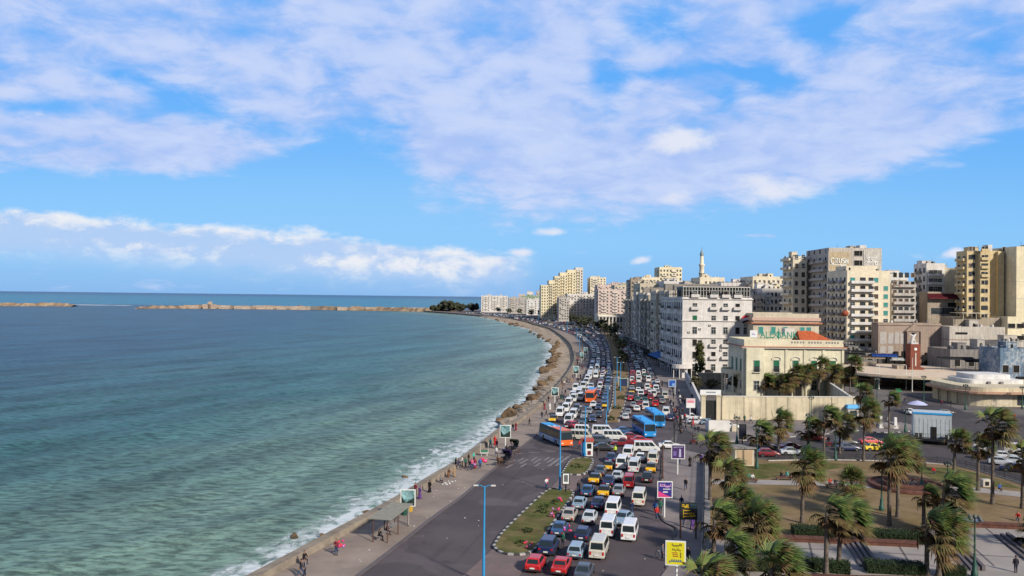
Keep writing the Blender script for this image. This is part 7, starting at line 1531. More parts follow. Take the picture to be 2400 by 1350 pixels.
# ---- signs
def sign(px, py, x0, x1, ya, yb, label, panel, face, z=.15, postm=None, back=.12, yaw=0., nm='street_sign', cat='sign', legs=None):
    p = G(px, py, z); t = thing(nm, label, cat, p, R(yaw)); f = p.y / FOC; w0, w1 = (x0 - px) * f, (x1 - px) * f; zt, zb = at(px, ya, p.y).z - z, at(px, yb, p.y).z - z
    m = MB(); fr = .12; m.b2(w0, w1, 0, back, zb, zt, 0); frm = obj('frame', m.mesh('frame', whitepost if panel is None else panel), t)
    m = MB(); face(m, w0 + fr, w1 - fr, zb + fr, zt - fr); mats_ = face.mats; obj('panel', m.mesh('panel', mats_), frm)
    m = MB()
    for lx in (legs or [0]): 
        xx = (w0 + w1) / 2 if lx == 0 else (w0 + .15 if lx < 0 else w1 - .15); xx = 0 if legs is None else xx
        m.tube((xx, back / 2, 0), (xx, back / 2, zb), .11, n=8)
    obj('post', m.mesh('post', postm or whitepost), t); return t
def face(mats_, fn): fn.mats = mats_; return fn
pur = mat('sign_purple_blue', (.035, .03, .20), .5, .1, 1); mag = mat('sign_magenta', (.60, .05, .20), .5, .1, 1); yel = mat('sign_yellow', (.62, .55, .02), .5, .05, 1); olive = mat('sign_olive', (.20, .17, .02), .6, .1); blk = mat('sign_black', (.02, .022, .025), .5, .1); gold = mat('sign_gold', (.55, .36, .02), .5, .1); skyb = mat('sign_sky', (.30, .52, .55), .5, .3, .8, col2=(.06, .13, .13)); deepblue = mat('sign_blue', (.02, .06, .42), .5, .25, .8, col2=(.02, .15, .25)); darkg = mat('sign_dark_foliage', (.02, .035, .03), .6, .3, 3)
def scribble(m, x0, x1, z0, z1, n_, mi, y=-.035, seed=0, th=.05):
    """a line of joined script: strokes, bowls and dots"""
    rs = random.Random(seed); x = x0; hz = (z1 - z0); base = z0 + hz * .32; m.b2(x0, x1, y, y + .02, base, base + th, mi)
    for k in range(n_):
        xx = x0 + (x1 - x0) * (k + .5) / n_; q = rs.random(); wq = (x1 - x0) / n_
        if q < .35: m.b2(xx - th / 2, xx + th / 2, y - .001, y + .019, base + th, base + hz * .6, mi)
        elif q < .7: m.b2(xx - wq * .3, xx + wq * .2, y - .002, y + .018, base - hz * .25, base - hz * .25 + th, mi); m.b2(xx - wq * .3, xx - wq * .3 + th, y - .003, y + .017, base - hz * .25 + th, base, mi)
        else: m.b2(xx - th * .6, xx + th * .6, y - .004, y + .016, base + hz * .35, base + hz * .35 + th * 1.2, mi)
def f_purple(m, a_, b_, c, d):
    m.b2(a_, b_, -.02, 0, c, d, 0); h_ = d - c; w_ = b_ - a_
    m.add([(a_, -.024, c), (b_ - .05, -.024, c), (a_ + w_ * .62, -.024, c + h_ * .12), (a_, -.024, c + h_ * .42)], [(0, 1, 2, 3)], 1)
    scribble(m, a_ + w_ * .1, b_ - w_ * .05, c + h_ * .62, c + h_ * .92, 8, 2, seed=1, th=.09); scribble(m, a_ + w_ * .35, b_ - w_ * .1, c + h_ * .45, c + h_ * .6, 6, 3, seed=2, th=.06); m.b2(a_ + w_ * .35, a_ + w_ * .7, -.03, -.02, c + h_ * .30, c + h_ * .38, 3)
sign(1557, 1212, 1540, 1576, 1128, 1167, 'purple and blue advertising sign with pink corner on a white post at the kerb', None, face([pur, mag, mat('sign_pinkish', (.65, .35, .55), .5, 0), white_p], f_purple))
def f_yellow(m, a_, b_, c, d):
    m.b2(a_, b_, -.02, 0, c, d, 0); h_ = d - c; w_ = b_ - a_
    scribble(m, a_ + w_ * .28, b_ - w_ * .15, c + h_ * .78, c + h_ * .96, 7, 1, seed=3, th=.09); scribble(m, a_ + w_ * .3, b_ - w_ * .2, c + h_ * .58, c + h_ * .74, 6, 1, seed=4, th=.07)
    for k in range(3): z = c + h_ * (.5 - k * .08); m.b2(a_ + w_ * (.3 + .02 * k), a_ + w_ * (.62 + .02 * k), -.03, -.02, z, z + .09, 2)
    m.b2(b_ - w_ * .26, b_ - w_ * .18, -.03, -.02, c + h_ * .3, c + h_ * .55, 1); scribble(m, a_ + w_ * .12, b_ - w_ * .15, c + h_ * .06, c + h_ * .22, 6, 3, seed=5, th=.10)
sign(1585, 1404, 1559, 1606, 1268, 1326, 'large yellow advertising sign with dark script on a white post', None, face([yel, olive, mat('sign_rust', (.35, .12, .02), .5, 0), mat('sign_slate', (.10, .16, .18), .5, 0)], f_yellow), yaw=-8)
def f_dir(m, a_, b_, c, d):
    m.b2(a_, b_, -.02, 0, c, d, 0); h_ = d - c; w_ = b_ - a_
    for k in range(4): z = c + h_ * (.12 + .20 * k); m.b2(a_ + w_ * .22, a_ + w_ * (.55 + .1 * (3 - k)), -.03, -.02, z, z + h_ * .055, 1)
    m.b2(a_ + w_ * .16, a_ + w_ * .20, -.03, -.02, c + h_ * .05, c + h_ * .62, 1); scribble(m, a_ + w_ * .08, a_ + w_ * .5, c + h_ * .72, c + h_ * .98, 5, 1, seed=6, th=.10); scribble(m, a_ + w_ * .55, b_ - w_ * .05, c + h_ * .1, c + h_ * .45, 5, 1, seed=7, th=.07)
    m.b2(a_ + w_ * .62, b_, -.026, -.019, c + h_ * .66, d, 2)
sign(1612, 1262, 1592, 1634, 1178, 1218, 'black direction sign with yellow lettering and arrows on the right pavement', blk, face([blk, gold, mat('sign_petrol', (.03, .06, .075), .5, .1)], f_dir), postm=rust, legs=[-1, 1])
def f_photo(m, a_, b_, c, d):
    m.b2(a_, b_, -.02, 0, c, d, 0); h_ = d - c; w_ = b_ - a_
    m.add([(a_ + w_ * .55, -.025, c + h_ * .1), (a_ + w_ * .75, -.025, c + h_ * .1), (a_ + w_ * .72, -.025, c + h_ * .7), (a_ + w_ * .6, -.025, c + h_ * .75)], [(0, 1, 2, 3)], 1); m.b2(a_ + w_ * .1, a_ + w_ * .35, -.025, -.02, c + h_ * .2, c + h_ * .55, 2); scribble(m, a_ + w_ * .1, b_ - w_ * .1, c + h_ * .8, c + h_ * .95, 5, 1, seed=9, th=.06)
sign(1588, 1112, 1573, 1605, 1042, 1076, 'purple photo advertisement in a white frame on a white post on the right pavement', None, face([mat('sign_dark_purple', (.06, .03, .12), .5, .3, 1), mat('sign_pale_lilac', (.40, .40, .55), .5, .2), mat('sign_mid_purple', (.16, .12, .32), .5, .2)], f_photo))
def f_pink(m, a_, b_, c, d): m.b2(a_, b_, -.02, 0, c, d, 0); h_ = d - c; w_ = b_ - a_; m.b2(a_, b_, -.025, -.02, c + h_ * .5, d, 1); scribble(m, a_ + w_ * .1, b_ - w_ * .15, c + h_ * .55, c + h_ * .9, 5, 2, seed=11, th=.12)
sign(1617, 988, 1608, 1629, 934, 956, 'white sign with pink upper half on a post by the garden gate', None, face([white_p, mat('sign_pale_pink', (.66, .40, .44), .5, .1), mat('sign_red', (.6, .05, .10), .5, .1)], f_pink))
def f_blue(m, a_, b_, c, d): m.b2(a_, b_, -.02, 0, c, d, 0); m.b2(a_ + (b_ - a_) * .5, a_ + (b_ - a_) * .9, -.025, -.02, c + (d - c) * .1, c + (d - c) * .5, 1)
sign(1582, 925, 1567, 1584, 890, 907, 'bright blue sign on a white post on the landward pavement', None, face([deepblue, mat('sign_light_blue', (.2, .35, .6), .5, .1)], f_blue))
def f_tour(m, a_, b_, c, d):
    h_ = d - c; w_ = b_ - a_; m.b2(a_, b_, -.02, 0, c, d, 0); m.b2(a_, b_, -.025, -.02, c, c + h_ * .16, 1)
    m.add([(a_ + w_ * .3, -.026, c + h_ * .16), (b_, -.026, c + h_ * .16), (b_, -.026, c + h_ * .5), (a_ + w_ * .7, -.026, c + h_ * .4)], [(0, 1, 2, 3)], 1); m.add([(a_, -.027, c + h_ * .16), (a_ + w_ * .35, -.027, c + h_ * .16), (a_ + w_ * .12, -.027, c + h_ * .45), (a_, -.027, c + h_ * .7)], [(0, 1, 2, 3)], 1)
ft = face([skyb, darkg], f_tour)
for (px, py, x0, x1, ya, yb, lb) in ((956, 1230, 938, 973, 1147, 1187, 'nearest framed photo board, on a white post beside the bus shelter'), (1184, 1058, 1171, 1197, 996, 1026, 'second photo board on a white post, beside the horse carriages'), (1300, 952, 1292, 1309, 908, 928, 'third photo board on the promenade, before the rocky bend'), (1351, 892, 1343, 1357, 858, 876, 'fourth photo board on the promenade, by the strolling crowd')):
    sign(px, py, x0, x1, ya, yb, lb, whitepost, ft, nm='photo_board', cat='photo board')
for (px, py, H_, lb) in ((1363, 850, 5.5, 'pale banner stand on the bend of the promenade'), (1372, 838, 5.5, 'second pale banner stand on the bend of the promenade')):
    p = G(px, py, .15); sign(px, py, px - 4, px + 5, py - 24, py - 9, lb, whitepost, ft, nm='photo_board', cat='photo board')
def f_black(m, a_, b_, c, d): m.b2(a_, b_, -.02, 0, c, d, 0); m.b2(a_ + .15, b_ - .15, -.025, -.02, c + .3, d - .2, 1)
sign(1326, 1156, 1317, 1335, 1108, 1136, 'white framed poster stand on the red paving beside the blue lamp post', iron, face([white_p, mat('poster_photo', (.12, .13, .14), .5, .5, 2)], f_black), z=.1, postm=iron)
sign(1740, 1045, 1732, 1749, 994, 1030, 'black poster box standing on the forecourt behind the tan kiosk', blk, face([blk, mat('poster_dark', (.03, .03, .05), .5, .3, 2)], f_black), postm=iron)
sign(1458, 905, 1450, 1472, 886, 908, 'green and dark banner on the median behind the blue lamp posts', whitepost, face([mat('banner_green', (.04, .09, .02), .6, .3, 1), mat('banner_navy', (.02, .03, .08), .6, .2)], f_black), z=.2)
# ---- bus shelter on the promenade
sp = GL([(872, 1272), (905, 1270), (945, 1208), (918, 1208)], .15); a_, b_ = sp[0], (sp[3]); al = Vector((.21, .98, 0)); ac = Vector((.98, -.21, 0)); o_ = G(872, 1272, .15)
t = thing('bus_shelter', 'long slatted bus shelter standing on the promenade by the sea wall', 'bus shelter', o_, math.atan2(al.y, al.x) - PI / 2); Ls = 7.6
m = MB()
for k in range(5): m.b2(-.5, 2.2, k * Ls / 5 + .06, (k + 1) * Ls / 5 - .06, 2.62 + .02 * (k % 2), 2.72 + .02 * (k % 2))
obj('roof', m.mesh('roof', mat('shelter_roof', (.24, .23, .19), .9, .2, .8)), t)
for x in (0., 1.7):
    for y in (.3, Ls / 2, Ls - .3):
        m = MB(); m.tube((x, y, 0), (x, y, 2.6), .07, n=6); obj('post', m.mesh('post', rust), t)
m = MB(); m.b2(-.05, .05, .3, Ls - .3, 2.5, 2.6); m.b2(1.65, 1.75, .3, Ls - .3, 2.5, 2.6); obj('beam', m.mesh('beam', rust), t)
m = MB(); m.b2(.1, .6, .8, Ls - .8, .40, .48); m.b2(.15, .5, 1., 1.15, 0, .40); m.b2(.15, .5, Ls - 1.2, Ls - 1.05, 0, .4); obj('bench', m.mesh('bench', W_GREY), t)
for q, (x, cl) in enumerate(((.35, 'black'), (.4, 'dark'))):
    person('sit', cl, 0, 0, 100, 'person in dark clothes waiting on the bench under the bus shelter' + (' at its near end' if q == 0 else ' at its middle'), pos=o_ + al * (1.2 + q * 2.2) + ac * x + Vector((0, 0, -.03)))
def bin_(px, py, m_, label, z=.15):
    t = thing('litter_bin', label, 'bin', G(px, py, z)); m = MB(); m.lathe([(.33, 0), (.42, .9), (.44, 1.0)], 12); obj('body', m.mesh('body', m_), t); m = MB(); m.lathe([(.46, 1.0), (.40, 1.12), (.1, 1.2)], 12); obj('lid', m.mesh('lid', iron), t)
bin_(948, 1207, greeniron, 'dark green bin beside the nearest photo board'); bin_(961, 1198, mat('bin_yellow', (.45, .28, .03), .6, .1), 'yellow bin behind the nearest photo board'); bin_(1316, 935, greeniron, 'dark green bin near the third photo board')
# ---- booth, kiosks
p = G(1376, 1067, .05); t = thing('police_booth', 'white and blue police booth with red top at the junction', 'booth', p); m = MB(); m.b2(-.95, .95, -.7, .7, 0, 2.5, 0); m.b2(-.95, -.5, -.72, -.70, 0, 2.5, 1); m.b2(-.1, .7, -.73, -.70, 1.3, 2.2, 2); m.b2(.0, .6, -.73, -.70, .2, .9, 3); obj('body', m.mesh('body', [white_p, bblue2, darkv, redaw]), t); m = MB(); m.b2(-1.1, 1.1, -.85, .85, 2.5, 3.0); obj('roof', m.mesh('roof', mat('booth_red', (.40, .08, .05), .6, .1)), t)
p = G(1745, 1092, .12); t = thing('kiosk', 'tan windowless kiosk with flat roof at the park corner', 'kiosk', p); m = MB(); m.b2(-1.6, 1.6, 0, 2.6, 0, 2.9); obj('wall', m.mesh('wall', W_SAND), t); m = MB(); m.b2(-1.9, 1.9, -.3, 2.9, 2.9, 3.1); obj('roof', m.mesh('roof', W_GREY), t); m = MB(); m.b2(-1.3, 1.3, -.03, .0, .2, 2.6); obj('shutter', m.mesh('shutter', mat('tan_shutter', (.44, .32, .20), .7, .1, 1)), t)
p = G(1995, 985, .15); t = thing('guard_booth', 'small grey guard booth with bright blue roof at the end of the garden wall', 'booth', p); m = MB(); m.b2(-1.3, 1.3, -1.3, 1.3, 0, 2.9, 0); m.b2(-.8, .8, -1.33, -1.3, 1.1, 2.4, 1); obj('wall', m.mesh('wall', [W_GREYW, glass]), t); m = MB(); m.box((0, 0, 3.3), (3.1, 3.1, .8), 0, 0, (.85, .85)); obj('roof', m.mesh('roof', bblue2), t)
p = G(1690, 1012, .1); t = thing('site_hoarding', 'white hoarding panels around street works left of the dark poster box', 'hoarding', p); m = MB(); m.b2(-2.6, 1.8, 0, .1, 0, 2.4); m.b2(-2.6, -2.5, .1, 3, 0, 2.2); obj('panel', m.mesh('panel', W_PURE), t); m = MB(); m.b2(2.4, 3.6, .3, 1.4, 0, 1.2); obj('block', m.mesh('block', W_SAND), t)
# ---- stage truck
p = G(2186, 1042, .05); t = thing('stage_truck', 'pale grey box truck with blue roof edge and speakers on its platform', 'truck', p, R(-22)); s_ = p.y / FOC * 40
m = MB(); m.b2(-s_, s_, .6, 6.0, 1.25, 1.25 + height_over(p, 2186, 972) - 1.3, 0); 
for k in range(9): x = -s_ + .3 + k * (2 * s_ - .6) / 8; m.b2(x - .04, x + .04, .56, .6, 1.3, 5.0, 0)
obj('box', m.mesh('box', [mat('truck_grey', (.46, .50, .52), .5, .12, .6, streak=.15)]), t)
zt = 1.25 + height_over(p, 2186, 972) - 1.3; m = MB(); m.b2(-s_ - .1, s_ + .1, .5, .8, zt, zt + .32, 0); m.b2(-s_ - .1, s_ + .1, .8, 6.1, zt, zt + .22, 1); obj('roof', m.mesh('roof', [bblue2, MATS['truck_grey']]), t)
m = MB(); m.b2(-s_ - .3, s_ + .4, -.6, 6.1, .75, 1.2); obj('platform', m.mesh('platform', blackpaint), t)
for x in (-s_ + .5, -s_ + 1.2, s_ - 1.0, s_ - .2): m = MB(); m.b2(x - .25, x + .25, -.3, .2, 1.2, 2.1, 0); m.tube((x, -.32, 1.8), (x, -.3, 1.8), .17, n=10, mi=1); obj('speaker', m.mesh('speaker', [blackpaint, frame_d]), t)
m = MB(); m.b2(-.25, .75, .5, .59, 1.3, 3.4); obj('door', m.mesh('door', darkv), t)
m = MB()
for k in range(14): x = -s_ + k * (2 * s_) / 13; m.tube((x, -.5, 1.2), (x, -.5, 2.1), .025, n=5)
m.tube((-s_, -.5, 2.1), (s_, -.5, 2.1), .03, n=5); obj('railing', m.mesh('railing', iron), t)
for x in (-s_ + 1, -s_ + 2.1, s_ - 1.2): 
    for y in (.2, 5.6): m = MB(); m.tube((x, y - .2, .42), (x, y + .2, .42), .42, n=12); obj('wheel', m.mesh('wheel', rubber), t)
# ---- park railing, walls, benches, planter
def railing(label, pts, h_=1.1, m_=None):
    t = thing('railing', label, 'railing', Vector((*pts[0], .12))); o_ = Vector((*pts[0], 0)); m = MB(); L_ = resample(pts, .9)
    for i, p in enumerate(L_):
        q = p - o_; m.tube((q.x, q.y, 0), (q.x, q.y, h_ + (.18 if i % 4 == 0 else 0)), .05 if i % 4 == 0 else .028, n=5)
        if i:
            r_ = L_[i - 1] - o_
            for z in (.2, h_ * .6, h_): m.tube((r_.x, r_.y, z), (q.x, q.y, z), .03, n=5)
            for j in range(1, 5): s_ = r_.lerp(q, j / 5); m.tube((s_.x, s_.y, .2), (s_.x, s_.y, h_), .014, n=4, cap=False)
    obj('bars', m.mesh('bars', m_ or iron), t); m = MB()
    for i in range(0, len(L_) - 1): a_, b_ = L_[i] - o_, L_[i + 1] - o_; d = b_ - a_; mid = (a_ + b_) / 2; m.box((mid.x, mid.y, .08), (d.length, .3, .16), 0, math.atan2(d.y, d.x))
    obj('plinth', m.mesh('plinth', W_GREYW), t)
railing('black iron railing along the park street side of the park', poly([(1800, 1082), (1900, 1080), (2010, 1081), (2130, 1085), (2240, 1094), (2330, 1116), (2420, 1144)])); railing('dark railing between the right pavement and the park', poly([(1645, 1340), (1648, 1250), (1650, 1160), (1650, 1085)]), 1.5)
t = wall_run('low pale grey wall inside the dark railing along the right pavement', poly([(1654, 1340), (1657, 1250), (1658, 1160), (1657, 1090)]), 1.0, .55, W_GREY, 6.)
[(c_.data.materials.clear(), c_.data.materials.append(W_GREY)) for c_ in t.children]
def low_wall(label, pts, h_, wd, m_, nm='low_wall'): t = wall_run(label, pts, h_, wd, m_, None, nm); [(c_.data.materials.clear(), c_.data.materials.append(m_brick)) for c_ in t.children]; t['category'] = 'wall'
low_wall('long red brown brick wall at the back of the pale plaza', poly([(1650, 1264), (1860, 1271), (2150, 1284)]), .55, .9, m_brick); low_wall('red brown brick wall along the right side of the plaza', poly([(2180, 1236), (2300, 1238), (2420, 1244)]), .6, .8, m_brick)
low_wall('low brick edge in front of the bottom hedges', poly([(1850, 1358), (2010, 1364), (2190, 1366)]), .4, .6, m_brick)
p = G(2122, 1141, .12); t = thing('round_planter', 'round brown brick planter with scattered blossoms in the middle of the park', 'planter', p); m = MB(); m.lathe([(5.4, 0), (5.4, .55), (5.0, .6), (5.0, .35)], 20, sy=1.0); obj('rim', m.mesh('rim', m_brick), t); m = MB(); m.lathe([(3.4, .3), (3.4, .9), (3.1, .95), (3.0, .6), (.1, .62)], 18); obj('inner_ring', m.mesh('inner_ring', m_brick), t); obj('flowers', leafy_mesh(9, 2.6, 2.6, .25, 40, 10, .12, None).mesh('flowers', [mat('blossom', (.45, .38, .32), .9, .3), mat('planter_leaf', (.06, .08, .03), .8, .3), mat('blossom_pale', (.55, .5, .45), .9, .3)]), t, (0, 0, .9))
def bench(px, py, L, label, rz=0): 
    t = thing('park_bench', label, 'bench', G(px, py, .15), rz, 'low benches in the park'); m = MB(); m.b2(-L / 2, L / 2, -.3, .3, .36, .48); obj('seat', m.mesh('seat', m_brick), t)
    for x in (-L / 2 + .25, L / 2 - .25): m = MB(); m.b2(x - .12, x + .12, -.25, .25, 0, .36); obj('leg', m.mesh('leg', m_darkstep), t)
bench(1735, 1135, 2.2, 'dark brown bench at the left end of the park path'); bench(1760, 1131, 2.0, 'bench under the two people in teal and white'); bench(1838, 1125, 2.6, 'long brown bench under the pair by the thick palm'); bench(1950, 1142, 2.0, 'low bench under the person in red on the path')
p = G(2310, 1140, .15); t = thing('electric_box', 'pale square box with dark door on the right lawn', 'box', p); m = MB(); m.b2(-.6, .6, -.4, .4, 0, 1.1, 0); m.b2(-.3, .3, -.42, -.4, .2, .8, 1); obj('body', m.mesh('body', [W_DIRTY, darkv]), t)
p = G(2262, 1226, .6); t = obj('bundle', None) if False else None
m = MB(); m.path([(-2.2, 0, .25), (-1.6, .1, .32), (0, 0, .36), (1.4, .05, .30), (2.2, 0, .2)], [.15, .26, .32, .28, .12], 8); o = m.build('bundle', cloth, None, tuple(p)); o.color = (.10, .12, .2, 1); tag(o, 'blue grey bundle lying along the brown wall at the right of the plaza', 'bundle')
# monuments on the traffic island
for (px, py, pt, lb) in ((2098, 1004, 978, 'white pillar on the traffic island, right of a pair'), (2064, 1003, 975, 'white pillar on the traffic island, left of a pair')):
    p, H_ = post_from(px, py, pt, .25); t = thing('pillar', lb, 'pillar', p); m = MB(); m.b2(-.5, .5, -.5, .5, 0, .3); m.box((0, 0, .3 + (H_ - .3) / 2), (.65, .65, H_ - .3), 0, 0, (.8, .8)); obj('shaft', m.mesh('shaft', W_PURE), t)
m = MB(); m.lathe([(2.3, 0), (2.4, .6), (1.9, .7), (.3, 1.4), (.2, 2.2)], 14); o = m.build('fountain', [W_GREY], None, tuple(G(2080, 1001, .24))); tag(o, 'round grey fountain basin between the two white pillars', 'fountain')
# pink inflatables held up for sale
def toys(px, py, z, label, n_=5, s_=.16):
    rs = random.Random(int(px)); m = MB(); p = G(px, py, .1); 
    for k in range(n_): m.ell((rs.uniform(-.45, .45), rs.uniform(-.3, .3), rs.uniform(-.3, .3)), (s_ * rs.uniform(.6, 1.3), s_, s_ * rs.uniform(.6, 1.3)), 8, 6, rs.choice((0, 0, 1, 2)))
    o = m.build('inflatable_toys', [mat('toy_pink', (.50, .05, .16), .4, .1), mat('toy_red', (.62, .03, .05), .4, .1), mat('toy_lilac', (.45, .20, .55), .4, .1)], None, (p.x, p.y, z)); tag(o, label, 'inflatables', 'pink inflatable toys for sale')
toys(1327, 1281, 2.1, 'magenta inflatables held aloft between the cars'); toys(1314, 1188, 1.0, 'pink and lilac inflatables at the island edge by the paleblue boxy sedan'.replace('paleblue', 'pale blue')); toys(1302, 1204, .7, 'red inflatables, middle bunch on the near island edge'); toys(1291, 1216, .6, 'red inflatables, nearest of the three bunches on the island edge'); toys(1238, 1288, .6, 'red and pink inflatables at the nose of the near island'); toys(1281, 1146, 1.2, 'pink and white wares on a stick at the far end of the near island', 5, .16); toys(797, 1301, 1.3, 'pink balloons carried by the walker on the empty promenade', 6, .17)
toys(1131, 1096, 1.3, 'large red balloon bunch at the right end of the crowd', 8, .26); toys(1108, 1100, 1.1, 'bright pink bunch carried in the crowd by the wall', 5, .2)
# small wares and litter on the promenade
for i, (px, py) in enumerate(((1042, 1136), (1050, 1133), (1058, 1129))):
    m = MB(); rs = random.Random(i)
    for k in range(6): m.box((rs.uniform(-.6, .6), rs.uniform(-.4, .4), .05), (.16, .12, .1), 0, rs.uniform(0, 3))
    o = m.build('street_wares', white_p, None, tuple(G(px, py, .16))); tag(o, ('small white wares spread nearest the seller on the pavement', 'middle patch of small white wares on the promenade', 'farthest patch of small white wares on the promenade')[i], 'wares', 'wares spread out on the promenade')
m = MB(); m.b2(-.7, .7, -.4, .4, .5, .6); m.b2(-.6, .6, -.3, .3, .6, 1.0, 1); m.tube((-.5, -.3, 0), (-.5, -.3, .5), .04, n=5); m.tube((.5, -.3, 0), (.5, -.3, .5), .04, n=5); m.tube((-.5, .3, 0), (-.5, .3, .5), .04, n=5); m.tube((.5, .3, 0), (.5, .3, .5), .04, n=5); m.tube((-.65, -.35, .6), (-.65, -.35, 2.2), .03, n=5); m.tube((.65, .35, .6), (.65, .35, 2.2), .03, n=5)
o = m.build('vendor_cart', [white_p, mat('cart_green', (.05, .16, .10), .6, .2)], None, tuple(G(1135, 1068, .15))); tag(o, 'green and white vendor cart with poles behind the crowd at the wall', 'cart')
# bicycle by the yellow sign
p = G(1548, 1310, .03); t = thing('bicycle', 'bicycle held at the roadside by the yellow sign', 'bicycle', p, .6)
for y in (-.52, .52):
    m = MB(); ring = [(0, y + .33 * math.cos(2 * PI * k / 16), .34 + .33 * math.sin(2 * PI * k / 16)) for k in range(17)]; m.path(ring, .022, 5, cap=False)
    for k in range(6): m.tube((0, y, .34), (0, y + .32 * math.cos(PI * k / 3), .34 + .32 * math.sin(PI * k / 3)), .006, n=4)
    obj('wheel', m.mesh('wheel', rubber), t)
m = MB()
for a_, b_ in (((0, -.52, .34), (0, -.1, .34)), ((0, -.1, .34), (0, -.2, .82)), ((0, -.2, .75), (0, .40, .80)), ((0, .40, .85), (0, .52, .34)), ((0, -.1, .34), (0, .40, .75)), ((0, -.52, .34), (0, -.2, .75))): m.tube(a_, b_, .025, n=6)
obj('frame', m.mesh('frame', white_p), t); m = MB(); m.b2(-.07, .07, -.33, -.08, .84, .90); obj('saddle', m.mesh('saddle', rubber), t); m = MB(); m.tube((-.28, .34, 1.0), (.28, .34, 1.0), .02, n=6); m.tube((0, .40, .8), (0, .36, 1.0), .02, n=6); obj('handlebar', m.mesh('handlebar', iron), t)
# ---- market stalls and parasols
def stall(px, py, w_, d_, h_, m_, label, z=0., goods=None):
    p = G(px, py, z)
    if py < 855: Y_ = 311 if px < 2215 else 284; p = at(px, 700, Y_); p.z = 0; h_ = at(px, py, Y_).z - .6
    t = thing('market_stall', label, 'market stall', p, rng.uniform(-.2, .2), 'market stalls round the station canopy'); m = MB(); m.add([(-w_ / 2, -d_ / 2, h_), (w_ / 2, -d_ / 2, h_), (w_ / 2, 0, h_ + .6), (-w_ / 2, 0, h_ + .6), (-w_ / 2, d_ / 2, h_), (w_ / 2, d_ / 2, h_)], [(0, 1, 2, 3), (3, 2, 5, 4), (3, 2, 1, 0), (4, 5, 2, 3)]); m.b2(-w_ / 2, w_ / 2, -d_ / 2, -d_ / 2 + .03, h_ - .35, h_); obj('canopy', m.mesh('canopy', m_), t)
    for x in (-w_ / 2 + .1, w_ / 2 - .1):
        for y in (-d_ / 2 + .1, d_ / 2 - .1): m = MB(); m.tube((x, y, 0), (x, y, h_), .05, n=5); obj('post', m.mesh('post', iron), t)
    m = MB(); m.b2(-w_ / 2 + .3, w_ / 2 - .3, -d_ / 2 + .3, d_ / 2 - .3, .1, 1.0); obj('counter', m.mesh('counter', goods or brown), t)
tarp_b = mat('tarp_blue', (.02, .08, .36), .6, .2, 1); tarp_r = mat('tarp_orange', (.60, .10, .03), .6, .2, 1); tarp_d = mat('tarp_dark', (.03, .032, .036), .8, .3, 1); tarp_g = mat('tarp_green', (.03, .20, .08), .7, .2, 1); tarp_t = mat('tarp_tan', (.25, .20, .15), .8, .2, 1); tarp_s = mat('tarp_sky', (.05, .25, .55), .6, .2, 1)
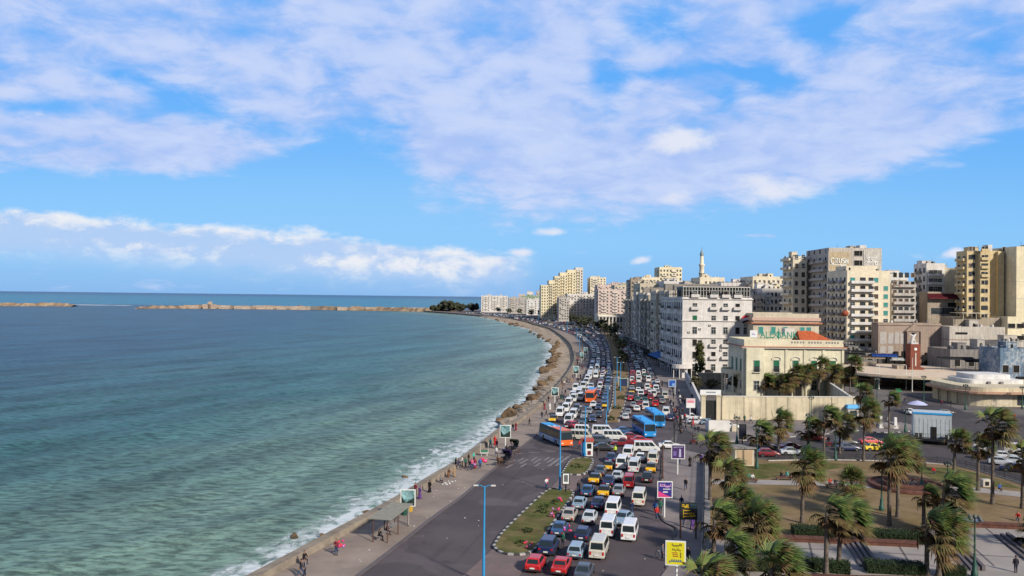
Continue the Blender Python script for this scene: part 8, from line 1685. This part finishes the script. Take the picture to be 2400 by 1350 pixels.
for i, (px, py, w_, d_, h_, m_, lb) in enumerate(((2076, 903, 4.4, 4, 2.3, tarp_b, 'blue tarpaulin stall under the front edge of the station canopy'), (2119, 905, 2.6, 2.5, 2.8, tarp_r, 'orange tarpaulin stall beside the slim white masts'), (2178, 910, 7, 3.5, 2.6, tarp_s, 'sky blue sloping stall at the right end of the station canopy'), (2190, 914, 2, 2, 2., tarp_g, 'small green stall leaning on the sky blue one'), (2104, 928, 1.6, 1.6, 1.6, tarp_g, 'small green hut on the square before the masts'),
   (1998, 826, 9, 4, 3.6, tarp_d, 'dark stall left end behind the bushy palms'), (2021, 821, 9, 4, 4.2, tarp_d, 'dark stall with high roof below the cream block'), (2046, 834, 8, 4, 3.2, tarp_t, 'tan stall beside the dark high roofed one'), (2072, 829, 9, 4, 5.2, tarp_b, 'deep blue tarpaulin stall at the foot of the beige building'), (2101, 838, 5, 3, 3.2, mat('stall_white', (.6, .6, .58), .7, .2), 'white kiosk stall left of the clock tower base'), (2119, 840, 5, 3, 3.0, tarp_d, 'dark stall right beside the white kiosk stall'),
   (2178, 836, 9, 4, 4.0, tarp_t, 'brown stall right of the clock tower'), (2206, 832, 8, 4, 4.5, tarp_d, 'dark stall at the corner of the beige building'), (2240, 836, 11, 5, 4.0, tarp_d, 'wide dark stall before the grey shop house'), (2285, 841, 11, 5, 4.5, tarp_d, 'wide dark stall before the two dark doors'), (2332, 846, 11, 5, 5.0, tarp_d, 'long dark stall below the blue mural'), (2385, 850, 10, 5, 5.0, tarp_d, 'dark stall at the right edge behind the round building'), (2020, 905, 5, 3, 2.6, tarp_t, 'tan stall behind the right end of the bank garden'))): stall(px, py, w_, d_, h_, m_, lb)
p = G(2150, 968, .05); t = thing('parasol', 'pale lilac market parasol beside the white car in the square', 'parasol', p); m = MB(); m.lathe([(2.4, 2.2), (1.3, 2.8), (.05, 3.15)], 14); obj('canopy', m.mesh('canopy', mat('parasol_lilac', (.42, .44, .62), .8, .1)), t); m = MB(); m.tube((0, 0, 0), (0, 0, 3.0), .05, n=6); obj('pole', m.mesh('pole', whitepost), t)
# motorcycle rider and small bikes
def motorbike(px, py, ang, label):
    t = thing('motorcycle', label, 'motorcycle', G(px, py, .03), R(-ang))
    for y in (-.6, .6): m = MB(); m.tube((-.06, y, .3), (.06, y, .3), .30, n=14); obj('wheel', m.mesh('wheel', rubber), t)
    m = MB(); m.path([(0, -.75, .75), (0, -.2, .82), (0, .1, .80), (0, .45, .88)], [.09, .13, .16, .08], 8); m.tube((0, -.6, .3), (0, .1, .5), .06, n=6); m.tube((0, .6, .3), (0, .38, .95), .04, n=6); m.b2(-.13, .13, -.15, .25, .30, .65); obj('body', m.mesh('body', redaw), t); m = MB(); m.tube((-.33, .32, 1.02), (.33, .32, 1.02), .025, n=6); obj('handlebar', m.mesh('handlebar', iron), t)
motorbike(1626, 1042, 100, 'motorcycle on the pale forecourt near the hoarding'); motorbike(1944, 1048, 95, 'motorcycle on the park street beside the red sedan'); motorbike(1444, 1180, 12, 'motorcycle squeezed between the grey sedan and the white minibus')

m = MB(); rs = random.Random(8)
for k in range(260):
    y = rs.uniform(84, 330); x = rs.uniform(at_y(WALL, y) + 2, at_y(KERB, y) - .2) if k % 3 else rs.uniform(at_y(KERB, y), at_y(RKERB, y)); z = .155 if k % 3 else .025; q = rs.uniform(.05, .16)
    m.box((x, y, z + .02), (q, q * rs.uniform(.5, 1.5), .04), rs.choice((0, 0, 1)), rs.uniform(0, 3))
tag(m.build('litter', [W_PURE, m_darkstep]), 'scraps of litter scattered over the promenade and road', 'litter', kind='stuff')
